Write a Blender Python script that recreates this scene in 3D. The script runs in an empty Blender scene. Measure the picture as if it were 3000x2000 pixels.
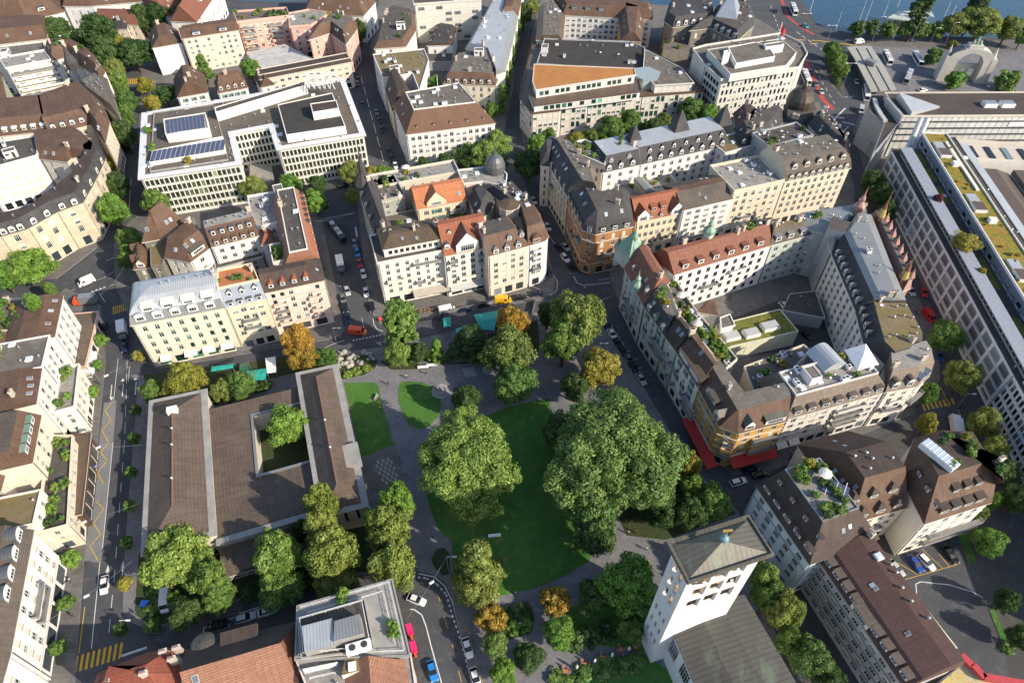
import bpy, math, random
import numpy as np
C = bpy.context.scene.collection
V3 = np.array
FOC = 2000.0
HC = 150.0                      # height of the drone above the street, metres
_v = np.array([-15., 1850., FOC]); DN = _v/np.linalg.norm(_v)
_z = np.array([0, 0, 1.]); FW = _z-(_z@DN)*DN; FW /= np.linalg.norm(FW)
RT = np.cross(DN, FW)
if RT[0] < 0: RT = -RT
OX = [0, 700, 1400, 2200]; OY = [0, 600, 1300]
EX = dict(S=(2500, 400, 3.136), T=(2600, 850, 3.135), U=(2450, 50, 3.92), V=(250, 1650, 2.352), X=(2000, 100, 5.2275))
def nat(t, x, y):
 if t == 'D': return x*1.27551, y*1.27551
 if t == 'N': return x, y
 if t in EX:
  a, b, k = EX[t]; return a+x/k, b+y/k
 return OX[int(t[1])]+x/2.24, OY[int(t[0])]+y/2.24
def W(t, x, y, h=0.0):
 px, py = nat(t, x, y)
 c = np.array([px-1500, py-1000, FOC]); d = (c@RT, c@FW, -(c@DN))
 s = (HC-h)/-d[2]
 return np.array([d[0]*s, d[1]*s])
def mpp(t, x, y, h=0.0):
 """metres per tile pixel at that point"""
 a = W(t, x, y, h); b = W(t, x+10, y, h)
 return np.linalg.norm(a-b)/10
def Q(t, h, *p):
 return [W(t, p[i], p[i+1], h) for i in range(0, len(p), 2)]
def R(t, x1, y1, x2, y2, d, h, skew=0.0):
 a, b = W(t, x1, y1, h), W(t, x2, y2, h)
 u = (b-a)/np.linalg.norm(b-a); n = np.array([-u[1], u[0]])+u*skew
 return [a, b, b+n*d, a+n*d]
def dirv(a, b):
 u = b-a; L = np.linalg.norm(u); return u/L, L
MATS = {}
def _new(name):
 m = bpy.data.materials.new(name); m.use_nodes = True
 nt = m.node_tree; b = nt.nodes['Principled BSDF']
 return m, nt, b
def N(nt, typ, **kw):
 n = nt.nodes.new(typ)
 for k, v in kw.items(): setattr(n, k, v)
 return n
def ramp(nt, fac, stops):
 r = N(nt, 'ShaderNodeValToRGB'); e = r.color_ramp.elements
 while len(e) < len(stops): e.new(0.5)
 for i, (p, c) in enumerate(stops): e[i].position = p; e[i].color = (*c, 1)
 nt.links.new(fac, r.inputs[0]); return r.outputs[0]
def mixc(nt, fac, a, b, mode='MIX'):
 m = N(nt, 'ShaderNodeMix', data_type='RGBA', blend_type=mode)
 for s, v in ((m.inputs[0], fac), (m.inputs[6], a), (m.inputs[7], b)):
  if hasattr(v, 'links'): nt.links.new(v, s)
  elif isinstance(v, (int, float)): s.default_value = v
  else: s.default_value = (*v, 1)
 return m.outputs[2]
def noise(nt, scale, detail=4, rough=.6, coord=None, stretch=None):
 n = N(nt, 'ShaderNodeTexNoise'); n.inputs['Scale'].default_value = scale
 n.inputs['Detail'].default_value = detail; n.inputs['Roughness'].default_value = rough
 if coord is None:
  g = N(nt, 'ShaderNodeNewGeometry'); coord = g.outputs['Position']
 if stretch:
  mp = N(nt, 'ShaderNodeMapping'); mp.inputs['Scale'].default_value = stretch
  nt.links.new(coord, mp.inputs[0]); coord = mp.outputs[0]
 nt.links.new(coord, n.inputs['Vector']); return n.outputs[0]
def sc(c, k): return tuple(min(1, max(0, x*k)) for x in c)
def uvout(nt): return N(nt, 'ShaderNodeUVMap').outputs[0]
def plaster(name, col, amt=.12):
 if name in MATS: return MATS[name]
 m, nt, b = _new(name)
 n1 = noise(nt, .35, 5); n2 = noise(nt, 2.5, 3, .7, None, (1, 1, .15))
 c = ramp(nt, n1, [(.3, sc(col, 1-amt)), (.7, sc(col, 1+amt*.4))])
 c2 = mixc(nt, ramp(nt, n2, [(.45, (0, 0, 0)), (.75, (.35, .35, .35))]), c, sc(col, .62))
 nt.links.new(c2, b.inputs['Base Color']); b.inputs['Roughness'].default_value = .85
 MATS[name] = m; return m
def plain(name, col, rough=.6, metal=0, emit=None, spec=None):
 if name in MATS: return MATS[name]
 m, nt, b = _new(name)
 n = noise(nt, 1.3, 3)
 nt.links.new(ramp(nt, n, [(.3, sc(col, .85)), (.7, sc(col, 1.08))]), b.inputs['Base Color'])
 b.inputs['Roughness'].default_value = rough; b.inputs['Metallic'].default_value = metal
 MATS[name] = m; return m
def tile(name, col, col2=None, moss=0.0, s=.42, rough=.8):
 """rows of roof tiles along the UV axes, with weathered patches"""
 if name in MATS: return MATS[name]
 m, nt, b = _new(name); col2 = col2 or sc(col, .6)
 br = N(nt, 'ShaderNodeTexBrick'); nt.links.new(uvout(nt), br.inputs['Vector'])
 br.inputs['Color1'].default_value = (*sc(col, 1.12), 1); br.inputs['Color2'].default_value = (*sc(col, .86), 1)
 br.inputs['Mortar'].default_value = (*sc(col, .34), 1); br.inputs['Scale'].default_value = 1
 br.inputs['Brick Width'].default_value = s*5; br.inputs['Row Height'].default_value = s
 br.inputs['Mortar Size'].default_value = .07; br.inputs['Mortar Smooth'].default_value = .5
 n1 = noise(nt, .22, 6, .65)
 c = mixc(nt, ramp(nt, n1, [(.38, (0, 0, 0)), (.68, (.75, .75, .75))]), br.outputs[0], col2)
 n4 = noise(nt, 1.0, 4, .6, uvout(nt), (1.1, .13, 1)); c = mixc(nt, ramp(nt, n4, [(.46, (0, 0, 0)), (.7, (.6, .6, .6))]), c, sc(col, .55))
 n3 = noise(nt, 1.6, 4, .7)
 c = mixc(nt, ramp(nt, n3, [(.55, (0, 0, 0)), (.8, (.45, .45, .45))]), c, sc(col, 1.7))
 if moss:
  n2 = noise(nt, .5, 5, .7)
  c = mixc(nt, ramp(nt, n2, [(.5, (0, 0, 0)), (.62, (moss, moss, moss))]), c, (.10, .085, .02))
 nt.links.new(c, b.inputs['Base Color']); b.inputs['Roughness'].default_value = rough
 MATS[name] = m; return m
def seam(name, col, pitch=.6, rough=.45, metal=.3, stain=None):
 """standing-seam sheet metal"""
 if name in MATS: return MATS[name]
 m, nt, b = _new(name)
 w = N(nt, 'ShaderNodeTexWave', wave_type='BANDS', bands_direction='X'); nt.links.new(uvout(nt), w.inputs['Vector'])
 w.inputs['Scale'].default_value = .314/pitch*1.0; w.inputs['Distortion'].default_value = 0
 c = ramp(nt, w.outputs[0], [(.0, sc(col, .45)), (.12, col), (1, sc(col, 1.05))])
 n1 = noise(nt, .3, 5)
 c = mixc(nt, ramp(nt, n1, [(.35, (0, 0, 0)), (.7, (.6, .6, .6))]), c, sc(col, .7))
 if stain:
  n2 = noise(nt, .25, 6, .7, None, (1, .35, 1))
  c = mixc(nt, ramp(nt, n2, [(.52, (0, 0, 0)), (.66, (.8, .8, .8))]), c, stain)
 nt.links.new(c, b.inputs['Base Color'])
 b.inputs['Roughness'].default_value = rough; b.inputs['Metallic'].default_value = metal
 MATS[name] = m; return m
def speck(name, c1, c2, c3=None, s1=.25, s2=3.0, rough=.95, bump=0):
 """gravel, sedum, asphalt, soil: two scales of noise"""
 if name in MATS: return MATS[name]
 m, nt, b = _new(name)
 a = ramp(nt, noise(nt, s2, 5, .8), [(.32, sc(c1, .7)), (.5, c1), (.72, sc(c1, 1.35))])
 c = mixc(nt, ramp(nt, noise(nt, s1, 6, .65), [(.4, (0, 0, 0)), (.62, (.85, .85, .85))]), a, c2)
 if c3: c = mixc(nt, ramp(nt, noise(nt, s1*3, 5, .7), [(.52, (0, 0, 0)), (.66, (.8, .8, .8))]), c, c3)
 nt.links.new(c, b.inputs['Base Color']); b.inputs['Roughness'].default_value = rough
 if bump:
  bp = N(nt, 'ShaderNodeBump'); bp.inputs['Strength'].default_value = bump; bp.inputs['Distance'].default_value = .3
  nt.links.new(noise(nt, s2, 4, .7), bp.inputs['Height']); nt.links.new(bp.outputs[0], b.inputs['Normal'])
 MATS[name] = m; return m
def paving(name, col, s=1.0, mort=.5):
 if name in MATS: return MATS[name]
 m, nt, b = _new(name)
 br = N(nt, 'ShaderNodeTexBrick'); nt.links.new(uvout(nt), br.inputs['Vector'])
 br.inputs['Color1'].default_value = (*sc(col, 1.15), 1); br.inputs['Color2'].default_value = (*sc(col, .82), 1)
 br.inputs['Mortar'].default_value = (*sc(col, mort), 1); br.inputs['Scale'].default_value = 1
 br.inputs['Brick Width'].default_value = s*2; br.inputs['Row Height'].default_value = s; br.inputs['Mortar Size'].default_value = .05
 c = mixc(nt, ramp(nt, noise(nt, .2, 6), [(.4, (0, 0, 0)), (.65, (.6, .6, .6))]), br.outputs[0], sc(col, .65))
 nt.links.new(c, b.inputs['Base Color']); b.inputs['Roughness'].default_value = .9
 MATS[name] = m; return m
def glass_mat(name, col, rough=.08):
 if name in MATS: return MATS[name]
 m, nt, b = _new(name)
 oi = N(nt, 'ShaderNodeObjectInfo')
 c = ramp(nt, oi.outputs['Random'], [(0, sc(col, .5)), (.6, col), (.88, sc(col, 2.2)), (.96, sc(col, 4)), (1, sc(col, 8))])  # brighter stops stand for reflections and curtains, put into the base colour
 nt.links.new(c, b.inputs['Base Color']); b.inputs['Roughness'].default_value = rough
 b.inputs['IOR'].default_value = 1.5
 MATS[name] = m; return m
class MB:
 def __init__(s): s.v = []; s.f = []; s.m = []
 def face(s, pts, m=0):
  i = len(s.v); s.v += [tuple(map(float, p)) for p in pts]; s.f.append(tuple(range(i, i+len(pts)))); s.m.append(m); return s
 def box(s, c, sx, sy, sz, rz=0.0, m=0, mt=None, ux=None):
  """box standing on c=(x,y,z0); local x axis ux or angle rz"""
  if ux is None: ux = (math.cos(rz), math.sin(rz))
  a = np.array([ux[0], ux[1], 0])*sx/2; b = np.array([-ux[1], ux[0], 0])*sy/2; c = np.array(c, float); z = np.array([0, 0, sz])
  p = [c-a-b, c+a-b, c+a+b, c-a+b]; q = [k+z for k in p]
  for i in range(4): j = (i+1) % 4; s.face([p[i], p[j], q[j], q[i]], m)
  s.face(q, m if mt is None else mt); s.face(p[::-1], m); return s
 def beam(s, p, q, w, h=None, m=0):
  """rectangular bar from p to q"""
  p = np.array(p, float); q = np.array(q, float); d = q-p; L = np.linalg.norm(d)
  if L < 1e-6: return s
  d /= L; up = np.array([0, 0, 1.]) if abs(d[2]) < .95 else np.array([1., 0, 0])
  a = np.cross(d, up); a /= np.linalg.norm(a); b = np.cross(a, d); h = w if h is None else h
  k = [a*w/2+b*h/2, -a*w/2+b*h/2, -a*w/2-b*h/2, a*w/2-b*h/2]
  for i in range(4): j = (i+1) % 4; s.face([p+k[i], p+k[j], q+k[j], q+k[i]], m)
  s.face([p+x for x in k[::-1]], m); s.face([q+x for x in k], m); return s
 def prism(s, poly, z0, z1, m=0, mt=None, bottom=False):
  n = len(poly)
  for i in range(n):
   a, b = poly[i], poly[(i+1) % n]
   s.face([(*a, z0), (*b, z0), (*b, z1), (*a, z1)], m)
  s.face([(*a, z1) for a in poly], m if mt is None else mt)
  if bottom: s.face([(*a, z0) for a in poly[::-1]], m)
  return s
 def ring(s, outer, inner, z0, z1, m=0, mt=None):
  n = len(outer)
  for i in range(n):
   j = (i+1) % n; a, b, c, d = outer[i], outer[j], inner[j], inner[i]
   s.face([(*a, z0), (*b, z0), (*b, z1), (*a, z1)], m)
   s.face([(*d, z1), (*c, z1), (*c, z0), (*d, z0)], m)
   s.face([(*a, z1), (*b, z1), (*c, z1), (*d, z1)], m if mt is None else mt)
   s.face([(*d, z0), (*c, z0), (*b, z0), (*a, z0)], m)
  return s
 def tube(s, p, q, r, n=8, m=0, r2=None, cap=True):
  p = np.array(p, float); q = np.array(q, float); d = q-p; d /= np.linalg.norm(d)
  up = np.array([0, 0, 1.]) if abs(d[2]) < .95 else np.array([1., 0, 0])
  a = np.cross(d, up); a /= np.linalg.norm(a); b = np.cross(d, a); r2 = r if r2 is None else r2
  A = [p+(a*math.cos(t)+b*math.sin(t))*r for t in np.linspace(0, 2*math.pi, n, endpoint=False)]
  B = [q+(a*math.cos(t)+b*math.sin(t))*r2 for t in np.linspace(0, 2*math.pi, n, endpoint=False)]
  for i in range(n): j = (i+1) % n; s.face([A[j], A[i], B[i], B[j]], m)
  if cap: s.face(A, m); s.face(B[::-1], m)
  return s
 def lathe(s, c, prof, n=12, m=0, a0=0.0):
  """profile [(r, z)] turned about the vertical through c"""
  P = [[(c[0]+r*math.cos(a0+2*math.pi*k/n), c[1]+r*math.sin(a0+2*math.pi*k/n), c[2]+z) for k in range(n)] for r, z in prof]
  for i in range(len(P)-1):
   for k in range(n):
    j = (k+1) % n; s.face([P[i][k], P[i][j], P[i+1][j], P[i+1][k]], m)
  s.face(P[-1], m); return s
 def add(s, o, off=(0, 0, 0)):
  i = len(s.v); s.v += [tuple(np.array(p)+off) for p in o.v]; s.f += [tuple(k+i for k in f) for f in o.f]; s.m += o.m; return s
 def mesh(s, name, mats, smooth=False):
  me = bpy.data.meshes.new(name)
  me.from_pydata(s.v, [], s.f)
  for m in mats: me.materials.append(m)
  if len(mats) > 1: me.polygons.foreach_set('material_index', s.m)
  uv = me.uv_layers.new(name='UVMap'); d = np.zeros((len(me.loops), 2)); k = 0; va = np.array(s.v)
  for f in s.f:
   p = va[list(f)]; n = np.cross(p[1]-p[0], p[2]-p[0]) if len(f) < 5 else np.cross(p[1]-p[0], p[len(f)//2]-p[0])
   L = np.linalg.norm(n)
   n = n/L if L > 1e-9 else np.array([0, 0, 1.])
   if abs(n[2]) > .995:
    e = p[1]-p[0]; e[2] = 0; L = np.linalg.norm(e); u = e/L if L > 1e-6 else np.array([1., 0, 0]); w = np.array([-u[1], u[0], 0])
   else:
    u = np.array([-n[1], n[0], 0]); u /= np.linalg.norm(u); w = np.cross(n, u)
   d[k:k+len(f), 0] = p@u; d[k:k+len(f), 1] = p@w; k += len(f)
  uv.data.foreach_set('uv', d.ravel())
  if smooth: me.polygons.foreach_set('use_smooth', [True]*len(s.f))
  me.update(); return me
 def build(s, name, mats, parent=None, loc=None, smooth=False):
  """link as one mesh object; with a parent the coordinates are world metres and are shifted to the parent's origin"""
  if not s.f: return None
  if not isinstance(mats, (list, tuple)): mats = [mats]
  if parent is not None and loc is None:
   o0 = np.array(parent['_o']); s.v = [tuple(np.array(p)-o0) for p in s.v]
  elif parent is None and loc is None:
   a = np.array(s.v); c = a.mean(0); c[2] = a[:, 2].min(); s.v = [tuple(np.array(p)-c) for p in s.v]; loc = c
  o = bpy.data.objects.new(name, s.mesh(name, mats, smooth)); C.objects.link(o)
  if parent is not None: o.parent = parent
  if loc is not None: o.location = loc
  return o
def put(name, me, parent, loc, rz=0.0, scale=None):
 o = bpy.data.objects.new(name, me); C.objects.link(o)
 if parent is not None:
  o.parent = parent
  if '_o' in parent: loc = np.array(loc)-np.array(parent['_o'])
 o.location = loc; o.rotation_euler = (0, 0, rz)
 if scale is not None: o.scale = scale
 return o
def tag(o, label, cat, group=None, kind=None):
 o['label'] = label; o['category'] = cat
 if group: o['group'] = group
 if kind: o['kind'] = kind
 return o
def empty(name, loc, label, cat, group=None, rz=0.0):
 o = bpy.data.objects.new(name, None); C.objects.link(o); o.location = loc; o.rotation_euler = (0, 0, rz)
 o['_o'] = [float(x) for x in loc]; o.empty_display_size = .1
 return tag(o, label, cat, group)
def struct(mb, name, mats):
 o = mb.build(name, mats); o['kind'] = 'structure'; return o
def area(p): return .5*sum(p[i][0]*p[(i+1) % len(p)][1]-p[(i+1) % len(p)][0]*p[i][1] for i in range(len(p)))
def offset(poly, ins):
 """move every edge inwards by ins (one number or one per edge)"""
 n = len(poly); ins = [ins]*n if isinstance(ins, (int, float)) else list(ins)
 out = []
 for i in range(n):
  p0, p1, p2 = poly[i-1], poly[i], poly[(i+1) % n]
  u, _ = dirv(p0, p1); w, _ = dirv(p1, p2)
  nu = np.array([-u[1], u[0]]); nw = np.array([-w[1], w[0]])
  a, b = ins[i-1], ins[i]
  det = u[0]*w[1]-u[1]*w[0]
  if abs(det) < .05: out.append(p1+(nu*a+nw*b)/2); continue
  q1 = p1+nu*a; q2 = p1+nw*b
  t = ((q2-q1)[0]*w[1]-(q2-q1)[1]*w[0])/det
  out.append(q1+u*t)
 return out
def inside(p, poly):
 r = False; n = len(poly)
 for i in range(n):
  a, b = poly[i], poly[i-1]
  if (a[1] > p[1]) != (b[1] > p[1]) and p[0] < (b[0]-a[0])*(p[1]-a[1])/(b[1]-a[1])+a[0]: r = not r
 return r
P = plaster;
cream = P('cream_plaster', (.72, .64, .51)); pale = P('pale_plaster', (.76, .72, .64)); white = P('white_plaster', (.73, .72, .71), .12)
pink = P('pink_plaster', (.74, .58, .49)); sand = P('sandstone', (.58, .49, .36), .2); ochre = P('ochre_plaster', (.56, .33, .10), .2)
yellow = P('yellow_plaster', (.71, .61, .43)); beige = P('beige_plaster', (.64, .58, .48)); grey = P('grey_render', (.42, .42, .42))
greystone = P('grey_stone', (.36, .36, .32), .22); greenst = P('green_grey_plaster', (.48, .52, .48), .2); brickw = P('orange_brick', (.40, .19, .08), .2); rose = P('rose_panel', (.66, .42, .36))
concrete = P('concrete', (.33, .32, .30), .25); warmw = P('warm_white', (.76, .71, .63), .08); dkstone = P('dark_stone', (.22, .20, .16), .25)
t_brown = tile('brown_tile', (.120, .066, .042), (.155, .095, .064)); t_dark = tile('dark_brown_tile', (.062, .042, .035), (.09, .062, .046))
t_red = tile('red_tile', (.34, .115, .055), (.24, .08, .045)); t_orange = tile('orange_tile', (.52, .19, .08), (.42, .16, .08)); t_grey = tile('grey_brown_tile', (.105, .082, .066), (.14, .112, .088))
t_slate = tile('slate_tile', (.050, .048, .052), (.078, .073, .073)); t_moss = tile('mossy_tile', (.10, .066, .045), (.13, .09, .064), .7); t_rust = tile('russet_tile', (.26, .10, .06), (.17, .075, .05))
t_lib = tile('library_tile', (.105, .076, .058), (.14, .104, .08), s=.8)
t_pink = tile('salmon_tile', (.32, .155, .095), (.25, .12, .08), s=.5)
s_blue = seam('blue_grey_zinc', (.36, .40, .46)); s_grey = seam('grey_zinc', (.30, .31, .31)); s_lead = seam('dark_lead', (.14, .145, .15)); s_pale = seam('pale_zinc', (.52, .54, .56))
s_cop = seam('old_copper', (.125, .115, .092), .9, .55, .1, (.15, .175, .13)); s_green = seam('verdigris', (.20, .33, .25), .7, .6, .1, (.42, .42, .30)); s_brown = seam('bronze_sheet', (.17, .12, .085), .7)
gravel = speck('roof_gravel', (.15, .13, .11), (.10, .085, .072), (.20, .185, .165)); gravel_d = speck('dark_roof_gravel', (.065, .055, .050), (.09, .078, .068), (.12, .11, .10)); gravel_l = speck('light_roof_gravel', (.29, .27, .245), (.20, .185, .17), (.36, .35, .33))
sedum = speck('sedum_green', (.12, .14, .025), (.22, .18, .03), (.06, .085, .02), .3, 1.2, bump=.4); sedum_y = speck('sedum_yellow', (.19, .19, .022), (.33, .17, .03), (.055, .075, .018), .32, .9, bump=.8)
sedum_o = speck('sedum_orange', (.38, .15, .05), (.45, .20, .05), (.22, .18, .04), .18, 2.2, bump=.3); mossy = speck('mossy_gravel', (.17, .13, .05), (.20, .15, .10), (.13, .12, .03), .2, 2)
m_frame = plain('window_frame_white', (.75, .75, .73), .5); m_frameb = plain('window_frame_brown', (.10, .06, .04), .5); m_dark = plain('dark_metal', (.05, .05, .055), .5)
m_sill = plain('stone_trim', (.60, .56, .49), .8); m_glass = glass_mat('window_glass', (.026, .032, .037)); m_glassg = glass_mat('green_glass', (.02, .055, .038))
m_blind = plain('cream_blind', (.66, .61, .52), .8); m_blindg = plain('grey_blind', (.45, .45, .44), .8); m_shut = plain('green_shutter', (.04, .16, .14), .6)
m_shuto = plain('orange_shutter', (.55, .17, .06), .6)
m_awn = plain('cream_awning', (.70, .66, .58), .8); m_awnr = plain('red_awning', (.42, .032, .028), .85); m_white = plain('white_paint', (.78, .78, .78), .45); m_steel = plain('galvanised_steel', (.42, .43, .44), .4, .6)
m_teal = plain('teal_tarpaulin', (.02, .34, .30), .6); m_wood = plain('timber', (.28, .17, .09), .7); m_rail = plain('railing_grey', (.30, .31, .32), .5, .4)
m_pv = plain('solar_cell', (.075, .09, .15), .2); m_copb = plain('blue_copper', (.15, .27, .30), .5)
m_redp = plain('red_paint', (.48, .05, .06), .6); m_gold = plain('gilding', (.75, .50, .12), .35, .6)
rng = random.Random(7)
WIN = {}
def window_mesh(w, h, style='g', frame=None, glass=None):
 frame = frame or m_frame; glass = glass or m_glass
 k = (round(w, 1), round(h, 1), style, frame.name, glass.name)
 if k in WIN: return WIN[k]
 w, h = k[0], k[1]; b = MB(); t = min(.1, w*.08)
 b.face([(-w/2, .17, 0), (w/2, .17, 0), (w/2, .17, h), (-w/2, .17, h)], 1)
 for x0, x1, z0, z1 in ((-w/2, -w/2+t, 0, h), (w/2-t, w/2, 0, h), (-w/2+t, w/2-t, 0, t), (-w/2+t, w/2-t, h-t, h)):
  b.box(((x0+x1)/2, .125, z0), x1-x0, .07, z1-z0, 0, 0)
 if 'n' not in style:
  nm = max(1, int(round(w/.65)))
  for i in range(1, nm): b.box((-w/2+w*i/nm, .135, t), .07, .05, h-2*t, 0, 0)
  if h > 1.4: b.box((0, .135, h*.68), w-2*t, .05, .07, 0, 0)
 if 'b' in style: b.face([(-w/2+t, .08, h*.42), (w/2-t, .08, h*.42), (w/2-t, .08, h-.02), (-w/2+t, .08, h-.02)], 2)
 if 'f' in style: b.face([(-w/2+t, .08, .05), (w/2-t, .08, .05), (w/2-t, .08, h-.02), (-w/2+t, .08, h-.02)], 2)
 if 's' in style:
  for sx in (-1, 1): b.box((sx*(w/2+w*.24), -.04, .05), w*.46, .05, h-.05, 0, 3)
 if 'a' in style:   # awning blind tilted out
  b.face([(-w/2, -.01, h-.1), (-w/2, -.75, h*.55), (w/2, -.75, h*.55), (w/2, -.01, h-.1)], 2)
 if 'x' not in style: b.box((0, .04, -.1), w+.24, .30, .1, 0, 4)
 me = b.mesh('window', [frame, glass, m_blind if 'z' not in style else m_blindg, m_shut, m_sill]); WIN[k] = me; return me
DORM = {}
def dormer_mesh(w, h, depth, style, front, side, roof):
 k = (round(w, 1), round(h, 1), round(depth, 1), style, front.name, side.name, roof.name)
 if k in DORM: return DORM[k]
 b = MB(); a = w/2; e = .15
 def wall(top):
  b.face([(-a, 0, 0), (a, 0, 0), (a, 0, top), (-a, 0, top)], 0)
  b.face([(a, 0, 0), (a, depth, 0), (a, depth, top), (a, 0, top)], 1); b.face([(-a, depth, 0), (-a, 0, 0), (-a, 0, top), (-a, depth, top)], 1)
 if style == 'gable':
  g = w*.55; wall(h)
  b.face([(-a, 0, h), (a, 0, h), (0, 0, h+g)], 0)
  D = depth+g*.8
  b.face([(-a-e, -e, h-.1), (0, -e, h+g+.05), (0, D, h+g+.05), (-a-e, D, h-.1)][::-1], 2); b.face([(0, -e, h+g+.05), (a+e, -e, h-.1), (a+e, D, h-.1), (0, D, h+g+.05)][::-1], 2)
 elif style == 'hip':
  g = w*.45; wall(h); D = depth+g
  b.face([(-a-e, -e, h), (a+e, -e, h), (0, a*.9, h+g)], 2)
  b.face([(a+e, -e, h), (a+e, D, h), (0, D, h+g), (0, a*.9, h+g)], 2); b.face([(-a-e, D, h), (-a-e, -e, h), (0, a*.9, h+g), (0, D, h+g)], 2)
 elif style == 'arch':
  wall(h); n = 8; pr = [(-a*math.cos(math.pi*i/n)*1.08, h-.05+a*.75*math.sin(math.pi*i/n)) for i in range(n+1)]
  b.face([(x, 0, z) for x, z in pr], 0)
  for i in range(n):
   (x0, z0), (x1, z1) = pr[i], pr[i+1]
   b.face([(x0, -e, z0+.06), (x1, -e, z1+.06), (x1, depth+a*.6, z1+.06), (x0, depth+a*.6, z0+.06)], 2)
 else:  # flat / shed
  r = .35*depth*.3 if style == 'shed' else 0
  wall(h); b.box((0, depth/2-e/2, h), w+2*e, depth+e, .16, 0, 2)
  if style == 'shed': b.face([(-a-e, -e, h+.17), (a+e, -e, h+.17), (a+e, depth+1.2, h+.6), (-a-e, depth+1.2, h+.6)], 2)
 me = b.mesh('dormer', [front, side, roof]); DORM[k] = me; return me
_m = {}
def small_mesh(kind):
 if kind in _m: return _m[kind]
 b = MB()
 if kind == 'chimney':
  b.box((0, 0, -1), 1.3, .7, 2.6, 0, 0); b.box((0, 0, 1.6), 1.5, .9, .15, 0, 1)
  for x in (-.4, 0, .4): b.tube((x, 0, 1.7), (x, 0, 2.15), .13, 6, 2)
  me = b.mesh(kind, [P('chimney_render', (.50, .44, .36), .25), m_sill, plain('clay_pot', (.30, .13, .08), .8)])
 elif kind == 'skylight':
  b.box((0, 0, -.15), 1.0, 1.3, .28, 0, 0); b.box((0, 0, .13), .84, 1.1, .03, 0, 1); me = b.mesh(kind, [m_blindg, glass_mat('skylight_glass', (.22, .26, .30), .15)])
 elif kind == 'air_conditioner':
  b.box((0, 0, .2), 2.0, 1.1, 1.1, 0, 0); b.box((0, 0, 0), 1.8, .9, .2, 0, 1)
  for x in (-.5, .5): b.tube((x, 0, 1.3), (x, 0, 1.36), .4, 10, 1)
  me = b.mesh(kind, [m_white, m_dark])
 elif kind == 'roof_vent':
  b.tube((0, 0, -.3), (0, 0, .75), .2, 7, 0); b.tube((0, 0, .75), (0, 0, .95), .36, 7, 0, .12); me = b.mesh(kind, [m_steel])
 elif kind == 'roof_hatch':
  b.box((0, 0, 0), 1.6, 1.6, .45, 0, 0); b.box((0, 0, .45), 1.35, 1.35, .12, 0, 1); me = b.mesh(kind, [m_white, plain('acrylic_dome', (.62, .66, .70), .2)])
 elif kind == 'satellite_dish':
  b.tube((0, 0, 0), (0, 0, .8), .06, 5, 1); b.lathe((0, 0, .75), [(.05, 0), (.4, .12), (.55, .3), (.5, .3), (.05, .08)], 10, 0); me = b.mesh(kind, [m_white, m_steel])
 elif kind == 'plant_room':
  b.box((0, 0, 0), 4.0, 3.0, 2.4, 0, 0, 1); b.ring([(-2, -1.5), (2, -1.5), (2, 1.5), (-2, 1.5)], [(-1.8, -1.3), (1.8, -1.3), (1.8, 1.3), (-1.8, 1.3)], 2.4, 2.6, 0)
  b.box((.8, -1.52, .1), .9, .06, 2, 0, 2); b.box((-1, -1.52, 1.2), 1.2, .06, .7, 0, 2); me = b.mesh(kind, [white, gravel, m_dark])
 elif kind == 'terrace_parasol':
  b.tube((0, 0, 0), (0, 0, 2.3), .05, 5, 1); b.lathe((0, 0, 2.0), [(1.5, 0), (.8, .38), (.05, .6)], 8, 0); me = b.mesh(kind, [m_awn, m_steel])
 _m[kind] = me; return me
def fac(e=0, pitch=2.9, nf=5, g=4.2, ww=1.15, wh=1.8, shop='s', st='ggggbf', mar=1.0, bal=(), sc=(), frame=None, glass=None, gw=2.4, gh=2.7, top=.55, awn=None, cols=None):
 return dict(e=e, pitch=pitch, nf=nf, g=g, ww=ww, wh=wh, shop=shop, st=st, mar=mar, bal=bal, sc=sc, frame=frame, glass=glass, gw=gw, gh=gh, top=top, awn=awn, cols=cols)
MAXWIN = 100
BLDS = {}
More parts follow.
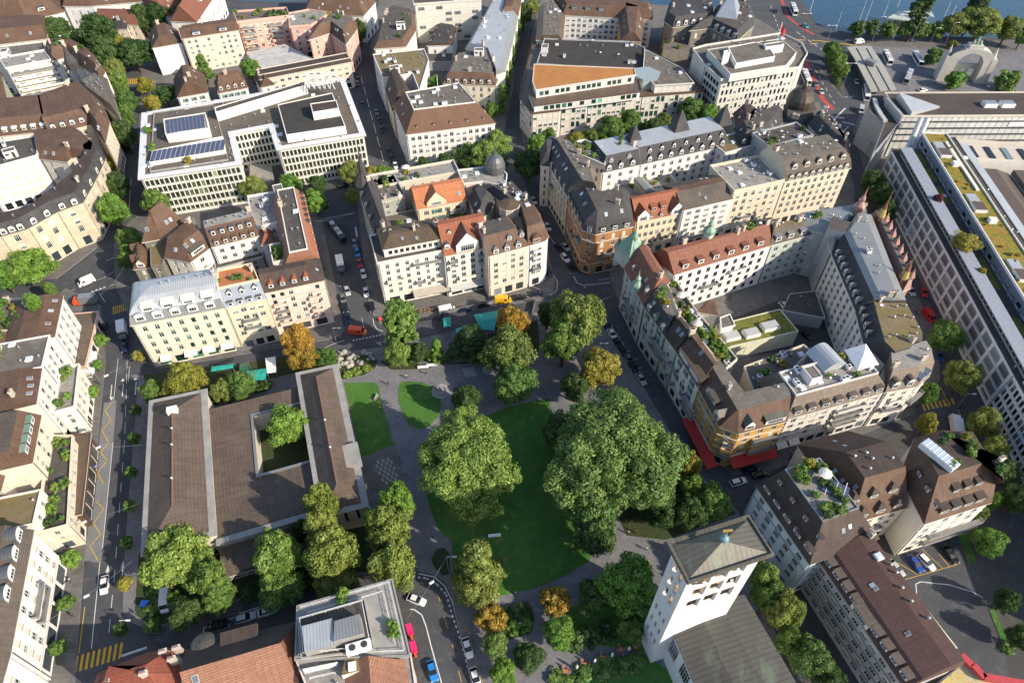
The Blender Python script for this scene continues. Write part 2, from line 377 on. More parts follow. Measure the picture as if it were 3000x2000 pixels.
def bld(name, label, pts, h, wall, facs=(), party=(), tiers=(), cap=None, par=0.0, oh=.35, dorm=(), chim=0, clutter=(), sky=(), seed=1, cat='building', group=None, z0=0.0, trim=None, drop=0.0, garden=0, wmin=0.0, roofwall=None):
 r = random.Random(seed*31+len(label)); pts = [np.array(p, float) for p in pts]
 if area(pts) < 0: raise ValueError('clockwise outline: '+label)
 c = sum(pts)/len(pts); root = empty(name, (c[0], c[1], z0), label, cat, group); n = len(pts); trim = trim or m_sill
 wb = MB(); tb = MB(); wins = []; n_ed = {f['e'] for f in facs}; eave = h-(.3 if oh else 0)
 for i in range(n):
  a, b = pts[i], pts[(i+1) % n]
  if i not in n_ed: wb.face([(*a, z0), (*b, z0), (*b, eave), (*a, eave)], 0)
 for f in facs:
  a, b = pts[f['e']], pts[(f['e']+1) % n]; u, L = dirv(a, b); ninw = np.array([-u[1], u[0]]); ang = math.atan2(u[1], u[0])
  P3 = lambda x, z, d=0.0: (*(a+u*x+ninw*d), z)
  fh = (eave-f['top']-z0-f['g'])/max(1, f['nf']-1) if f['nf'] > 1 else 0
  k = f['cols'] or max(1, int((L-2*f['mar'])/f['pitch'])); sp = (L-2*f['mar'])/k
  rows = []
  if f['shop']:
   kk = max(1, int((L-2*f['mar'])/max(f['pitch'], f['gw']+.5))) if f['shop'] == 's' else k; s2 = (L-2*f['mar'])/kk; gw = min(f['gw'], s2-.3) if f['shop'] == 's' else f['ww']
   gz = z0+(.35 if f['shop'] == 's' else 1.1); gh = min(f['gh'] if f['shop'] == 's' else f['wh'], z0+f['g']-.35-gz)
   rows.append((gz, gz+gh, [(f['mar']+s2*(j+.5), gw) for j in range(kk)], 'nx' if f['shop'] == 's' else None, 0))
  for q in range(1, f['nf']):
   zb = z0+f['g']+fh*(q-1)+max(.5, (fh-f['wh'])*.42); rows.append((zb, min(zb+f['wh'], z0+f['g']+fh*q-.15), [(f['mar']+sp*(j+.5), min(f['ww'], sp-.22)) for j in range(k)], None, q))
  zp = z0
  for za, zb, ops, fixed, q in rows:
   wb.face([P3(0, zp), P3(L, zp), P3(L, za), P3(0, za)], 0); x = 0
   for xc, w in ops:
    w = round(w, 1); x0, x1 = xc-w/2, xc+w/2; zb = za+round(zb-za, 1)
    wb.face([P3(x, za), P3(x0, za), P3(x0, zb), P3(x, zb)], 0)
    d = .2
    wb.face([P3(x0, za), P3(x0, za, d), P3(x0, zb, d), P3(x0, zb)], 0); wb.face([P3(x1, za, d), P3(x1, za), P3(x1, zb), P3(x1, zb, d)], 0)
    wb.face([P3(x0, za), P3(x1, za), P3(x1, za, d), P3(x0, za, d)], 0); wb.face([P3(x0, zb, d), P3(x1, zb, d), P3(x1, zb), P3(x0, zb)], 0)
    st = fixed if fixed else r.choice(f['st'].split(',') if ',' in f['st'] else f['st'])
    wins.append((P3(xc, za), w, zb-za, st, f['frame'], f['glass'], ang, 'shop_window' if fixed else 'window'))
    x = x1
   wb.face([P3(x, za), P3(L, za), P3(L, zb), P3(x, zb)], 0); zp = zb
  wb.face([P3(0, zp), P3(L, zp), P3(L, eave), P3(0, eave)], 0)
  for q in f['sc']:
   zz = z0+f['g']+fh*(q-1)-.12
   MB().box((*(a+u*L/2-ninw*.08), zz), L-.02, .22, .24, 0, 0, None, u).build('string_course', [trim], root)
  for q, c0, c1 in f['bal']:
   zz = z0+f['g']+fh*(q-1)+.1; xa = f['mar']+sp*c0+.2; xb = f['mar']+sp*c1-.2; cc = a+u*(xa+xb)/2-ninw*.6; bb = MB()
   bb.box((*cc, zz), xb-xa, 1.2, .18, 0, 0, None, u)
   for s in (-1, 1): bb.box((*(cc+u*s*((xb-xa)/2-.04)), zz+.18), .06, 1.2, .95, 0, 1, None, u)
   bb.box((*(cc-ninw*.57), zz+.18), xb-xa, .06, .95, 0, 1, None, u)
   bb.build('balcony', [trim, m_rail if r.random() < .7 else wall], root)
  if f['awn']:
   for xa, xb, zz, out, mat in f['awn']:
    bb = MB(); A = [P3(xa, zz), P3(xb, zz), P3(xb, zz-.9, -out), P3(xa, zz-.9, -out)]
    bb.face(A, 0); bb.face([(*p[:2], p[2]-.06) for p in A[::-1]], 0); bb.face([A[3], A[2], (*A[2][:2], A[2][2]-.3), (*A[3][:2], A[3][2]-.3)][::-1], 0)
    bb.build('awning', [mat], root)
 wb.build('wall', [wall], root)
 for f in facs:
  a, b = pts[f['e']], pts[(f['e']+1) % n]; u, L = dirv(a, b); ni = np.array([-u[1], u[0]])
  if L > 5 and oh and z0 < 1: q = MB(); q.box((*(a+u*.35-ni*.09), z0+.2), .14, .14, eave-z0-.2, 0, 0, None, u); q.build('drainpipe', [m_dark if r.random() < .6 else m_steel], root)
  if not f['sc'] and f['nf'] > 3 and z0 < 1 and f['g'] > 3.5: MB().box((*(a+u*L/2-ni*.06), z0+f['g']-.2), L-.02, .16, .22, 0, 0, None, u).build('string_course', [trim], root)
 wins.sort(key=lambda w: w[0][0]**2+w[0][1]**2)
 rest = MB()
 for i, (p, w, hh, st, fr, gl, ang, nm) in enumerate(wins):
  me = window_mesh(w, hh, st, fr, gl)
  if i < MAXWIN: put(nm, me, root, p, ang)
  else:
   cs, sn = math.cos(ang), math.sin(ang)
   for pl in me.polygons:
    rest.face([(p[0]+cs*x-sn*y, p[1]+sn*x+cs*y, p[2]+z) for x, y, z in (me.vertices[k].co for k in pl.vertices)], pl.material_index)
   rest_m = list(me.materials)
 if rest.f: o = rest.build('window', rest_m, root); o['kind'] = 'stuff'
 ex = [0 if i in party else -oh for i in range(n)]
 if oh:
  op = offset(pts, ex); tb.prism(op, eave, h, 0, None, True)
 else: op = pts
 tb.build('cornice', [trim], root)
 rb = MB(); mats = []; zz = h+.004; ring = op; rings = [(ring, zz)]
 def mi(m):
  if m not in mats: mats.append(m)
  return mats.index(m)
 slopes = []
 for rise, ins, mt in tiers:
  iv = [0 if i in party else ins for i in range(n)] if isinstance(ins, (int, float)) else (list(ins)+[ins[-1]]*n)[:n]
  nr = offset(ring, iv); z2 = zz+rise
  for i in range(n):
   j = (i+1) % n
   rb.face([(*ring[i], zz), (*ring[j], zz), (*nr[j], z2), (*nr[i], z2)], mi((roofwall or wall) if iv[i] < .05 else mt))
  slopes.append((ring, zz, rise, iv, mt)); ring, zz = nr, z2; rings.append((ring, zz))
 capm = cap or gravel
 dz = zz-drop
 rb.face([(*p, dz) for p in ring], mi(capm))
 if drop:
  for i in range(n): j = (i+1) % n; rb.face([(*ring[j], dz), (*ring[i], dz), (*ring[i], zz), (*ring[j], zz)], mi(wall))
 rb.build('roof', mats, root)
 if par:
  pb = MB(); pb.ring(ring, offset(ring, .3), dz+.002, zz+par, 0); pb.build('parapet', [trim if trim is not m_sill else wall], root)
 for t, e, nn, ht, w, hd, style, *o in dorm:
  o = dict(o[0]) if o else {}
  rg, z_, rise, iv, mt = slopes[t]; a, b = rg[e], rg[(e+1) % n]; u, L = dirv(a, b); ni = np.array([-u[1], u[0]]); ang = math.atan2(u[1], u[0])
  f0, f1 = o.get('f', (.04, .96)); dd = hd/max(.2, rise/max(iv[e], .3))+.15
  fm, sm, rm = o.get('m', (m_white, mt, s_lead))
  me = dormer_mesh(w, hd, dd, style, fm, sm, rm)
  for i in range(nn):
   x = L*(f0+(f1-f0)*(i+.5)/nn); p = a+u*x+ni*(iv[e]*ht-.02)
   d = put('dormer', me, root, (*p, z_+rise*ht), ang)
   wd = min(w*.72, o.get('ww', 9)); wh = hd*.74
   wo = put('window', window_mesh(wd, wh, o.get('st', 'gx')), d, (0, -.2, hd*.12));
 for t, e, fx, ht in sky:
  rg, z_, rise, iv, mt = slopes[t]; a, b = rg[e], rg[(e+1) % n]; u, L = dirv(a, b); ni = np.array([-u[1], u[0]])
  p = a+u*L*fx+ni*iv[e]*ht; o = put('skylight', small_mesh('skylight'), root, (*p, z_+rise*ht+.05), math.atan2(u[1], u[0]))
  o.rotation_euler = (math.atan2(rise, iv[e]), 0, math.atan2(u[1], u[0]))
 capo = offset(ring, .8) if abs(area(ring)) > 12 else ring
 xs = [p[0] for p in ring]; ys = [p[1] for p in ring]; u0, _ = dirv(pts[0], pts[1]); a0 = math.atan2(u0[1], u0[0]); taken = []
 def spot(sep=1.6):
  for _ in range(60):
   p = (r.uniform(min(xs), max(xs)), r.uniform(min(ys), max(ys)))
   if inside(p, capo) and all((p[0]-q[0])**2+(p[1]-q[1])**2 > sep*sep for q in taken): taken.append(p); return p
  return None
 used = {(t, e) for t, e, *_ in dorm}
 for t, (rg, z_, rise, iv, mt) in enumerate(slopes):
  for e in range(n):
   Le = np.linalg.norm(rg[(e+1) % n]-rg[e])
   if iv[e] > 2.2 and Le > 7 and (t, e) not in used and mt.name.endswith('tile') and not sky:
    for _ in range(int(Le/7)):
     fx, ht = r.uniform(.2, .8), r.uniform(.35, .7); a, b = rg[e], rg[(e+1) % n]; u, L = dirv(a, b); ni = np.array([-u[1], u[0]]); p = a+u*L*fx+ni*iv[e]*ht
     o = put('skylight', small_mesh('skylight'), root, (*p, z_+rise*ht+.05), 0, (.8, .8, .8)); o.rotation_euler = (math.atan2(rise, iv[e]), 0, math.atan2(u[1], u[0]))
 if abs(area(ring)) > 50 and capm.name.endswith('gravel') and not garden: clutter = list(clutter)+[('roof_vent', int(abs(area(ring))/60)), ('roof_hatch', int(abs(area(ring))/170))]
 for kind, k in clutter:
  for _ in range(k):
   p = spot(3.2 if kind == 'plant_room' else 1.6)
   if p: put(kind, small_mesh(kind), root, (*p, dz+.003), a0+(math.pi/2 if r.random() < .4 else 0))
 for i in range(chim):
  e = r.choice(party) if party else r.randrange(n)
  a, b = ring[e], ring[(e+1) % n]; t = r.uniform(.15, .85); ctr = sum(ring)/n; p = a+(b-a)*t; p = p+(ctr-p)*min(.5, .7/max(.1, np.linalg.norm(ctr-p)))
  put('chimney', small_mesh('chimney'), root, (*p, dz+.1), a0+(math.pi/2 if r.random() < .5 else 0))
 for i in range(garden):
  p = spot(1.0)
  if p: bush('planter_shrub', (*p, dz), r.uniform(.7, 1.4), root, r)
 root['_ring'] = [float(x) for p in ring for x in p]; root['_top'] = dz
 BLDS[label] = dict(root=root, rings=rings, ring=ring, top=dz, slopes=slopes, pts=pts)
 return BLDS[label]
def leaf_mat(name, c1, c2, c3):
 m, nt, b = _new(name)
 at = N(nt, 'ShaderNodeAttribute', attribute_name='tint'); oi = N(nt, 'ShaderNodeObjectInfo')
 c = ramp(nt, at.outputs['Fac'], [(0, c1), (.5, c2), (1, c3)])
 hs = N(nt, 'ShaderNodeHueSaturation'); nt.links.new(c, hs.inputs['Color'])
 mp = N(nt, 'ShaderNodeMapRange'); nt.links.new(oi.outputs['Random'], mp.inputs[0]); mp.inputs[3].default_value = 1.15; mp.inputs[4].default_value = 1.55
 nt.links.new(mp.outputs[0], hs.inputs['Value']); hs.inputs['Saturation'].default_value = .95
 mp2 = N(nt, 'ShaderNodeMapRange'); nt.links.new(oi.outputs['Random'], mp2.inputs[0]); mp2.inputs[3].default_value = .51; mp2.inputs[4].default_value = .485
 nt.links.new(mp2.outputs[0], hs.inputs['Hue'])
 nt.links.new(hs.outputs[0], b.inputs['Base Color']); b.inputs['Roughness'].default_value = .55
 tr = N(nt, 'ShaderNodeBsdfTranslucent'); nt.links.new(hs.outputs[0], tr.inputs['Color'])
 mx = N(nt, 'ShaderNodeMixShader'); mx.inputs[0].default_value = .33
 out = nt.nodes['Material Output']; nt.links.new(b.outputs[0], mx.inputs[1]); nt.links.new(tr.outputs[0], mx.inputs[2]); nt.links.new(mx.outputs[0], out.inputs[0])
 MATS[name] = m; return m
LEAF = dict(
 green=leaf_mat('leaf_green', (.042, .098, .014), (.085, .165, .024), (.15, .24, .04)),
 light=leaf_mat('leaf_light_green', (.085, .15, .02), (.15, .235, .036), (.23, .32, .06)),
 olive=leaf_mat('leaf_olive', (.08, .115, .02), (.145, .185, .032), (.22, .26, .05)),
 grey=leaf_mat('leaf_grey_green', (.05, .108, .02), (.092, .168, .032), (.16, .25, .055)),
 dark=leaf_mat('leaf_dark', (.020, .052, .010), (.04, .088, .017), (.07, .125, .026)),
 lime=leaf_mat('leaf_lime', (.085, .125, .018), (.155, .20, .03), (.24, .29, .05)),
 gold=leaf_mat('leaf_gold', (.16, .11, .010), (.30, .185, .014), (.42, .26, .025)),
 yellow=leaf_mat('leaf_yellow_green', (.13, .13, .014), (.23, .22, .022), (.32, .29, .035)),
 bright=leaf_mat('leaf_bright', (.06, .13, .012), (.11, .22, .022), (.17, .31, .04)),
 red=leaf_mat('leaf_dark_red', (.07, .012, .015), (.12, .02, .025), (.18, .04, .04)))
m_bark = plain('bark', (.09, .065, .045), .9)
def crown_mesh(name, seed, nclump, nleaf, shape='round', leaf=.075, clump=.34):
 """leaf faces spread over many leaf clumps that fill an uneven envelope of radius about 1"""
 r = np.random.default_rng(seed); cs = []; tries = 0
 while len(cs) < nclump and tries < 20000:
  tries += 1
  d = r.normal(size=3); d /= np.linalg.norm(d); rad = r.uniform(.25, 1)**.5*.78
  p = d*rad
  if shape == 'round': p[2] *= .88; ok = p[2] > -.62
  elif shape == 'wide': p[2] *= .62; ok = p[2] > -.38
  elif shape == 'cone':
   z = r.uniform(-.95, 1.0); w = .62*(1-(z+.95)/2.05)**.72+.06; a = r.uniform(0, 6.283); q = r.uniform(.3, 1)**.5
   p = np.array([math.cos(a)*w*q, math.sin(a)*w*q, z*1.15]); ok = True
  elif shape == 'column':
   z = r.uniform(-1, 1); w = .5*math.sqrt(max(0, 1-(z*.92)**4)); a = r.uniform(0, 6.283); q = r.uniform(.3, 1)**.5
   p = np.array([math.cos(a)*w*q, math.sin(a)*w*q, z*1.25]); ok = True
  elif shape == 'box': p = np.array([r.uniform(-1, 1), r.uniform(-1, 1), r.uniform(-.9, .9)])*.8; ok = True
  elif shape == 'ball': p = d*r.uniform(.4, 1)**.5*.85; ok = True
  lob = 1+.16*math.sin(3*math.atan2(p[1], p[0])+seed)+.10*math.sin(5*math.atan2(p[1], p[0])+2*seed+3*p[2])
  p = p*np.array([lob, lob, 1])
  if ok: cs.append(p)
 cs = np.array(cs); cr = clump*r.uniform(.6, 1.15, len(cs))
 ci = r.integers(0, len(cs), nleaf)
 d = r.normal(size=(nleaf, 3)); d[:, 2] = np.abs(d[:, 2])*r.choice([1, 1, 1, -.6], nleaf); d /= np.linalg.norm(d, axis=1)[:, None]
 rr = cr[ci]*(r.uniform(.45, 1.0, nleaf)**.6); pos = cs[ci]+d*rr[:, None]*np.array([1, 1, .8])
 nrm = d+r.normal(scale=.36, size=(nleaf, 3)); nrm /= np.linalg.norm(nrm, axis=1)[:, None]
 t = np.cross(nrm, r.normal(size=(nleaf, 3))); t /= np.linalg.norm(t, axis=1)[:, None]; bt = np.cross(nrm, t)
 s = leaf*r.uniform(.6, 1.3, nleaf)[:, None]
 v = np.stack([pos-t*s, pos-bt*s*.6, pos+t*s, pos+bt*s*.6], 1).reshape(-1, 3)
 tint_c = r.uniform(.15, .85, len(cs)); tint = np.clip(tint_c[ci]+r.normal(scale=.18, size=nleaf), 0, 1)
 me = bpy.data.meshes.new(name); me.vertices.add(len(v)); me.vertices.foreach_set('co', v.ravel())
 me.loops.add(nleaf*4); me.loops.foreach_set('vertex_index', np.arange(nleaf*4)); me.polygons.add(nleaf)
 me.polygons.foreach_set('loop_start', np.arange(nleaf)*4)
 at = me.attributes.new('tint', 'FLOAT', 'FACE'); at.data.foreach_set('value', tint)
 me.materials.append(LEAF['green']); me.update(calc_edges=True); return me
CROWN = dict(
 round=[crown_mesh('crown', 11+i, 140, 24000, 'round', .046, .275) for i in range(3)],
 big=[crown_mesh('crown', 31+i, 520, 130000, 'round', .0225, .165) for i in range(2)],
 wide=[crown_mesh('crown', 51+i, 140, 22000, 'wide', .046, .25) for i in range(2)],
 cone=[crown_mesh('crown', 61+i, 120, 15000, 'cone', .05, .19) for i in range(2)],
 column=[crown_mesh('crown', 71+i, 100, 10000, 'column', .06, .2) for i in range(2)],
 ball=[crown_mesh('crown', 81+i, 40, 3500, 'ball', .12, .36) for i in range(2)],
 bush=[crown_mesh('foliage', 91+i, 16, 420, 'ball', .24, .5) for i in range(3)],
 box=[crown_mesh('foliage', 96, 90, 5000, 'box', .09, .26)])
def leafy(name, shape, k, parent, loc, scale, kind, rz=0.0):
 me = CROWN[shape][k % len(CROWN[shape])]
 o = put(name, me, parent, loc, rz, scale); o.material_slots[0].link = 'OBJECT'; o.material_slots[0].material = LEAF[kind]; return o
_trunk = {}
def trunk_mesh(k):
 if k in _trunk: return _trunk[k]
 r = random.Random(k); b = MB(); b.tube((0, 0, 0), (0, 0, .5), .045, 8, 0, .03); b.tube((0, 0, .5), (.01, 0, .8), .03, 7, 0, .012)
 for i in range(7):
  a = i*.9+r.random(); z = .36+.05*i; L = r.uniform(.15, .28)
  b.tube((0, 0, z), (math.cos(a)*L, math.sin(a)*L, z+r.uniform(.1, .24)), .016, 5, 0, .005)
 _trunk[k] = b.mesh('trunk', [m_bark]); return _trunk[k]
NT = [0]
def tree(t, x, y, rx, label, kind='green', shape='round', H=None, k=None, group=None, ry=None, name='tree', cz=.6, z0=0.0):
 """crown centre at pixel (x, y) of tile t with radius rx tile pixels; H total height"""
 NT[0] += 1; k = NT[0] if k is None else k
 H = H or 12.0
 c = W(t, x, y, z0+H*cz); rad = 1.08*rx*mpp(t, x, y, z0+H*cz)
 vs = {'round': .80, 'big': .80, 'wide': .60, 'cone': 1.25, 'column': 1.35, 'ball': 1.0}[shape]
 root = empty(name, (c[0], c[1], z0), label, 'tree', group)
 rv = H*(1-cz)/vs if shape in ('cone', 'column', 'round', 'big') else rad
 hx = rad/{'cone': .66, 'column': .62}.get(shape, 1.0)
 leafy('crown', shape, k, root, (c[0], c[1], z0+H*cz), (hx, hx*(1 if ry is None else ry), rv), kind, k*1.3)
 o = put('trunk', trunk_mesh(k % 3), root, (c[0], c[1], z0), k*2.1, (H*.75, H*.75, H*.95)); return root
def bush(name, loc, s, parent=None, r=rng, kind=None, shape='bush', label=None, cat='shrub', group=None):
 kind = kind or r.choice(['green', 'green', 'bright', 'light', 'yellow', 'dark'])
 o = leafy(name, shape, r.randrange(9), parent, (loc[0], loc[1], loc[2]+s*.7), (s, s, s*.85), kind, r.random()*6)
 if label: tag(o, label, cat, group)
 return o
m_tyre = plain('tyre', (.02, .02, .02), .9); m_lamp = plain('lamp_glass', (.8, .8, .75), .15); m_rlamp = plain('tail_lamp', (.4, .02, .02), .2); m_carglass = plain('car_glass', (.012, .015, .018), .06)
PAINT = {}
def paint(n, c):
 if n not in PAINT:
  m, nt, b = _new('paint_'+n); b.inputs['Base Color'].default_value = (*c, 1); b.inputs['Roughness'].default_value = .28; b.inputs['Coat Weight'].default_value = .6; PAINT[n] = m
 return PAINT[n]
for n, c in dict(white=(.75, .75, .75), black=(.012, .012, .014), grey=(.16, .165, .175), silver=(.42, .43, .44), blue=(.012, .055, .28), red=(.42, .012, .015), orange=(.72, .10, .02), yellow=(.72, .42, .02), lightblue=(.02, .20, .55), darkblue=(.01, .018, .06), pink=(.75, .03, .16), green=(.02, .12, .06), teal=(.02, .36, .30)).items(): paint(n, c)
def loft(b, st, m=0):
 """closed hull from stations (x, half width, z0, z1, tumblehome)"""
 S = [[(x, -w, z0), (x, w, z0), (x, w, (z0+z1)*.5), (x, w*t, z1), (x, -w*t, z1), (x, -w, (z0+z1)*.5)] for x, w, z0, z1, t in st]
 for i in range(len(S)-1):
  for k in range(6): j = (k+1) % 6; b.face([S[i][k], S[i+1][k], S[i+1][j], S[i][j]][::-1], m)
 b.face(S[0], m); b.face(S[-1][::-1], m)
_car = {}
def car_meshes(kind):
 if kind in _car: return _car[kind]
 b = MB(); g = MB()
 if kind in ('car', 'estate'):
  loft(b, [(-2.2, .72, .35, .78, .9), (-2.05, .86, .25, .95, .9), (-.9, .9, .22, .98, .93), (.7, .9, .22, .96, .93), (1.7, .86, .25, .84, .88), (2.1, .76, .3, .72, .85), (2.22, .6, .38, .6, .9)])
  xr = -1.15 if kind == 'car' else -1.75
  loft(g, [(xr-.75 if kind == 'car' else xr-.35, .76, .93, .96, .95), (xr, .78, .9, 1.40, .8), (.1, .78, .9, 1.42, .8), (.98, .74, .9, .95, .95)])
  loft(b, [(xr-.03, .60, 1.40, 1.45, .97), (.13, .61, 1.42, 1.47, .97)]); wx = (-1.35, 1.35); wr = .33; hl = (2.12, .62, .62); L = 4.45
 elif kind == 'van':
  loft(b, [(-2.6, .92, .35, 2.2, .92), (-2.5, .96, .28, 2.35, .92), (1.0, .97, .28, 2.35, .92), (1.45, .97, .28, 2.2, .92), (2.1, .95, .3, 1.25, .95), (2.6, .85, .35, .9, .9)])
  loft(g, [(1.35, .93, 1.28, 2.12, .88), (1.55, .93, 1.28, 2.08, .9), (2.08, .9, 1.2, 1.3, .97)])
  for s in (-1, 1): g.box((.75, s*.955, 1.35), .9, .06, .6, 0, 0)
  g.box((-2.58, 0, 1.3), .06, 1.4, .7, 0, 0); wx = (-1.7, 1.65); wr = .36; hl = (2.55, .68, .72); L = 5.2
 elif kind == 'truck':
  loft(b, [(1.5, 1.1, .45, 2.5, .95), (2.9, 1.1, .45, 2.6, .95), (3.35, 1.08, .45, 1.7, .97), (3.45, 1.0, .5, 1.5, .97)])
  loft(g, [(2.85, 1.06, 1.65, 2.5, .93), (3.37, 1.05, 1.6, 1.75, .97)]); wx = (-2.4, 2.3); wr = .48; hl = (3.42, .75, .75); L = 7.2
 elif kind == 'bus':
  loft(b, [(-6.0, 1.2, .4, 2.8, .94), (-5.9, 1.25, .35, 2.95, .94), (5.8, 1.25, .35, 2.95, .94), (6.0, 1.2, .4, 2.7, .94)])
  for s in (-1, 1): g.box((0, s*1.235, 1.35), 11.2, .06, 1.15, 0, 0)
  g.box((6.0, 0, 1.2), .06, 2.1, 1.45, 0, 0); g.box((-6.0, 0, 1.5), .06, 1.9, .9, 0, 0); wx = (-3.6, 3.4); wr = .48; hl = (6.0, .85, .7); L = 12
 w = MB(); w.tube((0, -.11, 0), (0, .11, 0), wr, 12, 0); w.tube((0, -.12, 0), (0, .12, 0), wr*.55, 8, 1)
 h = MB(); h.box((0, 0, -.07), .14, .3, .14, 0, 0)
 r_ = (b.mesh('body', [PAINT['white']]), g.mesh('window', [m_carglass]), w.mesh('wheel', [m_tyre, m_steel]), h.mesh('headlight', [m_lamp]), wx, wr, hl, L, b)
 _car[kind] = r_; return r_
def vehicle(kind, t, x0, y0, x1, y1, col, label, group=None, z=0.02, name=None, cargo=None):
 """rear at (x0, y0), front at (x1, y1) on the road"""
 a, b = W(t, x0, y0), W(t, x1, y1); u, _ = dirv(a, b); c = (a+b)/2; ang = math.atan2(u[1], u[0])
 body, glass, wheel, lamp, wx, wr, hl, L, _b = car_meshes(kind)
 nm = name or dict(car='parked_car', estate='parked_car', van='van', truck='delivery_truck', bus='bus')[kind]
 cat = dict(car='car', estate='car', van='van', truck='truck', bus='bus')[kind]
 root = bpy.data.objects.new(nm, None); C.objects.link(root); root.location = (*c, z); root.rotation_euler = (0, 0, ang); tag(root, label, cat, group)
 o = put('body', body, root, (0, 0, 0)); o.material_slots[0].link = 'OBJECT'; o.material_slots[0].material = PAINT[col]
 put('window', glass, root, (0, 0, 0))
 hw = {'car': .86, 'estate': .86, 'van': .9, 'truck': 1.0, 'bus': 1.16}[kind]
 for wxx in wx:
  for s in (-1, 1): put('wheel', wheel, root, (wxx, s*hw, wr))
 for s in (-1, 1): put('headlight', lamp, root, (hl[0], s*hl[1], hl[2]))
 if cargo:
  q = MB(); q.box((-1.1, 0, .8), 4.9, 2.3, 2.5, 0, 0); q.box((-1.1, 0, .5), 4.9, 1.2, .3, 0, 1); o = bpy.data.objects.new('cargo_box', q.mesh('cargo_box', [cargo, m_dark])); C.objects.link(o); o.parent = root
 if kind == 'bus':
  for xx in (-3.5, .5, 3):
   q = MB(); q.box((0, 0, 0), 1.8, 1.5, .3, 0, 0); o = bpy.data.objects.new('roof_unit', q.mesh('roof_unit', [m_blindg])); C.objects.link(o); o.parent = root; o.location = (xx, 0, 2.95)
 return root
def person(t, x, y, shirt=(.1, .1, .12), trousers=(.05, .05, .08), label='', walk=.25, z=0.14):
 """a walking figure grown as one skin"""
 key = (round(walk, 2),)
 if key not in _m:
  b = MB()
  def limb(pts):
   for (p, r1), (q, r2) in zip(pts[:-1], pts[1:]): b.tube(p, q, r1, 8, pts_m, r2)
  pts_m = 1
  limb([((0, .09, .95), .095), ((walk*.6, .09, .5), .07), ((walk*.9, .09, .06), .05), ((walk*.9+.18, .09, .03), .045)]); limb([((0, -.09, .95), .095), ((-walk*.1, -.09, .5), .07), ((-walk*1.1, -.09, .1), .05), ((-walk*1.1+.18, -.09, .04), .045)])
  pts_m = 0
  limb([((0, 0, .9), .15), ((0, 0, 1.1), .135), ((.02, 0, 1.4), .19), ((.02, 0, 1.5), .07)])
  limb([((.02, .21, 1.42), .06), ((-walk*.5, .25, 1.14), .05), ((-walk*.2, .24, .9), .035)]); limb([((.02, -.21, 1.42), .06), ((walk*.3, -.25, 1.14), .05), ((walk*.8, -.24, .92), .035)])
  pts_m = 2
  limb([((.02, 0, 1.48), .05), ((.04, 0, 1.56), .055)]); b.lathe((.05, 0, 1.53), [(.05, 0), (.085, .06), (.095, .13), (.07, .2)], 8, 2); b.lathe((.035, 0, 1.64), [(.1, 0), (.095, .07), (.05, .12)], 8, 3)
  _m[key] = b.mesh('person', [PAINT['black'], PAINT['darkblue'], plain('skin', (.50, .30, .21), .6), plain('hair', (.05, .03, .02), .8)], True)
 p = W(t, x, y, z); o = put('person', _m[key], None, (*p, z), rng.random()*6.28); tag(o, label, 'person')
 for i, c in ((0, shirt), (1, trousers)):
  o.material_slots[i].link = 'OBJECT'; o.material_slots[i].material = plain('cloth_%.2f_%.2f_%.2f' % c, c, .9)
 return o
def ccw(p): return p if area(p) > 0 else p[::-1]
asphalt = speck('asphalt', (.070, .073, .082), (.052, .054, .062), (.10, .10, .105), .12, 2.2)
asph_l = speck('bus_lane_concrete', (.20, .205, .215), (.16, .165, .172), None, .15, 1.2)
pave = paving('pavement_slabs', (.16, .148, .14), 1.0, .7); pathm = speck('path_asphalt', (.175, .172, .185), (.13, .128, .142), (.22, .215, .215), .16, 1.8); setts = paving('setts', (.10, .085, .08), .6, .6)
lawn = speck('lawn', (.038, .125, .018), (.062, .17, .024), (.13, .18, .034), .10, 1.1, bump=.7); soil = speck('planting', (.03, .055, .014), (.05, .05, .02), (.02, .035, .01), .3, 2, bump=.6)
court = speck('courtyard_asphalt', (.075, .072, .07), (.055, .052, .05), None, .2, 1.5)
line_w = plain('road_paint_white', (.62, .62, .60), .8); line_y = plain('road_paint_yellow', (.55, .34, .03), .8); line_r = plain('road_paint_red', (.42, .06, .05), .85); kerb = plain('kerb_stone', (.30, .29, .28), .85)
water, ntw, bw = _new('lake_water')
_n = noise(ntw, .35, 6, .7, None, (1, 2.2, 1)); _b = N(ntw, 'ShaderNodeBump'); _b.inputs['Strength'].default_value = .35; _b.inputs['Distance'].default_value = .5
ntw.links.new(_n, _b.inputs['Height']); ntw.links.new(_b.outputs[0], bw.inputs['Normal']); bw.inputs['Roughness'].default_value = .12
ntw.links.new(ramp(ntw, noise(ntw, .03, 3), [(.3, (.006, .045, .095)), (.7, (.010, .065, .125))]), bw.inputs['Base Color'])
quay = [W('03', *p) for p in ((3300, 215), (1900, 250), (1300, 240), (650, 215), (500, 190), (420, 140), (300, -60), (160, -420))]
quay += [W('N', 2235, -60), W('N', 2195, 5), W('N', 2150, 26), W('N', 1990, 14), W('N', 1900, 20), W('N', 1590, 2), W('N', 1200, -20), W('N', 1050, -6), W('N', 840, 5), W('N', 700, 2), W('N', 560, -20), W('N', -1500, -60)]
g = MB(); g.face([(-900, -60, 0), (900, -60, 0)]+[(*p, 0) for p in quay])
for a, b in zip(quay[:-1], quay[1:]): g.face([(*a, 0), (*b, 0), (*b, -3), (*a, -3)][::-1])
struct(g, 'ground', [asphalt])
g = MB(); g.face([(-2500, 150, -1.6), (2500, 150, -1.6), (2500, 4000, -1.6), (-2500, 4000, -1.6)]); struct(g, 'water', [water])
g = MB(); g.face([(-3000, -400, -9), (3000, -400, -9), (3000, 4500, -9), (-3000, 4500, -9)]); struct(g, 'lake_bed', [soil])
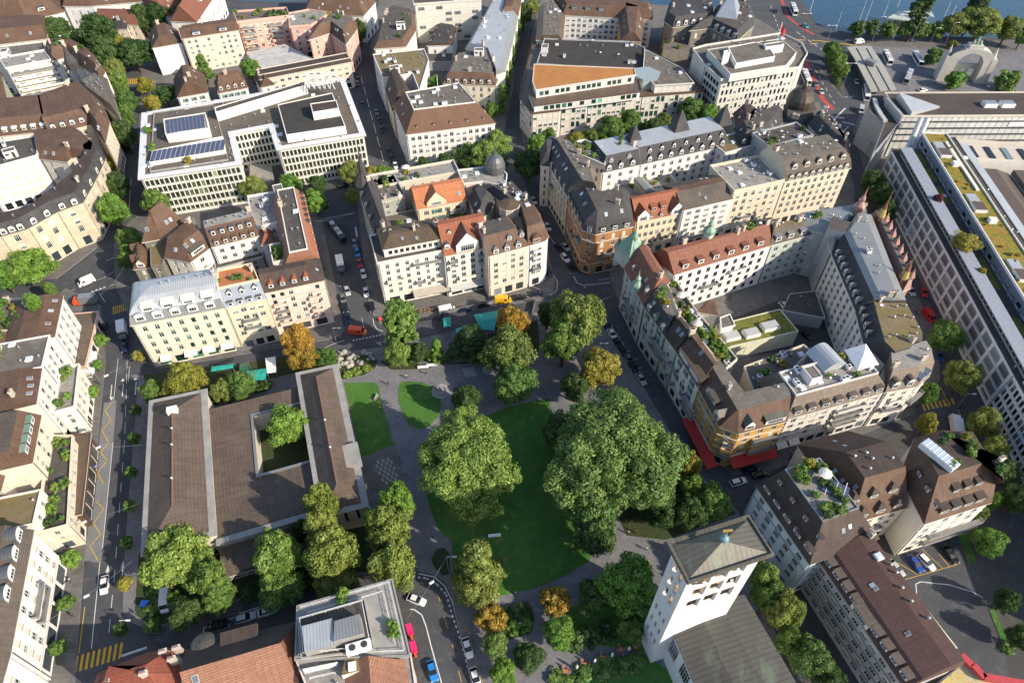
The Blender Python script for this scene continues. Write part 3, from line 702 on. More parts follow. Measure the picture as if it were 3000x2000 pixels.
g = MB(); _bp = [W('N', 2030+165, -140), W('N', 2330, -140), W('N', 2338, 60), W('N', 2170, 60)]; _bp = ccw(_bp); g.prism(_bp, -1.2, .004, 0, None, True); struct(g, 'bridge_deck', [asphalt])
NS = [0]
def slab(name, pts, z0, z1, top, side=None):
 NS[0] += 1; z1 += 0 if name == 'bus_lane' else .0005*NS[0]
 p = ccw([np.array(q) for q in pts]); b = MB(); b.prism(p, z0, z1, 1, 0); o = struct(b, name, [top, side or kerb]); return o
def DP(*a): return [W('D', a[i], a[i+1]) for i in range(0, len(a), 2)]
def TP(t, *a): return [W(t, a[i], a[i+1]) for i in range(0, len(a), 2)]
K = .12
slab('pavement', DP(-400, 690, 120, 690, 150, 662, 215, 690, 232, 702, 243, 830, 215, 1110, 198, 1225, 162, 1700, -400, 1700), 0, K, pave)                       # left of the avenue
slab('pavement', DP(300, 862, 318, 872, 288, 1250, 282, 1400, 300, 1428, 345, 1447, 440, 1420, 650, 1340, 900, 1312, 960, 1310, 990, 1317, 1018, 1332, 1036, 1362, 1046, 1410, 1064, 1474, 1090, 1620, 1830, 1620, 1700, 1180, 1655, 1128, 1600, 1085, 1545, 1000, 1470, 875, 1384, 748, 1362, 716, 1330, 700, 1238, 716, 880, 797, 760, 812, 330, 862), 0, K, pathm)   # park and library
slab('pavement', DP(300, 735, 265, 655, 262, 560, 300, 505, 470, 440, 700, 470, 740, 505, 790, 755, 782, 775, 640, 800, 370, 846, 345, 838), 0, K, pave)          # block left of centre
slab('pavement', DP(845, 690, 830, 560, 820, 440, 860, 395, 1185, 380, 1240, 500, 1275, 645, 1270, 672, 1240, 690, 960, 728, 905, 745, 872, 745), 0, K, pave)     # block in the middle
slab('pavement', DP(1330, 612, 1255, 440, 1232, 330, 1500, 240, 1880, 235, 1960, 420, 1965, 500, 1450, 605, 1355, 632), 0, K, pave)
slab('pavement', DP(1408, 660, 1396, 610, 1440, 570, 1960, 465, 2020, 520, 2150, 760, 2160, 870, 2100, 950, 1760, 1085, 1690, 1090, 1640, 1060, 1560, 950, 1440, 745), 0, K, pave)
slab('pavement', DP(1700, 1170, 1740, 1110, 2080, 985, 2200, 985, 2290, 1140, 2500, 1700, 1900, 1700), 0, K, court)
slab('pavement', DP(-300, 640, 130, 640, 222, 570, 240, 480, 250, 330, 265, 260, 255, 130, 215, 30, -300, 30), 0, K, pave)
slab('pavement', DP(335, 480, 318, 330, 322, 240, 330, 60, 820, 40, 800, 190, 848, 400, 836, 430, 700, 420, 420, 490), 0, K, pave)
slab('pavement', DP(935, 390, 900, 240, 850, 110, 870, 0, 1190, 0, 1180, 200, 1145, 360, 1060, 385), 0, K, pave)
slab('pavement', DP(1200, 330, 1195, 200, 1240, 0, 1700, 20, 1850, 110, 1845, 180, 1800, 245, 1500, 250, 1250, 320), 0, K, pave)
slab('pavement', DP(190, 1620, 225, 1540, 330, 1480, 470, 1462, 660, 1398, 930, 1345, 940, 1390, 965, 1480, 985, 1640), 0, K, court)
slab('pavement', DP(1985, 390, 1960, 300, 1990, 220, 1950, 110, 2010, 95, 2080, 98, 2500, 90, 2800, 330, 2800, 1700, 2500, 1300, 2150, 700, 2040, 520), 0, K, pave)
slab('traffic_island', TP('03', 478, 370, 520, 290, 600, 290, 650, 440, 585, 590, 560, 580), 0, K, soil)
Z1 = K+.05
slab('lawn', TP('11', 690, 1170, 890, 1165, 915, 1190, 945, 1330, 1015, 1560)+TP('21', 1030, 5, 955, 30, 870, 70, 800, 85), K, Z1, lawn)
slab('lawn', TP('11', 1060, 1168, 1110, 1157, 1200, 1165, 1290, 1203, 1320, 1240, 1328, 1330, 1300, 1400, 1250, 1455, 1190, 1472, 1120, 1450, 1075, 1370, 1047, 1290, 1045, 1215), K, Z1, lawn)
slab('lawn', DP(1165, 935, 1262, 915, 1275, 1060, 1335, 1180, 1372, 1250, 1352, 1290, 1300, 1322, 1240, 1348, 1165, 1366, 1110, 1372, 1062, 1362, 1046, 1330, 1040, 1285, 1038, 1246, 1005, 1212, 985, 1160, 968, 1080, 990, 1010), K, Z1, lawn)
slab('lawn', DP(1002, 1262, 1020, 1258, 1034, 1272, 1032, 1318, 1018, 1322, 1000, 1306, 990, 1285), K, Z1, soil)
slab('flower_bed', TP('11', 645, 1000, 700, 985, 890, 990, 912, 1030, 890, 1080, 820, 1120, 700, 1145, 655, 1140), K, Z1, soil)
slab('flower_bed', DP(870, 830, 935, 822, 965, 838, 1090, 835, 1130, 815, 1115, 770, 1235, 735, 1240, 800, 1190, 850, 1120, 826, 1000, 838, 985, 848, 900, 850), K, Z1-.01, soil)
slab('flower_bed', DP(330, 862, 560, 836, 690, 812, 760, 816, 765, 845, 700, 852, 480, 900, 340, 905), K, Z1, soil)
slab('flower_bed', DP(320, 1270, 500, 1230, 840, 1140, 850, 1190, 940, 1290, 900, 1306, 640, 1336, 440, 1414, 352, 1440, 310, 1410), K, Z1, soil)
slab('lawn', DP(1130, 1405, 1220, 1392, 1228, 1420, 1220, 1455, 1130, 1480), K, Z1, soil)
slab('lawn', DP(1290, 1400, 1400, 1370, 1500, 1420, 1500, 1500, 1300, 1470), K, Z1, lawn)
slab('lawn', DP(1290, 1560, 1480, 1500, 1560, 1560, 1580, 1620, 1270, 1620), K, Z1, lawn)
slab('flower_bed', DP(1420, 1190, 1500, 1110, 1640, 1120, 1690, 1180, 1530, 1240, 1440, 1230), K, Z1-.02, soil)
slab('paved_square', TP('21', 800, 90, 1030, 10, 1075, 130, 1115, 300, 1010, 340, 890, 320, 830, 280), K, K+.03, pave)
slab('flower_bed', TP('20', 985, 950, 1060, 930, 1065, 1000, 1050, 1240, 965, 1245), K, Z1+.1, soil)
slab('car_park', TP('23', 880, 770, 1330, 600, 1480, 780, 1560, 950, 1660, 1300, 1700, 1620, 1330, 1620, 1300, 1380), K, K+.02, asphalt)
slab('flower_bed', TP('23', 1350, 590, 1400, 575, 1475, 770, 1435, 800), K, K+.15, lawn); slab('flower_bed', TP('23', 1560, 1090, 1590, 1080, 1710, 1360, 1680, 1390), K, K+.15, lawn)
slab('station_square', TP('03', 640, 300, 1100, 320, 1330, 360, 2000, 330, 2000, 620, 780, 610), K, K+.02, pathm)
RP = {'w': MB(), 'y': MB(), 'r': MB()}
def strip(t, pts, w=.15, c='w', dash=None, z=.006):
 p = [W(t, pts[i], pts[i+1]) for i in range(0, len(pts), 2)]
 for a, b in zip(p[:-1], p[1:]):
  u, L = dirv(a, b); n = np.array([-u[1], u[0]])*w/2; s = 0
  while s < L:
   e = min(L, s+(dash[0] if dash else L)); q0, q1 = a+u*s, a+u*e
   RP[c].face([(*(q0-n), z), (*(q1-n), z), (*(q1+n), z), (*(q0+n), z)]); s = e+(dash[1] if dash else 1)
def quadp(t, pts, c, z=.008):
 p = ccw([W(t, pts[i], pts[i+1]) for i in range(0, len(pts), 2)]); RP[c].face([(*q, z) for q in p])
slab('bus_lane', TP('20', 650, -20, 742, -20, 664, 780, 553, 765), 0, .004, asph_l); slab('bus_lane', TP('10', 683, 1300, 765, 1282, 742, 1560, 650, 1560), 0, .0045, asph_l)
strip('20', [815, 0, 745, 940], .14, 'w', (3, 3)); strip('20', [738, 990, 708, 1310], .14, 'w', (3, 2.5)); strip('20', [655, 780, 600, 1340], .16); strip('20', [742, -10, 672, 690], .14)
strip('10', [835, 1010, 818, 1568], .13, 'w', (4, 2)); strip('10', [850, 1060, 842, 1160], .13); strip('10', [775, 1010, 745, 1290], .13); strip('20', [557, 1065, 517, 1370], .2, 'y')
strip('10', [740, 1290, 690, 1350, 728, 1410, 670, 1480, 715, 1560], .22, 'y', None, .014); strip('20', [715, -10, 660, 50, 700, 110, 640, 190, 680, 260], .22, 'y', None, .014); strip('20', [635, 380, 680, 425, 615, 520, 660, 590, 590, 670, 640, 760], .22, 'y', None, .014)
for i in range(9):
 x, y = 800-36.5*i, 1300+11*i; quadp('20', (x-9, y+2, x+9, y-2, x-8, y+108, x-27, y+113), 'y')
for i in range(8): x = 740+13*i; quadp('10', (x, 668-3.5*i, x+7, 666-3.5*i, x+9, 718-4*i, x+2, 720-4*i), 'y')
strip('10', [425, 580, 700, 470, 830, 380], .13, 'w', (3, 2)); strip('10', [480, 612, 600, 575, 830, 495], .13, 'w', (4, 1.5)); strip('10', [650, 575, 690, 640], .15); strip('10', [600, 570, 700, 535], .5, 'w', (.6, .6)); strip('10', [700, 365, 790, 330], .4, 'w', (.5, .5))
for x, y, d in ((730, 1160, 1), (806, 1150, -1), (890, 1140, -1)):     # lane arrows
 strip('10', [x+4, y+20, x-4, y+105], .25); yy = y+100 if d > 0 else y+8; quadp('10', (x-12, yy, x+14, yy, x+1, yy+(25*d if d > 0 else -22)), 'w', .013)
for x, y in ((706, 795), (806, 770)): strip('20', [x, y+45, x-5, y+105], .25); quadp('20', (x-14, y+48, x+14, y+48, x+3, y-8), 'w')
strip('11', [560, 940, 620, 912, 690, 890], .15); strip('11', [745, 890, 940, 852], .45, 'w', (.5, .5)); strip('11', [905, 945, 1000, 935], .15); strip('11', [1190, 885, 1370, 852], .15); strip('11', [880, 740, 885, 780, 905, 815, 945, 828], .18)
strip('11', [700, 610, 740, 810], .12); strip('11', [665, 530, 700, 620], .12); strip('11', [840, 600, 900, 750], .12); strip('11', [875, 600, 920, 740], .12); strip('11', [765, 145, 775, 210], .5); strip('11', [540, 190, 600, 560], 1.2, 'w', (2, .4)); strip('11', [500, 105, 745, 55], .2); strip('11', [805, 740, 825, 820], .12)
strip('12', [250, 640, 480, 590, 520, 560, 520, 500, 470, 415], .35, 'w', (.5, .5)); strip('12', [450, 180, 640, 440, 650, 450, 600, 450], .12); strip('12', [630, 470, 650, 510, 690, 528, 870, 510], .2); strip('12', [520, 500, 590, 585], .12, 'y', (2, 2)); strip('12', [790, 495, 870, 480], .12); strip('12', [740, 585, 870, 560], .12, 'y', (1, 1)); strip('12', [770, 640, 860, 605], .3, 'w', (.5, .5))
strip('12', [810, 800, 1050, 1145], .3, 'w', (.6, .6)); strip('12', [880, 800, 1100, 1150], .12); strip('12', [800, 860, 990, 1130], .12, 'w', (2, 2))
for i in range(6): strip('12', [860+38*i, 800+55*i, 890+38*i, 790+55*i], .12)
strip('21', [1140, 870, 1230, 880, 1300, 920, 1360, 985, 1400, 1120, 1460, 1300, 1530, 1568], .35, 'w', (.6, .6)); strip('21', [1180, 850, 1280, 870, 1350, 930, 1400, 1030, 1440, 1180, 1490, 1350, 1550, 1568], .25, 'w'); strip('21', [1300, 980, 1320, 1030], .14, 'y'); strip('21', [1345, 1125, 1370, 1210], .14, 'y'); strip('21', [1400, 1315, 1415, 1395], .14, 'y'); strip('21', [1440, 1485, 1460, 1560], .14, 'y')
strip('21', [1080, 1080, 1150, 1085, 1200, 1120, 1230, 1200, 1260, 1320, 1330, 1568], .25); strip('21', [1450, 1225, 1500, 1215, 1560, 1430], .12, 'y', None, .13); strip('21', [1510, 1455, 1560, 1445, 1600, 1568], .12, 'y', None, .13)
strip('20', [1335, 1260, 1335, 1205, 1500, 1150, 1690, 1085, 1790, 1060], .15); strip('20', [1500, 1150, 1503, 1205], .12); strip('20', [800, 1390, 965, 1335], .5, 'w', None, .15); strip('21', [0, 1110, 130, 1070], .15); strip('21', [115, 1080, 130, 1150], .12)
strip('23', [1010, 890, 1150, 850, 1360, 790], .14, 'y', None, .172); strip('23', [960, 780, 1090, 855], .14, 'y', None, .172); strip('23', [1120, 690, 1260, 820], .14, 'y', None, .172); strip('23', [1270, 650, 1370, 790], .14, 'y', None, .172); strip('23', [1190, 670, 1300, 805], .14, 'y', None, .172); strip('23', [1085, 980, 1080, 920, 1110, 905, 1300, 925, 1450, 970, 1520, 1010], .2, 'w', None, .172)
strip('23', [1515, 780, 1555, 860], .15, 'y'); strip('23', [1635, 790, 1660, 850], .15); strip('23', [1590, 950, 1610, 1000], .15, 'y'); strip('23', [1670, 1130, 1705, 1210], .15, 'y')
for i in range(8): quadp('13', (1120+27*i, 1310-6*i, 1132+27*i, 1308-6*i, 1152+27*i, 1330-6*i+18, 1138+27*i, 1350-6*i), 'y')
strip('13', [1250, 1200, 1300, 1330], .14, 'y'); strip('13', [1360, 1340, 1420, 1500], .15, 'y')
strip('03', [355, 400, 420, 530, 470, 650, 540, 720], 2.2, 'r'); strip('03', [200, 0, 250, 120, 330, 180, 450, 250], 1.6, 'r', (10, 4)); strip('03', [400, 420, 560, 700], .2, 'w', (3, 3)); strip('03', [440, 440, 600, 640], .2, 'y', (6, 2)); strip('03', [130, 40, 190, 210], .3, 'w', (3, 3)); strip('03', [280, 260, 460, 270, 620, 290, 700, 300], .8, 'y', (6, 3)); strip('03', [300, 290, 480, 285], .8, 'y', (4, 3))
strip('03', [530, 800, 620, 710], .6); strip('03', [560, 770, 610, 775], .7); strip('03', [600, 800, 680, 820], .6); strip('03', [590, 880, 640, 830], .3); strip('03', [610, 640, 690, 630], .3, 'w', (2, 1)); strip('03', [480, 350, 560, 480, 590, 580], .4, 'y'); strip('03', [300, 210, 470, 330], .4, 'w', (3, 2)); strip('03', [700, 300, 1100, 330], .4)
for i in range(7): quadp('00', (820+14*i, 520-1.2*i, 828+14*i, 520-1.2*i, 836+14*i, 555-1.2*i, 826+14*i, 556-1.2*i), 'y')
strip('00', [860, 1180, 845, 1400], .2); strip('01', [800, 500, 960, 1100], .25, 'w', (8, 3)); strip('00', [900, 1420, 870, 1540], .2)
for k, m in (('w', line_w), ('y', line_y), ('r', line_r)): struct(RP[k], 'road_marking', [m])
G = [('roof_vent', 5)]
La = bld('apartment_house', 'cream corner house with a curved pale metal roof, cream roof blinds and teal windows', R('10', 862, 787, 1470, 672, 14, 17.5), 17.5, cream,
 [fac(0, 3, 5, 4.4, 1.3, 1.9, cols=7, glass=m_glassg, st='g,g,g,g,n', sc=(1, 2, 3, 4), gw=3.2, awn=[(2.5, 5.5, 4.2, 1.6, m_awn), (9, 12.5, 4.2, 1.6, m_awn), (14, 17.5, 4.2, 1.6, m_awn), (19, 22.5, 4.2, 1.6, m_awn)]), fac(3, 3.4, 5, 4.4, cols=4, glass=m_glassg)],
 (1,), [(3.0, .9, s_grey), (1.4, 1.2, s_pale), (1.3, 2.2, s_pale), (.6, 2.6, s_pale)], s_pale, dorm=[(0, 0, 5, .25, 2.6, 1.7, 'arch', dict(m=(m_white, s_grey, s_pale), st='x')), (1, 0, 4, .1, 3.2, 1.3, 'shed', dict(m=(m_white, s_grey, m_awn), f=(.1, .98)))], chim=1, clutter=G, trim=beige)
Lb = bld('apartment_house', 'narrow cream house with blue-grey zinc roof and scaffolded arches below', Q('10', 17.5, 1474, 671, 1745, 612)+[W('10', 1672, 440, 17.5), W('10', 1412, 490, 17.5)], 17.5, yellow,
 [fac(0, 3, 5, 5, 1.6, 1.6, cols=4, frame=m_frame, bal=[(2, 1, 3), (3, 1, 3)])], (1, 3), [(4.6, 2.6, s_blue)], t_orange, dorm=[(0, 0, 3, .55, 1.2, 1.4, 'gable'), (0, 0, 4, .04, 1.3, 1.3, 'flat')], chim=1, par=.7, garden=4)
Lc = bld('apartment_house', 'pink and white corner house with dark roof and four red dormers', R('11', 160, 577, 556, 492, 10, 17.5), 17.5, pink,
 [fac(0, 3, 6, 4.2, 1.3, 1.6, cols=6, bal=[(q, 0.2, 1.8) for q in (1, 2, 3, 4)]+[(q, 4.2, 5.6) for q in (1, 2, 3, 4)], sc=(1, 5), st='gbgfgn', gw=3.4), fac(1, 3, 6, 4.2, 1.3, 1.6)],
 (3,), [(3.6, 4.2, t_dark)], t_dark, dorm=[(0, 0, 4, .2, 1.3, 1.3, 'hip', dict(m=(m_white, t_red, t_red), f=(.05, .8)))], trim=rose)
_q = Q('01', 17.5, 424, 1280)[0]; _p = Lc['pts'][2]
_u, _L = dirv(_p, _q); _n = np.array([-_u[1], _u[0]])
Lw = bld('apartment_house', 'long street wing with steep red tile slope and rows of arched dormers', [_p, _q, _q+_n*10, _p+_n*10], 17.5, pale, [fac(0, 3, 5, 4.2, 1.2, 1.7, st='gbgg')], (0+2,), [(4.2, [2.6, 1.5, 2.4, .05], tile('faded_red_tile', (.36, .17, .11), (.27, .12, .075)))], gravel_d,
 dorm=[(0, 0, 6, .15, 1.6, 1.3, 'arch', dict(m=(m_white, t_red, t_dark), f=(.45, .98))), (0, 0, 4, .15, 1.4, 1.2, 'gable', dict(m=(m_white, t_red, t_red), f=(.02, .4)))], par=.4, clutter=[('roof_vent', 4)], chim=2)
bld('courtyard_house', 'roof terrace house with a planted garden behind the pink corner house', R('11', 232, 385, 390, 350, 8, 17), 17, pale, [fac(0, 3, 5)], (), (), gravel, par=.9, garden=13)
bld('courtyard_house', 'small russet roofed court house between the tall wings', R('11', 150, 262, 235, 240, 6, 15), 15, white, [fac(0, 2.6, 5)], (), [(3, 2.6, t_rust)], t_rust, chim=1)
Ld = bld('courtyard_house', 'white rear house with brown tiled roof and two rows of dormers', R('10', 1385, 275, 1702, 197, 10, 16), 16, white, [fac(0, 3, 5, 4, 1.4, 1.5, st='gggn'), fac(3, 3, 5)], (1, 3), [(5.0, 3.4, t_brown)], gravel_l,
 dorm=[(0, 0, 5, .55, 1.2, 1.5, 'flat', dict(st='x')), (0, 0, 5, .05, 1.2, 1.4, 'shed', dict(m=(m_white, t_brown, t_brown)))], clutter=[('roof_vent', 9)], chim=1)
Le = bld('courtyard_house', 'brown roofed house with a broad glazed dormer and moss below its ridge', Q('10', 15, 1085, 345, 1250, 372, 1378, 278, 1250, 140, 1085, 270), 15, pale, [fac(1, 3, 5, 4, 1.6, 1.6), fac(0, 3, 5)], (), [(4.5, [4, 4.2, .6, 3.2, 2.5], t_brown)], t_brown,
 dorm=[(0, 1, 1, .15, 5.0, 1.5, 'shed', dict(m=(m_white, s_green, s_cop)))], sky=[(0, 1, .3, .75), (0, 1, .62, .75), (0, 0, .4, .5)], chim=1)
bld('flat_roof_house', 'low flat roof strip covered in yellow moss between two brown roofs', Q('10', 14, 990, 405, 1068, 400, 1085, 330, 1085, 270, 1262, 132, 1275, 85, 1180, 130, 985, 265), 14, dkstone, [fac(0, 3, 5)], (), (), mossy, par=.35, oh=0)
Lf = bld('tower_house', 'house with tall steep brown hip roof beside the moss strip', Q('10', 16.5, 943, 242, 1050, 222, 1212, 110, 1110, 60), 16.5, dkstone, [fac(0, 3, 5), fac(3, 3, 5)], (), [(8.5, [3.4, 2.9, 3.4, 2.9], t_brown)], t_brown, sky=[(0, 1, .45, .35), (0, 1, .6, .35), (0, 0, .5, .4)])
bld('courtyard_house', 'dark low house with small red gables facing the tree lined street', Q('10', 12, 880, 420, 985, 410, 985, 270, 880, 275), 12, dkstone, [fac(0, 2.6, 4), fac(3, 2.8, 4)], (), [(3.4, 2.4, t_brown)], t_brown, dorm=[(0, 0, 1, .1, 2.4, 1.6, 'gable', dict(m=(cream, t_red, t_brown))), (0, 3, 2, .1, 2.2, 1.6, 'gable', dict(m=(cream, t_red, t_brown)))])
bld('courtyard_house', 'white court block with flat roof full of plant boxes', Q('01', 17.5, 100, 1500, 335, 1445, 320, 1258, 65, 1298), 17.5, white, [fac(0, 3, 5)], (), (), gravel_l, par=.8, clutter=[('air_conditioner', 3), ('roof_hatch', 2), ('plant_room', 1), ('roof_vent', 5)])
bld('courtyard_house', 'low grey courtyard building between the rear houses', Q('10', 9, 1420, 420, 1720, 340, 1735, 200, 1400, 290), 9, grey, [fac(0, 3, 3)], (), (), gravel_d, par=.3)
Ba = bld('town_house', 'white avenue house with narrow brown tiled roof and three skylights', R('10', 352, 862, 407, 600, 12, 17), 17, white, [fac(0, 3.2, 5, 4.5, 1.5, 1.8, st='gbgg', sc=(1, 3))], (0+2,), [(1.5, [4, .05, 4, .05], t_brown)], t_brown, sky=[(0, 0, .3, .5), (0, 0, .6, .5), (0, 0, .85, .4)], chim=1)
Bb = bld('town_house', 'tall white avenue house with grey flat roof and bay windows', R('10', 283, 1062, 330, 862, 18, 18), 18, white, [fac(0, 3.0, 6, 4.5, 1.4, 1.7, st='gbgn', sc=(1, 5))], (0, 2), (), gravel, par=.4, sky=(), clutter=[('roof_hatch', 3), ('roof_vent', 3)])
Bc = bld('town_house', 'white avenue house with weathered brown tiled roof and round chimney', R('10', 240, 1300, 278, 1066, 16, 18), 18, warmw, [fac(0, 3.0, 6, 4.5, 1.5, 1.7, st='gbgn', sc=(1, 5))], (0, 2), [(.9, [4.5, .05, 4.5, .05], t_orange if 0 else t_brown)], t_brown, chim=2, sky=[(0, 0, .3, .4), (0, 0, .5, .4), (0, 0, .7, .5)])
Bd = bld('town_house', 'cream avenue house with steep brown roof and lead dormers', R('20', 205, 120, 262, -180, 18, 16.5), 16.5, cream, [fac(0, 3.2, 6, 4.2, 1.4, 1.7, st='gbgn', sc=(1, 2))], (), [(4.5, [3.0, 1, 2, 1], t_brown)], t_grey, dorm=[(0, 0, 4, .25, 2.0, 1.5, 'flat', dict(m=(m_white, s_lead, s_green), f=(.1, .9)))], chim=2)
Bd2 = bld('town_house', 'low roof terrace house covered with golden moss beside the avenue', R('20', 225, 530, 278, 300, 22, 13), 13, pale, [fac(0, 3.2, 5)], (), (), mossy, par=.5, oh=0)
Be = bld('town_house', 'white avenue house with taupe roof and arched lead dormers', R('20', 60, 1370, 212, 575, 16, 16), 16, white, [fac(0, 3.1, 5, 4.8, 1.5, 1.7, st='fbgfz', sc=(1,), gw=4.2, gh=3.6, shop='s', bal=[(2, 2.2, 4.6), (3, 2.2, 4.6)]), fac(1, 3, 5), fac(3, 3, 5)], (), [(4.2, [3.6, .1, 2, .1], t_grey)], t_grey,
 dorm=[(0, 0, 4, .38, 3.0, 1.5, 'arch', dict(m=(m_white, s_lead, s_lead), f=(.35, 1), st='gx'))], clutter=[('roof_vent', 4)])
bld('town_house', 'white corner house at the bottom left edge with glazed shop floor', R('20', -60, 1800, 55, 1395, 16, 16), 16, white, [fac(0, 3.1, 5, 4.8, 1.5, 1.7, st='fbgfz', gw=4.2, gh=3.6)], (), [(4.0, [3.4, .1, 2, .1], t_grey)], t_grey)
bld('shop_pavilion', 'low shop front with timber slatted roof and red edge stripes', Q('10', 5, 468, 1060, 555, 1060, 640, 705, 470, 722), 5, pale, [fac(1, 3, 1, 4.4, gw=2.6, gh=3.2)], (), (), paving('slat_roof', (.16, .12, .085), .5, .4), par=.25, trim=rose)
bld('shop_pavilion', 'terrace roof with planters and red parasol in front of the white house', Q('10', 10, 362, 1365, 490, 1330, 520, 1060, 410, 1085), 10, warmw, [fac(1, 3, 3, 4.4, 1.5, 1.6), fac(0, 3, 3)], (), (), gravel_l, par=.9, garden=5)
bld('shop_pavilion', 'long low brown canopy roof above the shop windows of the avenue', Q('20', 6, 417, 480, 528, 455, 588, -60, 470, -60), 6, m_frameb, [fac(1, 3.2, 1, 5, gw=2.8, gh=3.8)], (), (), s_brown, par=.12)
bld('shop_pavilion', 'planted roof terrace strip between cream house and brown canopy', Q('20', 9, 260, 585, 445, 535, 478, -40, 330, -40), 9, cream, [fac(0, 3.2, 3), fac(1, 3, 3)], (), (), gravel_d, par=.9, garden=14)
bld('town_house', 'brown roofed house at the left edge behind the avenue terraces', Q('10', 15, 0, 1290, 60, 1300, 95, 850, -60, 860), 15, beige, [fac(1, 3, 4)], (), [(3, 2, t_brown)], gravel, garden=5)
bld('town_house', 'house with red leaved roof garden at the left edge', Q('10', 16, -60, 835, 60, 830, 235, 810, 250, 620, -60, 640), 16, beige, [fac(0, 3, 5), fac(1, 3, 5)], (), (), gravel, par=.8, garden=22, chim=1)
bld('town_house', 'brown roofed rear house at the lower left edge', Q('20', 14, -80, 300, 0, 300, 100, -60, -80, -60), 14, beige, [fac(0, 3, 4)], (), [(3, 2, t_brown)], t_brown, garden=0)
Pa = bld('palace', 'sandstone palace with curving facade, brick red panels and slate mansard', Q('00', 15.5, -150, 1590, 0, 1552, 180, 1500, 370, 1392, 540, 1330, 625, 1180, 690, 1040, 640, 950, 560, 1010, 570, 1060, 480, 1200, 200, 1420, -150, 1480), 15.5, sand,
 [fac(i, 3.3, 4, 5.2, 1.7, 2.3, st='gbgf', sc=(1, 2, 3), gw=2.6, gh=3.4) for i in (1, 2, 3, 4, 5, 6)], (), [(3.6, [1.6]*7+[1.0]*5, t_slate)], t_dark, dorm=[(0, i, k, .1, 1.7, 1.6, 'arch', dict(m=(pale, t_slate, s_lead))) for i, k in ((0, 2), (1, 3), (2, 2), (3, 2), (4, 2), (5, 2))], chim=4, clutter=[('roof_vent', 6)], trim=sand)
Pb = bld('apartment_house', 'white court block with rows of beige window blinds', Q('00', 17, -150, 1130, 235, 1025, 245, 1010, 225, 900, -150, 960), 17, white, [fac(0, 3.2, 5, 4, 2.2, 1.5, st='f')], (), (), gravel_d, par=.5, clutter=[('plant_room', 1), ('roof_vent', 5), ('air_conditioner', 2)])
Pc = bld('apartment_house', 'house with two brown roof slopes and long skylights beside the sandstone palace', Q('00', 15.5, 265, 1040, 440, 1060, 470, 1030, 620, 1050, 640, 950, 560, 885, 480, 880, 235, 915), 15.5, beige, [fac(0, 3, 5)], (), [(3.6, [3, .1, 1, .1, 2.6, 1, 1, 1], t_brown)], t_brown, sky=[(0, 0, .2, .5), (0, 0, .5, .5), (0, 4, .3, .5), (0, 4, .7, .5)], chim=1)
Pd = bld('apartment_house', 'cream house with brown roof and round lead dormers above the street trees', Q('00', 16, 330, 880, 600, 815, 690, 930, 715, 800, 672, 690, 560, 590, 290, 690), 16, cream, [fac(0, 3.2, 5, 4, 1.2, 1.7), fac(1, 3, 5), fac(2, 3, 5)], (), [(5, [3.6, 1.6, 2.5, 2.5, 2, 2, .1], t_brown)], t_brown, dorm=[(0, 0, 4, .25, 1.6, 1.3, 'arch', dict(m=(m_white, t_brown, s_lead)))], chim=2)
Pe = bld('apartment_house', 'cream house with red brown roof and white dormer awnings at the left edge', Q('00', 16, -150, 930, 0, 893, 330, 855, 292, 690, -150, 730), 16, pale, [fac(1, 3.2, 4, 4, 1.4, 1.7, st='gb'), fac(0, 3.2, 4)], (), [(5, [3.6, 3.6, .1, 2, 2], t_brown)], t_brown, dorm=[(0, 1, 5, .2, 1.6, 1.2, 'shed', dict(m=(m_white, t_brown, m_white)))])
Pf = bld('apartment_house', 'white balcony block with striped terraces at the left edge', Q('00', 16, 40, 450, 330, 395, 290, 340, 0, 385), 16, white, [fac(0, 3.2, 6, 3, 2.4, 1.3, 'g', st='bf', sc=(1, 2, 3, 4, 5), bal=[(q, 0, 5) for q in (1, 2, 3, 4, 5)])], (), (), gravel_l, par=.5, clutter=[('roof_hatch', 2), ('roof_vent', 3)])
bld('apartment_house', 'pale stepped block behind the balcony block', Q('00', 16, -150, 400, 0, 385, 300, 330, 280, 280, -150, 330), 16, pale, [fac(0, 3, 4)], (), (), gravel, par=.6, clutter=[('plant_room', 1)])
Pg = bld('apartment_house', 'brown hipped corner house with pointed slate turret', Q('00', 16, 345, 400, 450, 370, 530, 430, 660, 520, 690, 470, 610, 360, 480, 290, 300, 325), 16, pale, [fac(0, 3, 5), fac(1, 3, 5), fac(2, 3, 5)], (), [(4.5, 2.4, t_brown)], t_brown, chim=3, garden=4, clutter=[('satellite_dish', 3)])
_t = MB(); _c = W('00', 480, 440, 16); _t.lathe((*_c, 15.5), [(2.6, 0), (2.6, 2.5), (2.9, 2.6), (1.4, 5.5), (.05, 10)], 8, 0); _t.build('turret_roof', [t_slate], Pg['root'])
Ph = bld('apartment_house', 'pale house clad in scaffold sheeting above the street trees', Q('00', 15, 560, 600, 690, 700, 780, 770, 700, 520, 640, 490, 530, 560), 15, concrete, [fac(0, 3, 5), fac(1, 3, 5)], (), [(2, 1.5, t_grey)], gravel, clutter=[('roof_vent', 8)])
bld('apartment_house', 'white gabled house at the far left edge with green shutters', Q('00', 14, -60, 700, 50, 690, 0, 480, -100, 500), 14, yellow, [fac(1, 3, 5, 4, 1.2, 1.7, st='s'), fac(0, 3, 5)], (), [(4, 3, t_brown)], t_brown)
bld('apartment_house', 'long brown roofed row house behind the trees at the top left', Q('00', 13, -150, 300, 0, 290, 300, 255, 320, 150, -150, 150), 13, cream, [fac(1, 3, 4), fac(0, 3, 4)], (), [(5, [4, 4, .1, 4, .1], t_brown)], t_brown, chim=1, sky=[(0, 1, .2, .5), (0, 1, .7, .5)])
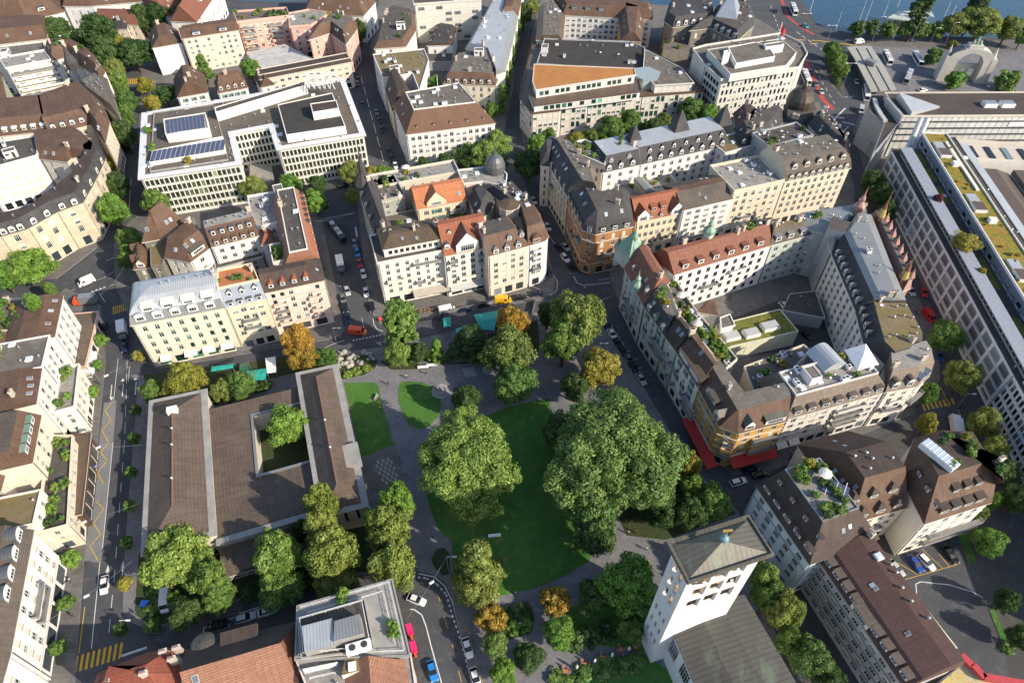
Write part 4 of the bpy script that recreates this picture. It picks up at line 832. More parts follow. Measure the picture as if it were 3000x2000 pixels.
bld('church_hall', 'large brown hipped hall roof at the top left corner', Q('00', 12, -200, 160, 170, 140, 420, 80, 420, -130, -200, -130), 12, white, [fac(1, 4, 3), fac(2, 4, 3)], (), [(9, [9, 9, 8, 8, 9], t_brown)], t_brown, dorm=[(0, 1, 1, .25, 3, 1.4, 'shed')])
bld('town_house', 'white long house with dark windows at the top edge left', Q('00', 14, 415, 40, 600, 40, 940, 10, 930, -130, 415, -130), 14, white, [fac(0, 3.4, 3), fac(1, 3.4, 3)], (), [(4, 3, t_brown)], t_brown, sky=[(0, 1, .3, .5)])
bld('church', 'church nave with orange brown roof and white gable at the top edge', Q('00', 14, 1120, 140, 1290, 145, 1450, -90, 1240, -120), 14, white, [fac(1, 4, 2, 3, 1.4, 3)], (), [(7, [.05, 7, .05, 7], t_rust)], t_rust)
bld('church_hall', 'reddish tiled side hall left of the church nave', Q('00', 11, 930, 60, 1110, 110, 1240, -60, 960, -80), 11, white, [fac(0, 4, 2)], (), [(6, [.1, 5, .1, 5], t_rust)], t_rust)
bld('villa', 'small cream villa with slate roof between the tall dark trees', Q('00', 10, 745, 190, 830, 190, 835, 130, 740, 130), 10, cream, [fac(0, 2.6, 3, 3.5, 1.2, 2), fac(1, 2.6, 3)], (), [(3, 2.4, t_slate)], t_slate, chim=1)
bld('villa', 'russet roofed villa row behind the cream villa', Q('00', 10, 660, 150, 900, 165, 900, 95, 660, 90), 10, cream, [fac(0, 2.8, 3)], (), [(3.5, [3, .1, 3, .1], t_rust)], t_rust)
Ma = bld('apartment_house', 'cream corner house with stepped terraces and small stone balconies', R('11', 912, 383, 1345, 300, 13, 17.5), 17.5, pale,
 [fac(0, 3, 6, 4.4, 1.2, 1.6, cols=6, bal=[(3, .2, 2.0), (2, 3.1, 4.2), (2, 5, 6), (5, 3, 6)], sc=(1, 5), st='g', gw=3.4, awn=[(9, 23, 4.4, 2.6, plain('taupe_awning', (.42, .37, .31), .85))]), fac(3, 3, 6)], (1,), (), gravel_d, par=.5)
_r = offset(Ma['pts'], [2.0, .05, 1.0, 2.4])
bld('apartment_house', 'set back penthouse with mossy brown roof above the cream corner house', _r, 20.6, pale, [fac(0, 2.4, 2, .3, 1.1, 1.5, 0, cols=9, st='g', frame=m_frameb), fac(3, 2.4, 2, .3, 1.1, 1.5, 0)], (), [(1.6, [4.5, .1, 4.5, 3], t_moss)], t_moss, z0=17.5, chim=3, clutter=[('roof_vent', 4)])
Mb = bld('apartment_house', 'pale house with big red tiled roof and broad curved gable', R('11', 1348, 335, 1650, 270, 14, 17), 17, pale,
 [fac(0, 3.2, 6, 4.4, 1.5, 1.7, cols=4, bal=[(5, 0, 1), (4, 0, 1), (5, 3, 4), (4, 3, 4), (2, .9, 3.1)], sc=(1,), st='g', gw=3.6, awn=[(1, 14, 4.3, 1.6, m_blindg)])], (1, 3), [(7.0, [6.4, .05, 6.4, .05], t_red)], t_red,
 dorm=[(0, 0, 1, .02, 7.0, 3.0, 'gable', dict(m=(white, t_rust, t_rust), f=(.22, .78), ww=4.2, st='g')), (0, 0, 2, .22, 1.6, 1.2, 'arch', dict(m=(m_white, t_red, s_lead), f=(-.32, 1.32))), (0, 0, 2, .66, 1.0, .8, 'arch', dict(m=(m_white, t_red, s_lead), f=(-.1, 1.1)))])
Mc = bld('apartment_house', 'pale pink house with brown mansard and six hooded lead dormers', R('12', 68, 335, 335, 264, 13, 17.5), 17.5, P('blush_plaster', (.72, .61, .50)),
 [fac(0, 3.4, 6, 4.6, 1.4, 1.6, cols=4, st='gfgb', sc=(1,), gw=2.6, gh=2.9)], (3,), [(5.0, 3.6, t_brown)], gravel_d, dorm=[(0, 0, 3, .06, 1.7, 1.4, 'hip', dict(m=(m_white, t_brown, s_lead), f=(.05, .85))), (0, 0, 2, .52, 1.4, 1.2, 'hip', dict(m=(m_white, t_brown, s_lead), f=(.4, 1)))], chim=2)
Mk = bld('apartment_house', 'narrow white corner bay house with brown arched gable and balconies', Q('12', 17.5, 335, 264, 440, 232, 460, 205, 400, 60, 290, 90), 17.5, white, [fac(0, 3, 6, 4.6, 1.6, 1.5, bal=[(q, 0, 1.9) for q in (2, 4, 5)], cols=2, gw=2.6), fac(2, 3, 6, 4.6)], (), [(5.0, [3, 3, 2.5, 1.5, .1], t_brown)], t_brown, dorm=[(0, 0, 1, .05, 3.0, 1.7, 'arch', dict(m=(t_rust, t_brown, t_brown), st='gx'))])
Md = bld('apartment_house', 'dark roofed street house with cluttered gravel terraces', Q('02', 17.5, 295, 1430, 400, 1400, 235, 1210, 60, 1250), 17.5, cream, [fac(1, 3, 6, 4.6)], (), [(2.4, 1.6, t_slate)], gravel_d, clutter=[('roof_vent', 9), ('roof_hatch', 2), ('air_conditioner', 2)], chim=2)
_b = MB(); _c = W('02', 205, 1395, 18); _b.lathe((*_c, 17.5), [(3.2, 0), (3.2, 3.4), (3.5, 3.5), (3.4, 3.7)], 10, 0); _b.build('roof_drum', [beige], Md['root']); _b = MB(); _b.lathe((*_c, 21.2), [(3.4, 0), (.4, .8), (.3, .8)], 10, 0); _b.build('drum_roof', [t_moss], Md['root'])
bld('courtyard_house', 'blue slate roofed rear wing with skylights', Q('02', 16.5, 0, 1440, 70, 1400, 110, 1300, 0, 1215, -60, 1300), 16.5, cream, [fac(0, 3, 5), fac(4, 3, 5)], (), [(3.4, 2.6, t_slate)], t_slate, sky=[(0, 0, .4, .5), (0, 4, .5, .5)])
Me = bld('courtyard_house', 'yellow court house with bright orange roof and cross gable', R('01', 1172, 1372, 1488, 1312, 11, 16), 16, yellow, [fac(0, 3.2, 5, 4, 1.8, 1.7, st='gs', bal=[(3, 2.6, 4), (4, 2.6, 4)])], (), [(4.6, [5, .05, 5, .05], t_orange)], t_orange,
 dorm=[(0, 0, 1, .04, 6.5, 1.6, 'gable', dict(m=(yellow, t_orange, t_orange), f=(.05, .75), ww=3))], sky=[(0, 0, .88, .4)])
Mg = bld('apartment_house', 'dark slate roofed side wing along the bus street', Q('01', 17, 905, 1580, 985, 1545, 905, 1215, 790, 1250), 17, greystone, [fac(3, 3, 5, 4.4)], (), [(4, [.1, 1.8, 1.5, 3.2], t_slate)], gravel_d, chim=3, dorm=[(0, 3, 4, .1, 1.3, 1.3, 'gable', dict(m=(pale, t_slate, t_slate)))])
_b = MB(); _c = W('01', 828, 1235, 17); _b.lathe((*_c, 16), [(3.0, 0), (3.0, 3), (3.4, 3.1), (1.8, 6.5), (1.3, 7), (1.2, 9), (1.6, 9.2), (.5, 12), (.2, 14.5), (.08, 19)], 8, 0); _b.build('spire', [t_slate], Mg['root'])
bld('courtyard_house', 'grey terraced rear house crowded with chimneys', R('01', 915, 1330, 1085, 1290, 13, 16.5), 16.5, greystone, [fac(0, 3, 5)], (), (), gravel, par=.9, clutter=[('roof_vent', 8), ('air_conditioner', 1)], chim=3, garden=2)
bld('courtyard_house', 'house row with pale flat terraces facing the white office', R('01', 895, 1235, 1440, 1135, 7, 16.5), 16.5, beige, [fac(0, 3, 5)], (), (), gravel_l, par=.9, clutter=[('roof_hatch', 3), ('roof_vent', 6), ('terrace_parasol', 1)], garden=4)
Mh = bld('apartment_house', 'pale corner house with round lead dome', Q('01', 17.5, 1480, 1210, 1600, 1195, 1745, 1230, 1755, 1150, 1700, 1095, 1440, 1125), 17.5, warmw, [fac(0, 3, 5), fac(1, 3, 5)], (), (), gravel_l, par=.6, clutter=[('roof_vent', 6), ('roof_hatch', 2)])
_b = MB(); _c = W('01', 1680, 1125, 17.5); _b.lathe((*_c, 17), [(3.2, 0), (3.2, 1.6), (3.6, 1.8), (3.5, 3.6), (2.9, 5.2), (1.8, 6.4), (.5, 7.0), (.3, 8.6), (.05, 10)], 14, 0); _b.build('dome', [s_lead], Mh['root'], None, True)
bld('courtyard_house', 'low courtyard roofs with terraces in the middle block', Q('01', 11, 1000, 1560, 1520, 1460, 1480, 1330, 960, 1420), 11, grey, [fac(0, 3, 3)], (), (), gravel, par=.6, clutter=[('roof_vent', 8), ('satellite_dish', 2), ('roof_hatch', 2)], garden=4)
Z = 9.0
A_ = Q('20', Z, 938, 720, 1408, 590) + [W('10', 1347, 1215, Z), W('10', 990, 1290, Z)]
LW = bld('library_wing', 'long brown hipped library wing beside the avenue with stone gutter edges', A_, Z, beige, [fac(0, 3.2, 2, 4.5, 2, 3), fac(3, 3.4, 2, 4.6, 1.6, 3.2, 'w')], (), (), concrete, oh=.5)
def hiproof(pts, z, rise, mat, root, gut=.8):
 r = offset(pts, [gut, gut*1.4, gut, gut]); b = MB(); mb0 = (r[0]+r[1])/2; mb1 = (r[3]+r[2])/2; u, L = dirv(mb0, mb1); w_ = np.linalg.norm(r[1]-r[0])
 a0, a1 = mb0+u*w_*.55, mb1-u*w_*.55; z1 = z+rise
 b.face([(*r[0], z), (*r[1], z), (*a0, z1)]); b.face([(*r[1], z), (*r[2], z), (*a1, z1), (*a0, z1)]); b.face([(*r[2], z), (*r[3], z), (*a1, z1)]); b.face([(*r[3], z), (*r[0], z), (*a0, z1), (*a1, z1)])
 b.build('hipped_roof', [mat], root); q = MB(); q.beam((*a0, z1), (*a1, z1), .3, .2); q.build('ridge_cap', [t_pink], root)
 return a0, a1, z1
h0 = hiproof(A_, Z+.15, 3.6, t_lib, LW['root'])
for f in (.25, .6, .78): put('roof_vent', small_mesh('roof_vent'), LW['root'], (*(h0[0]+(h0[1]-h0[0])*f), Z+3.7))
_b = MB(); _b.box((*(h0[1]+(A_[2]-A_[3])*.0), Z+3), 2.4, 1.6, 1.6, .3); _b.build('roof_lantern', [m_white], LW['root'])
B_ = [W('21', 540, 470, Z), W('21', 838, 400, Z), W('11', 640, 1052, Z), W('11', 383, 1107, Z)]
RW = bld('library_wing', 'brown hipped library wing beside the park lawn with stone end wall', B_, Z, sand, [fac(0, 2.6, 2, 3, .9, 4.5, 0, st='n'), fac(1, 3.4, 2, 4.6, 1.6, 3.2, 'w')], (), (), concrete, oh=.5)
h1 = hiproof(B_, Z+.15, 3.2, t_lib, RW['root'])
_c = W('21', 730, 75, Z+1); _b = MB(); _b.box((*_c, Z-.2), 4.6, 6.5, 1.5, .33); _b.build('roof_lantern', [concrete], RW['root'])
for f in (.3, .55): put('roof_vent', small_mesh('roof_vent'), RW['root'], (*(h1[0]+(h1[1]-h1[0])*f), Z+3.2))
z2 = 7.2
o_ = [W('20', 1420, 640, z2), W('21', 530, 440, z2), W('11', 415, 1190, z2), W('10', 1352, 1345, z2)]; o_ = ccw(o_)
i_ = [W('21', 127, 208, z2-.6), W('21', 470, 112, z2-.6), W('11', 430, 1300, z2-.6), W('11', 90, 1385, z2-.6)]; i_ = ccw(i_)
CN = empty('library_court_wings', (*(sum(o_)/4), 0), 'low brown roofs linking both library wings round a square court', 'building')
b = MB(); w_ = MB()
for k in range(4):
 j = (k+1) % 4
 b.face([(*o_[k], z2), (*o_[j], z2), (*i_[j], z2-.6), (*i_[k], z2-.6)])
 w_.face([(*i_[j], 0), (*i_[k], 0), (*i_[k], z2-.6), (*i_[j], z2-.6)]); w_.face([(*o_[k], 0), (*o_[j], 0), (*o_[j], z2), (*o_[k], z2)])
b.build('roof', [t_lib], CN); w_.build('wall', [beige], CN)
b = MB(); b.ring(offset(i_, -.5), offset(i_, .12), z2-.62, z2-.25, 0); b.build('gutter', [s_grey], CN)
b = MB(); _u, _L = dirv(o_[0], o_[1]); _n = np.array([-_u[1], _u[0]]); b.box((*((o_[0]+o_[1])/2-_n*.3), z2-.3), _L, 1.5, .6, 0, 0, None, _u); b.build('parapet', [concrete], CN)
_p0, _p1 = o_[0]-_n*7, o_[1]-_n*7
b = MB(); b.face([(*(_p0), 4.2), (*(_p1), 4.2), (*(o_[1]-_n*1.1), 5.2), (*(o_[0]-_n*1.1), 5.2)]); b.face([(*_p0, 0), (*_p1, 0), (*_p1, 4.2), (*_p0, 4.2)]); b.face([(*(_p1), 0), (*o_[1], 0), (*(o_[1]-_n*1.1), 5.2), (*_p1, 4.2)]); b.build('lower_roof', [t_lib], CN)
for k in range(14):
 put('window', window_mesh(1.4, 1.6, 'x'), CN, (*(_p0+(_p1-_p0)*(k+.5)/14-_n*.2), 1.5), math.atan2(_u[1], _u[0]))
slab('lawn', [p+(sum(i_)/4-p)*.02 for p in i_], K, K+.1, soil)
Na = bld('apartment_house', 'orange brick corner house with dark slate mansard and stone balconies', Q('02', 17, 692, 1508, 772, 1535, 1018, 1482, 1000, 1300, 800, 1330, 590, 1285), 17, brickw,
 [fac(i, 2.9, 5, 4.8, 1.2, 1.9, bal=[(1, .6, 1.4), (2, .6, 1.4)], sc=(1, 4), gw=2.8) for i in (0, 1)]+[fac(5, 2.9, 5, 4.8, 1.2, 1.9, sc=(1, 4), bal=[(2, 2, 3), (3, 4, 5)])], (), [(3.4, 1.3, t_slate), (3.0, [2.6, 2.6, 2.6, 1.5, 1.5, 3.0], t_slate)], gravel_d,
 dorm=[(0, 0, 1, .1, 1.6, 1.6, 'flat', dict(m=(m_white, t_slate, t_slate))), (0, 1, 3, .1, 1.6, 1.6, 'flat', dict(m=(m_white, t_slate, t_slate))), (0, 5, 5, .1, 1.4, 1.6, 'flat', dict(m=(m_white, t_slate, t_slate)))], sky=[(1, 1, .3, .5), (1, 1, .75, .5), (1, 5, .3, .5), (1, 5, .6, .4)], chim=2, trim=beige)
Nb = bld('apartment_house', 'shaded street house with glazed slate roof and green terrace rail', Q('02', 17, 588, 1282, 800, 1325, 740, 1150, 620, 1010, 505, 975, 415, 985), 17, sand,
 [fac(5, 2.9, 5, 4.6, 1.2, 1.9, sc=(1, 4), bal=[(2, 1, 2), (3, 4, 5)])], (), [(3.0, 1.3, t_slate), (3.2, [.2, 1, 1, 1, 1, 3.2], t_slate)], gravel, dorm=[(0, 5, 6, .1, 1.4, 1.6, 'arch', dict(m=(pale, t_slate, s_lead)))], sky=[(1, 5, .2, .4), (1, 5, .3, .4), (1, 5, .4, .4), (1, 5, .6, .4), (1, 5, .7, .4)], chim=3, clutter=[('roof_vent', 5)])
bld('apartment_house', 'narrow stone corner turret house by the tree at the street fork', Q('02', 17, 415, 1085, 470, 1090, 540, 975, 480, 950, 415, 985), 17, beige, [fac(4, 2.6, 5), fac(0, 2.6, 5)], (), [(5, 2.2, t_slate)], s_lead)
Nc = bld('apartment_house', 'yellow house with red roof and two white stepped gables', R('02', 1038, 1458, 1345, 1393, 11, 15), 15, yellow, [fac(0, 3.1, 4, 4.2, 1.3, 1.7, cols=7, bal=[(1, .1, 3), (2, 4, 6.9)], sc=(1, 3), st='g')], (1, 3), [(5.4, [5.2, .05, 5.2, .05], t_red)], t_red,
 dorm=[(0, 0, 2, .01, 4.2, 2.2, 'gable', dict(m=(white, t_red, t_red), f=(-.22, 1.22), ww=2.4)), (0, 0, 2, .35, 2.0, 1.4, 'shed', dict(m=(t_red, t_red, t_red), f=(.3, .7))), (0, 0, 3, .04, 1.1, 1.0, 'hip', dict(m=(m_white, t_red, s_lead), f=(.2, .85)))])
Nd = bld('apartment_house', 'white house with plain grey brown pitched roof between red and beige fronts', R('02', 1345, 1378, 1672, 1302, 14, 17), 17, white, [fac(0, 3.1, 6, 4.4, 1.8, 1.5, cols=5, st='ggb', bal=[(1, 0, 5)])], (1, 3), [(3.2, [6, .05, 6, .05], t_grey)], t_brown)
Ne = bld('hotel', 'beige hotel front with flat grey roof terrace', R('03', -118, 1262, 215, 1190, 15, 19), 19, P('hotel_beige', (.66, .58, .44)), [fac(0, 3.2, 6, 4.6, 1.3, 1.8, cols=6, sc=(1, 5), st='gb', bal=[(2, 1, 3)])], (1, 3), (), gravel_l, par=1.0, clutter=[('air_conditioner', 3), ('roof_hatch', 2), ('roof_vent', 6)])
Ne2 = bld('hotel', 'long beige hotel corner with two rows of arched dormers', R('03', 215, 1190, 650, 1100, 15, 19), 19, P('hotel_beige', (.66, .58, .44)), [fac(0, 3.2, 6, 4.6, 1.3, 1.8, cols=9, sc=(1, 5), st='g'), fac(1, 3, 6)], (3,), [(3.2, .9, t_grey), (3.2, 2.2, t_grey)], gravel,
 dorm=[(0, 0, 9, .06, 1.5, 1.6, 'arch', dict(m=(P('hotel_beige', (.66, .58, .44)), s_lead, s_lead))), (1, 0, 5, .1, 1.8, 1.6, 'arch', dict(m=(P('hotel_beige', (.66, .58, .44)), s_lead, s_lead))), (0, 1, 4, .06, 1.5, 1.6, 'arch', dict(m=(pale, s_lead, s_lead)))], clutter=[('roof_vent', 6), ('satellite_dish', 2)], chim=2)
bld('hotel', 'slate roofed hotel rear wing towards the station square', Q('03', 19, 600, 1000, 640, 1010, 560, 830, 440, 740, 380, 820, 500, 950), 19, greystone, [fac(1, 3, 5)], (), [(4, 2.5, t_slate)], gravel_d, dorm=[(0, 1, 4, .1, 1.5, 1.6, 'arch', dict(m=(pale, s_lead, s_lead)))], clutter=[('roof_vent', 8), ('satellite_dish', 2)], chim=5)
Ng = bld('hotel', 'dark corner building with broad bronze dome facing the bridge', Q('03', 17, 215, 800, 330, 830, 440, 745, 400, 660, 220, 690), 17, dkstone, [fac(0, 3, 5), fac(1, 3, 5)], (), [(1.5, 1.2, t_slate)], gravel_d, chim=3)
_b = MB(); _c = W('03', 312, 700, 18); _b.lathe((*_c, 18), [(5.0, 0), (5.0, 1.8), (5.3, 1.9), (5.0, 3.8), (4.1, 5.8), (2.6, 7.0), (1.2, 7.4), (1.1, 8.8), (1.3, 8.9), (.1, 10.6)], 16, 0); _b.build('dome', [seam('dark_bronze', (.085, .065, .05), .8)], Ng['root'], None, True)
bld('hotel', 'white rendered court block behind the hotel terraces', R('03', 115, 965, 400, 893, 9, 21), 21, s_pale, [fac(0, 3.4, 5, 3, 1.6, 1.6), fac(3, 3, 4)], (), (), gravel_d, par=.7, clutter=[('air_conditioner', 2), ('satellite_dish', 3), ('roof_vent', 7)], garden=3)
bld('hotel', 'dark slate court wing under the dome', Q('03', 17, -80, 960, 100, 920, 210, 800, 200, 720, -40, 760, -110, 850), 17, dkstone, [fac(0, 3, 5), fac(5, 3, 5)], (), [(4, 3, t_slate)], gravel_d, dorm=[(0, 0, 3, .15, 1.5, 1.5, 'gable', dict(m=(pale, t_slate, t_slate)))], chim=4, clutter=[('roof_vent', 6)])
Nh = bld('apartment_house', 'long white court front under slate mansard with two rows of pointed dormers', R('02', 1065, 1078, 1650, 948, 14, 16.5), 16.5, white, [fac(0, 3.3, 5, 4, 1.4, 1.7, st='g', bal=[(2, 1, 2), (3, 4, 5)])], (3,), [(5.4, 2.6, t_slate)], s_pale,
 dorm=[(0, 0, 8, .08, 1.6, 1.5, 'gable', dict(m=(m_white, t_slate, t_slate))), (0, 0, 7, .58, 1.3, 1.2, 'gable', dict(m=(m_white, t_slate, t_slate)))], chim=2)
Nh2 = bld('apartment_house', 'white court house with green framed roof terrace and slate dormers', R('02', 815, 1132, 1062, 1078, 14, 16.5), 16.5, white, [fac(0, 3.3, 5, 4, 1.4, 1.7, st='g')], (1,), [(5.0, 2.4, t_slate)], s_pale, dorm=[(0, 0, 3, .08, 1.7, 1.5, 'gable', dict(m=(m_white, t_slate, t_slate))), (0, 0, 2, .55, 1.4, 1.2, 'hip', dict(m=(m_white, s_lead, s_lead)))], chim=1, garden=2)
for k, (nx, bx, by, ww, hh) in enumerate(((Nh2, 1040, 905, 5.5, 6.0), (Nh, 1342, 842, 7, 8.0), (Nh, 1628, 790, 6, 7.0))):
 c_ = W('02', bx, by, 23); u_, _ = dirv(Nh['pts'][0], Nh['pts'][1]); n_ = np.array([-u_[1], u_[0]]); b = MB(); a_, d_ = c_-u_*ww/2-n_*ww*.1, c_+u_*ww/2-n_*ww*.1; e_, f_ = d_+n_*ww*.8, a_+n_*ww*.8; tp = (*(sum((a_, d_, e_, f_))/4), 21.5+hh)
 for p, q in ((a_, d_), (d_, e_), (e_, f_), (f_, a_)): b.face([(*p, 21.0), (*q, 21.0), tp])
 b.build('roof_pyramid', [t_slate], nx['root'])
bld('courtyard_house', 'white roof house with green awning beside the slate corner', Q('02', 19, 640, 1010, 830, 1090, 815, 985, 700, 930, 615, 950), 19, white, [fac(0, 2.6, 5), fac(1, 2.6, 5)], (), (), gravel_l, par=.9, clutter=[('roof_vent', 4), ('terrace_parasol', 1)], garden=9)
bld('apartment_house', 'white rear house with mossy flat roof near the domed corner', R('02', 1622, 1005, 1800, 955, 9, 17), 17, white, [fac(0, 3, 5), fac(3, 3, 4)], (), (), mossy, par=.4, clutter=[('roof_hatch', 1)])
bld('apartment_house', 'maroon roofed house below the white office block', Q('02', 16, 1700, 870, 1800, 900, 1860, 800, 1760, 720, 1680, 745), 16, dkstone, [fac(0, 3, 5)], (), [(5, 3, tile('maroon_tile', (.12, .045, .05)))], t_dark, chim=1)
bld('courtyard_house', 'low courtyard house with planted deck and leaning grey roof', R('02', 960, 1300, 1320, 1225, 11, 9), 9, beige, [fac(0, 3, 3)], (), (), gravel_l, par=.5, garden=16)
bld('courtyard_house', 'grey sheet roofed box in the planted court', R('02', 1105, 1270, 1165, 1255, 8, 13), 13, greystone, [], (), [(1.2, [.1, 2, .1, .1], s_grey)], s_grey)
_g = greenst
Rb = bld('apartment_house', 'red brown roofed corner house with three green copper turrets', Q('12', 16, 965, 415, 1090, 655, 1255, 505, 1140, 300), 16, _g, [fac(0, 2.9, 5, 4.6, 1.2, 2.0, sc=(1, 4), bal=[(1, 1, 3), (2, 1, 3)], st='gsg'), fac(1, 3, 4)], (), [(5.8, [4.6, .1, 4.6, 1], t_rust)], t_rust, dorm=[(0, 0, 3, .3, 1.2, 1.1, 'gable', dict(m=(m_white, t_rust, s_lead)))], chim=2, sky=[(0, 0, .6, .6), (0, 0, .75, .5)])
def turret(root, t, x, y, z, r, mat, wallm, tall=1.0, nm='turret'):
 c = W(t, x, y, z); b = MB(); b.lathe((*c, z-6), [(r, 0), (r, 6), (r*1.25, 6.2), (r*1.2, 6.6)], 8, 1)
 b.lathe((*c, z+.6), [(r*1.2, 0), (r*1.35, .5*tall), (r*1.25, 1.2*tall), (r*.75, 2.0*tall), (r*.45, 2.6*tall), (r*.6, 3.1*tall), (r*.55, 3.6*tall), (r*.2, 4.5*tall), (.1, 6.2*tall), (.03, 7*tall)], 8, 0); b.build(nm, [mat, wallm], root)
turret(Rb['root'], '12', 1015, 300, 19, 1.7, s_green, _g, 1.35); turret(Rb['root'], '12', 920, 290, 17, 1.0, s_green, _g, .8); turret(Rb['root'], '12', 1080, 320, 18, 1.0, s_green, _g, .8); turret(Rb['root'], '12', 1042, 545, 16.5, 1.4, s_green, _g, .9); turret(Rb['root'], '12', 1515, 190, 22, 1.5, s_green, _g, .9)
_c = W('12', 1000, 340, 16); _u = (.82, .55); b = MB(); b.box((*_c, 14), 7, 6, 5, 0, 0, None, _u); pb = [np.array(_c)+np.array(_u)*sx*3.7+np.array([-_u[1], _u[0]])*sy*3.2 for sx, sy in ((-1, -1), (1, -1), (1, 1), (-1, 1))]
for i in range(4): b.face([(*pb[i], 19), (*pb[(i+1) % 4], 19), (*_c, 26)], 1)
b.build('stair_tower', [_g, s_green], Rb['root'])
Rc = bld('apartment_house', 'grey green house with dark slate roofs and copper bay roof', Q('12', 16, 1092, 660, 1225, 850, 1300, 740, 1255, 560, 1200, 545), 16, _g, [fac(0, 2.9, 5, 4.6, 1.2, 2.0, sc=(1,), bal=[(2, 2, 4), (3, 2, 4)], st='gsg')], (), [(3.6, [2.4, .1, 2, 2, 1], t_slate)], gravel, dorm=[(0, 0, 3, .1, 1.5, 1.5, 'arch', dict(m=(pale, s_green, s_cop)))], clutter=[('roof_vent', 3)], garden=4, sky=[(0, 0, .2, .7)])
Rd = bld('apartment_house', 'grey green house with steep dark gable roof and roof hatches', Q('12', 16, 1228, 855, 1302, 955, 1432, 868, 1335, 742), 16, _g, [fac(0, 2.9, 5, 4.6, 1.2, 2.0, sc=(1,), bal=[(1, 1, 2), (3, 1, 2)])], (1, 3), [(5.0, [4.6, .05, 4.6, .05], t_dark)], t_dark, sky=[(0, 0, .3, .6), (0, 0, .6, .6)], chim=1)
Re = bld('apartment_house', 'pale street house with brown roof and lilac banded dormer strip', Q('12', 16, 1305, 960, 1448, 1192, 1590, 1070, 1432, 870), 16, pale, [fac(0, 2.9, 5, 4.6, 1.2, 2.0, sc=(1,), st='gsb', bal=[(1, 2, 4), (2, 2, 4)])], (1, 3), [(5.0, [5.4, .05, 4.6, .05], t_brown)], t_brown, dorm=[(0, 0, 2, .1, 5.5, 1.4, 'shed', dict(m=(plain('lilac_panel', (.46, .38, .55), .7), t_brown, t_moss), st='f'))], chim=2, sky=[(0, 0, .4, .75)])
Rf = bld('apartment_house', 'ochre striped corner house with brown mansard above red awnings', [W('N', *p, 15) for p in ((2046, 1132), (2110, 1248), (2163, 1267), (2303, 1231), (2291, 1150), (2168, 1180), (2098, 1088))], 15, ochre,
 [fac(0, 3, 5, 4.6, 1.3, 2.0, sc=(1, 4), awn=[(1, 17, 4.2, 2.6, m_awnr)]), fac(1, 2.6, 5, 4.6, 1.3, 2.0, sc=(1, 2, 3, 4), bal=[(1, .3, 1.6), (2, .3, 1.6), (3, .3, 1.6)]), fac(2, 3, 5, 4.6, 1.3, 2.0, sc=(1, 4), bal=[(1, 1, 3), (2, 1, 3), (3, 1, 3)], awn=[(.3, 13, 4.2, 2.9, m_awnr)])], (), [(4.6, [4.0, 3.2, 3.6, .1, .5, .5, .1], t_brown)], gravel,
 dorm=[(0, 0, 1, .25, 5, 1.5, 'shed', dict(m=(pale, t_brown, t_grey), f=(.2, .6))), (0, 0, 1, .05, 2.4, 1.8, 'gable', dict(m=(pale, t_brown, s_cop), f=(.68, .92))), (0, 2, 1, .08, 2.6, 1.8, 'gable', dict(m=(pale, s_cop, s_cop), f=(.08, .36))), (0, 2, 1, .08, 5.5, 1.7, 'shed', dict(m=(pale, s_cop, s_cop), f=(.5, .98)))], chim=1, trim=beige)
Rg = bld('apartment_house', 'pale ornate south front with beige roof, square dormers and rounded balconies', R('13', 235, 1400, 892, 1218, 13, 15), 15, P('silver_plaster', (.60, .58, .56), .15), [fac(0, 3, 5, 4.6, 1.5, 1.9, sc=(1, 2, 3, 4), bal=[(q, 4.5, 7.5) for q in (1, 2, 3, 4)]+[(q, 10, 12) for q in (2, 3)], awn=[(.6, 3.6, 4.1, 1.4, m_awn), (4.2, 7.2, 4.1, 1.4, m_awn)])], (), [(4.4, 3.0, tile('taupe_tile', (.24, .19, .145)))], gravel_l,
 dorm=[(0, 0, 7, .1, 1.9, 1.7, 'flat', dict(m=(m_white, s_blue, t_grey)))], par=.6, clutter=[('air_conditioner', 6), ('plant_room', 1), ('roof_hatch', 4), ('roof_vent', 6)], garden=5)
c_ = [W('13', *p, 20) for p in ((480, 1090), (645, 1048), (522, 922), (362, 962))]; b = MB(); n_ = 8
for i in range(n_):
 f0, f1 = i/n_, (i+1)/n_; z_ = lambda f: 19.6+2.6*math.sin(math.pi*f)
 p0, p1, p2, p3 = c_[0]+(c_[1]-c_[0])*f0, c_[0]+(c_[1]-c_[0])*f1, c_[3]+(c_[2]-c_[3])*f1, c_[3]+(c_[2]-c_[3])*f0
 b.face([(*p0, z_(f0)), (*p1, z_(f1)), (*p2, z_(f1)), (*p3, z_(f0))]); b.face([(*p0, 17), (*p1, 17), (*p1, z_(f1)), (*p0, z_(f0))])
b.build('barrel_roof', [s_pale], Rg['root'])
tq = [W('13', *p, 21) for p in ((700, 1088), (840, 1046), (755, 910), (612, 952))]; tt = empty('terrace_tent', (*(sum(tq)/4), 17.9), 'white tent with pointed fabric roof on the ring block terrace', 'tent'); b = MB(); tp = (*(sum(tq)/4), 23)
for i in range(4): b.face([(*tq[i], 21), (*tq[(i+1) % 4], 21), tp])
b.build('canopy', [m_white], tt)
for p in tq: b = MB(); b.tube((*p, 17.9), (*p, 21), .08, 6); b.build('pole', [m_steel], tt)
bld('courtyard_house', 'rear terrace row with vents behind the pale south front', Q('13', 14, 20, 1230, 150, 1200, 380, 960, 340, 930, -40, 1070), 14, beige, [], (), (), gravel, par=.6, clutter=[('air_conditioner', 3), ('roof_hatch', 2), ('roof_vent', 5)], garden=5)
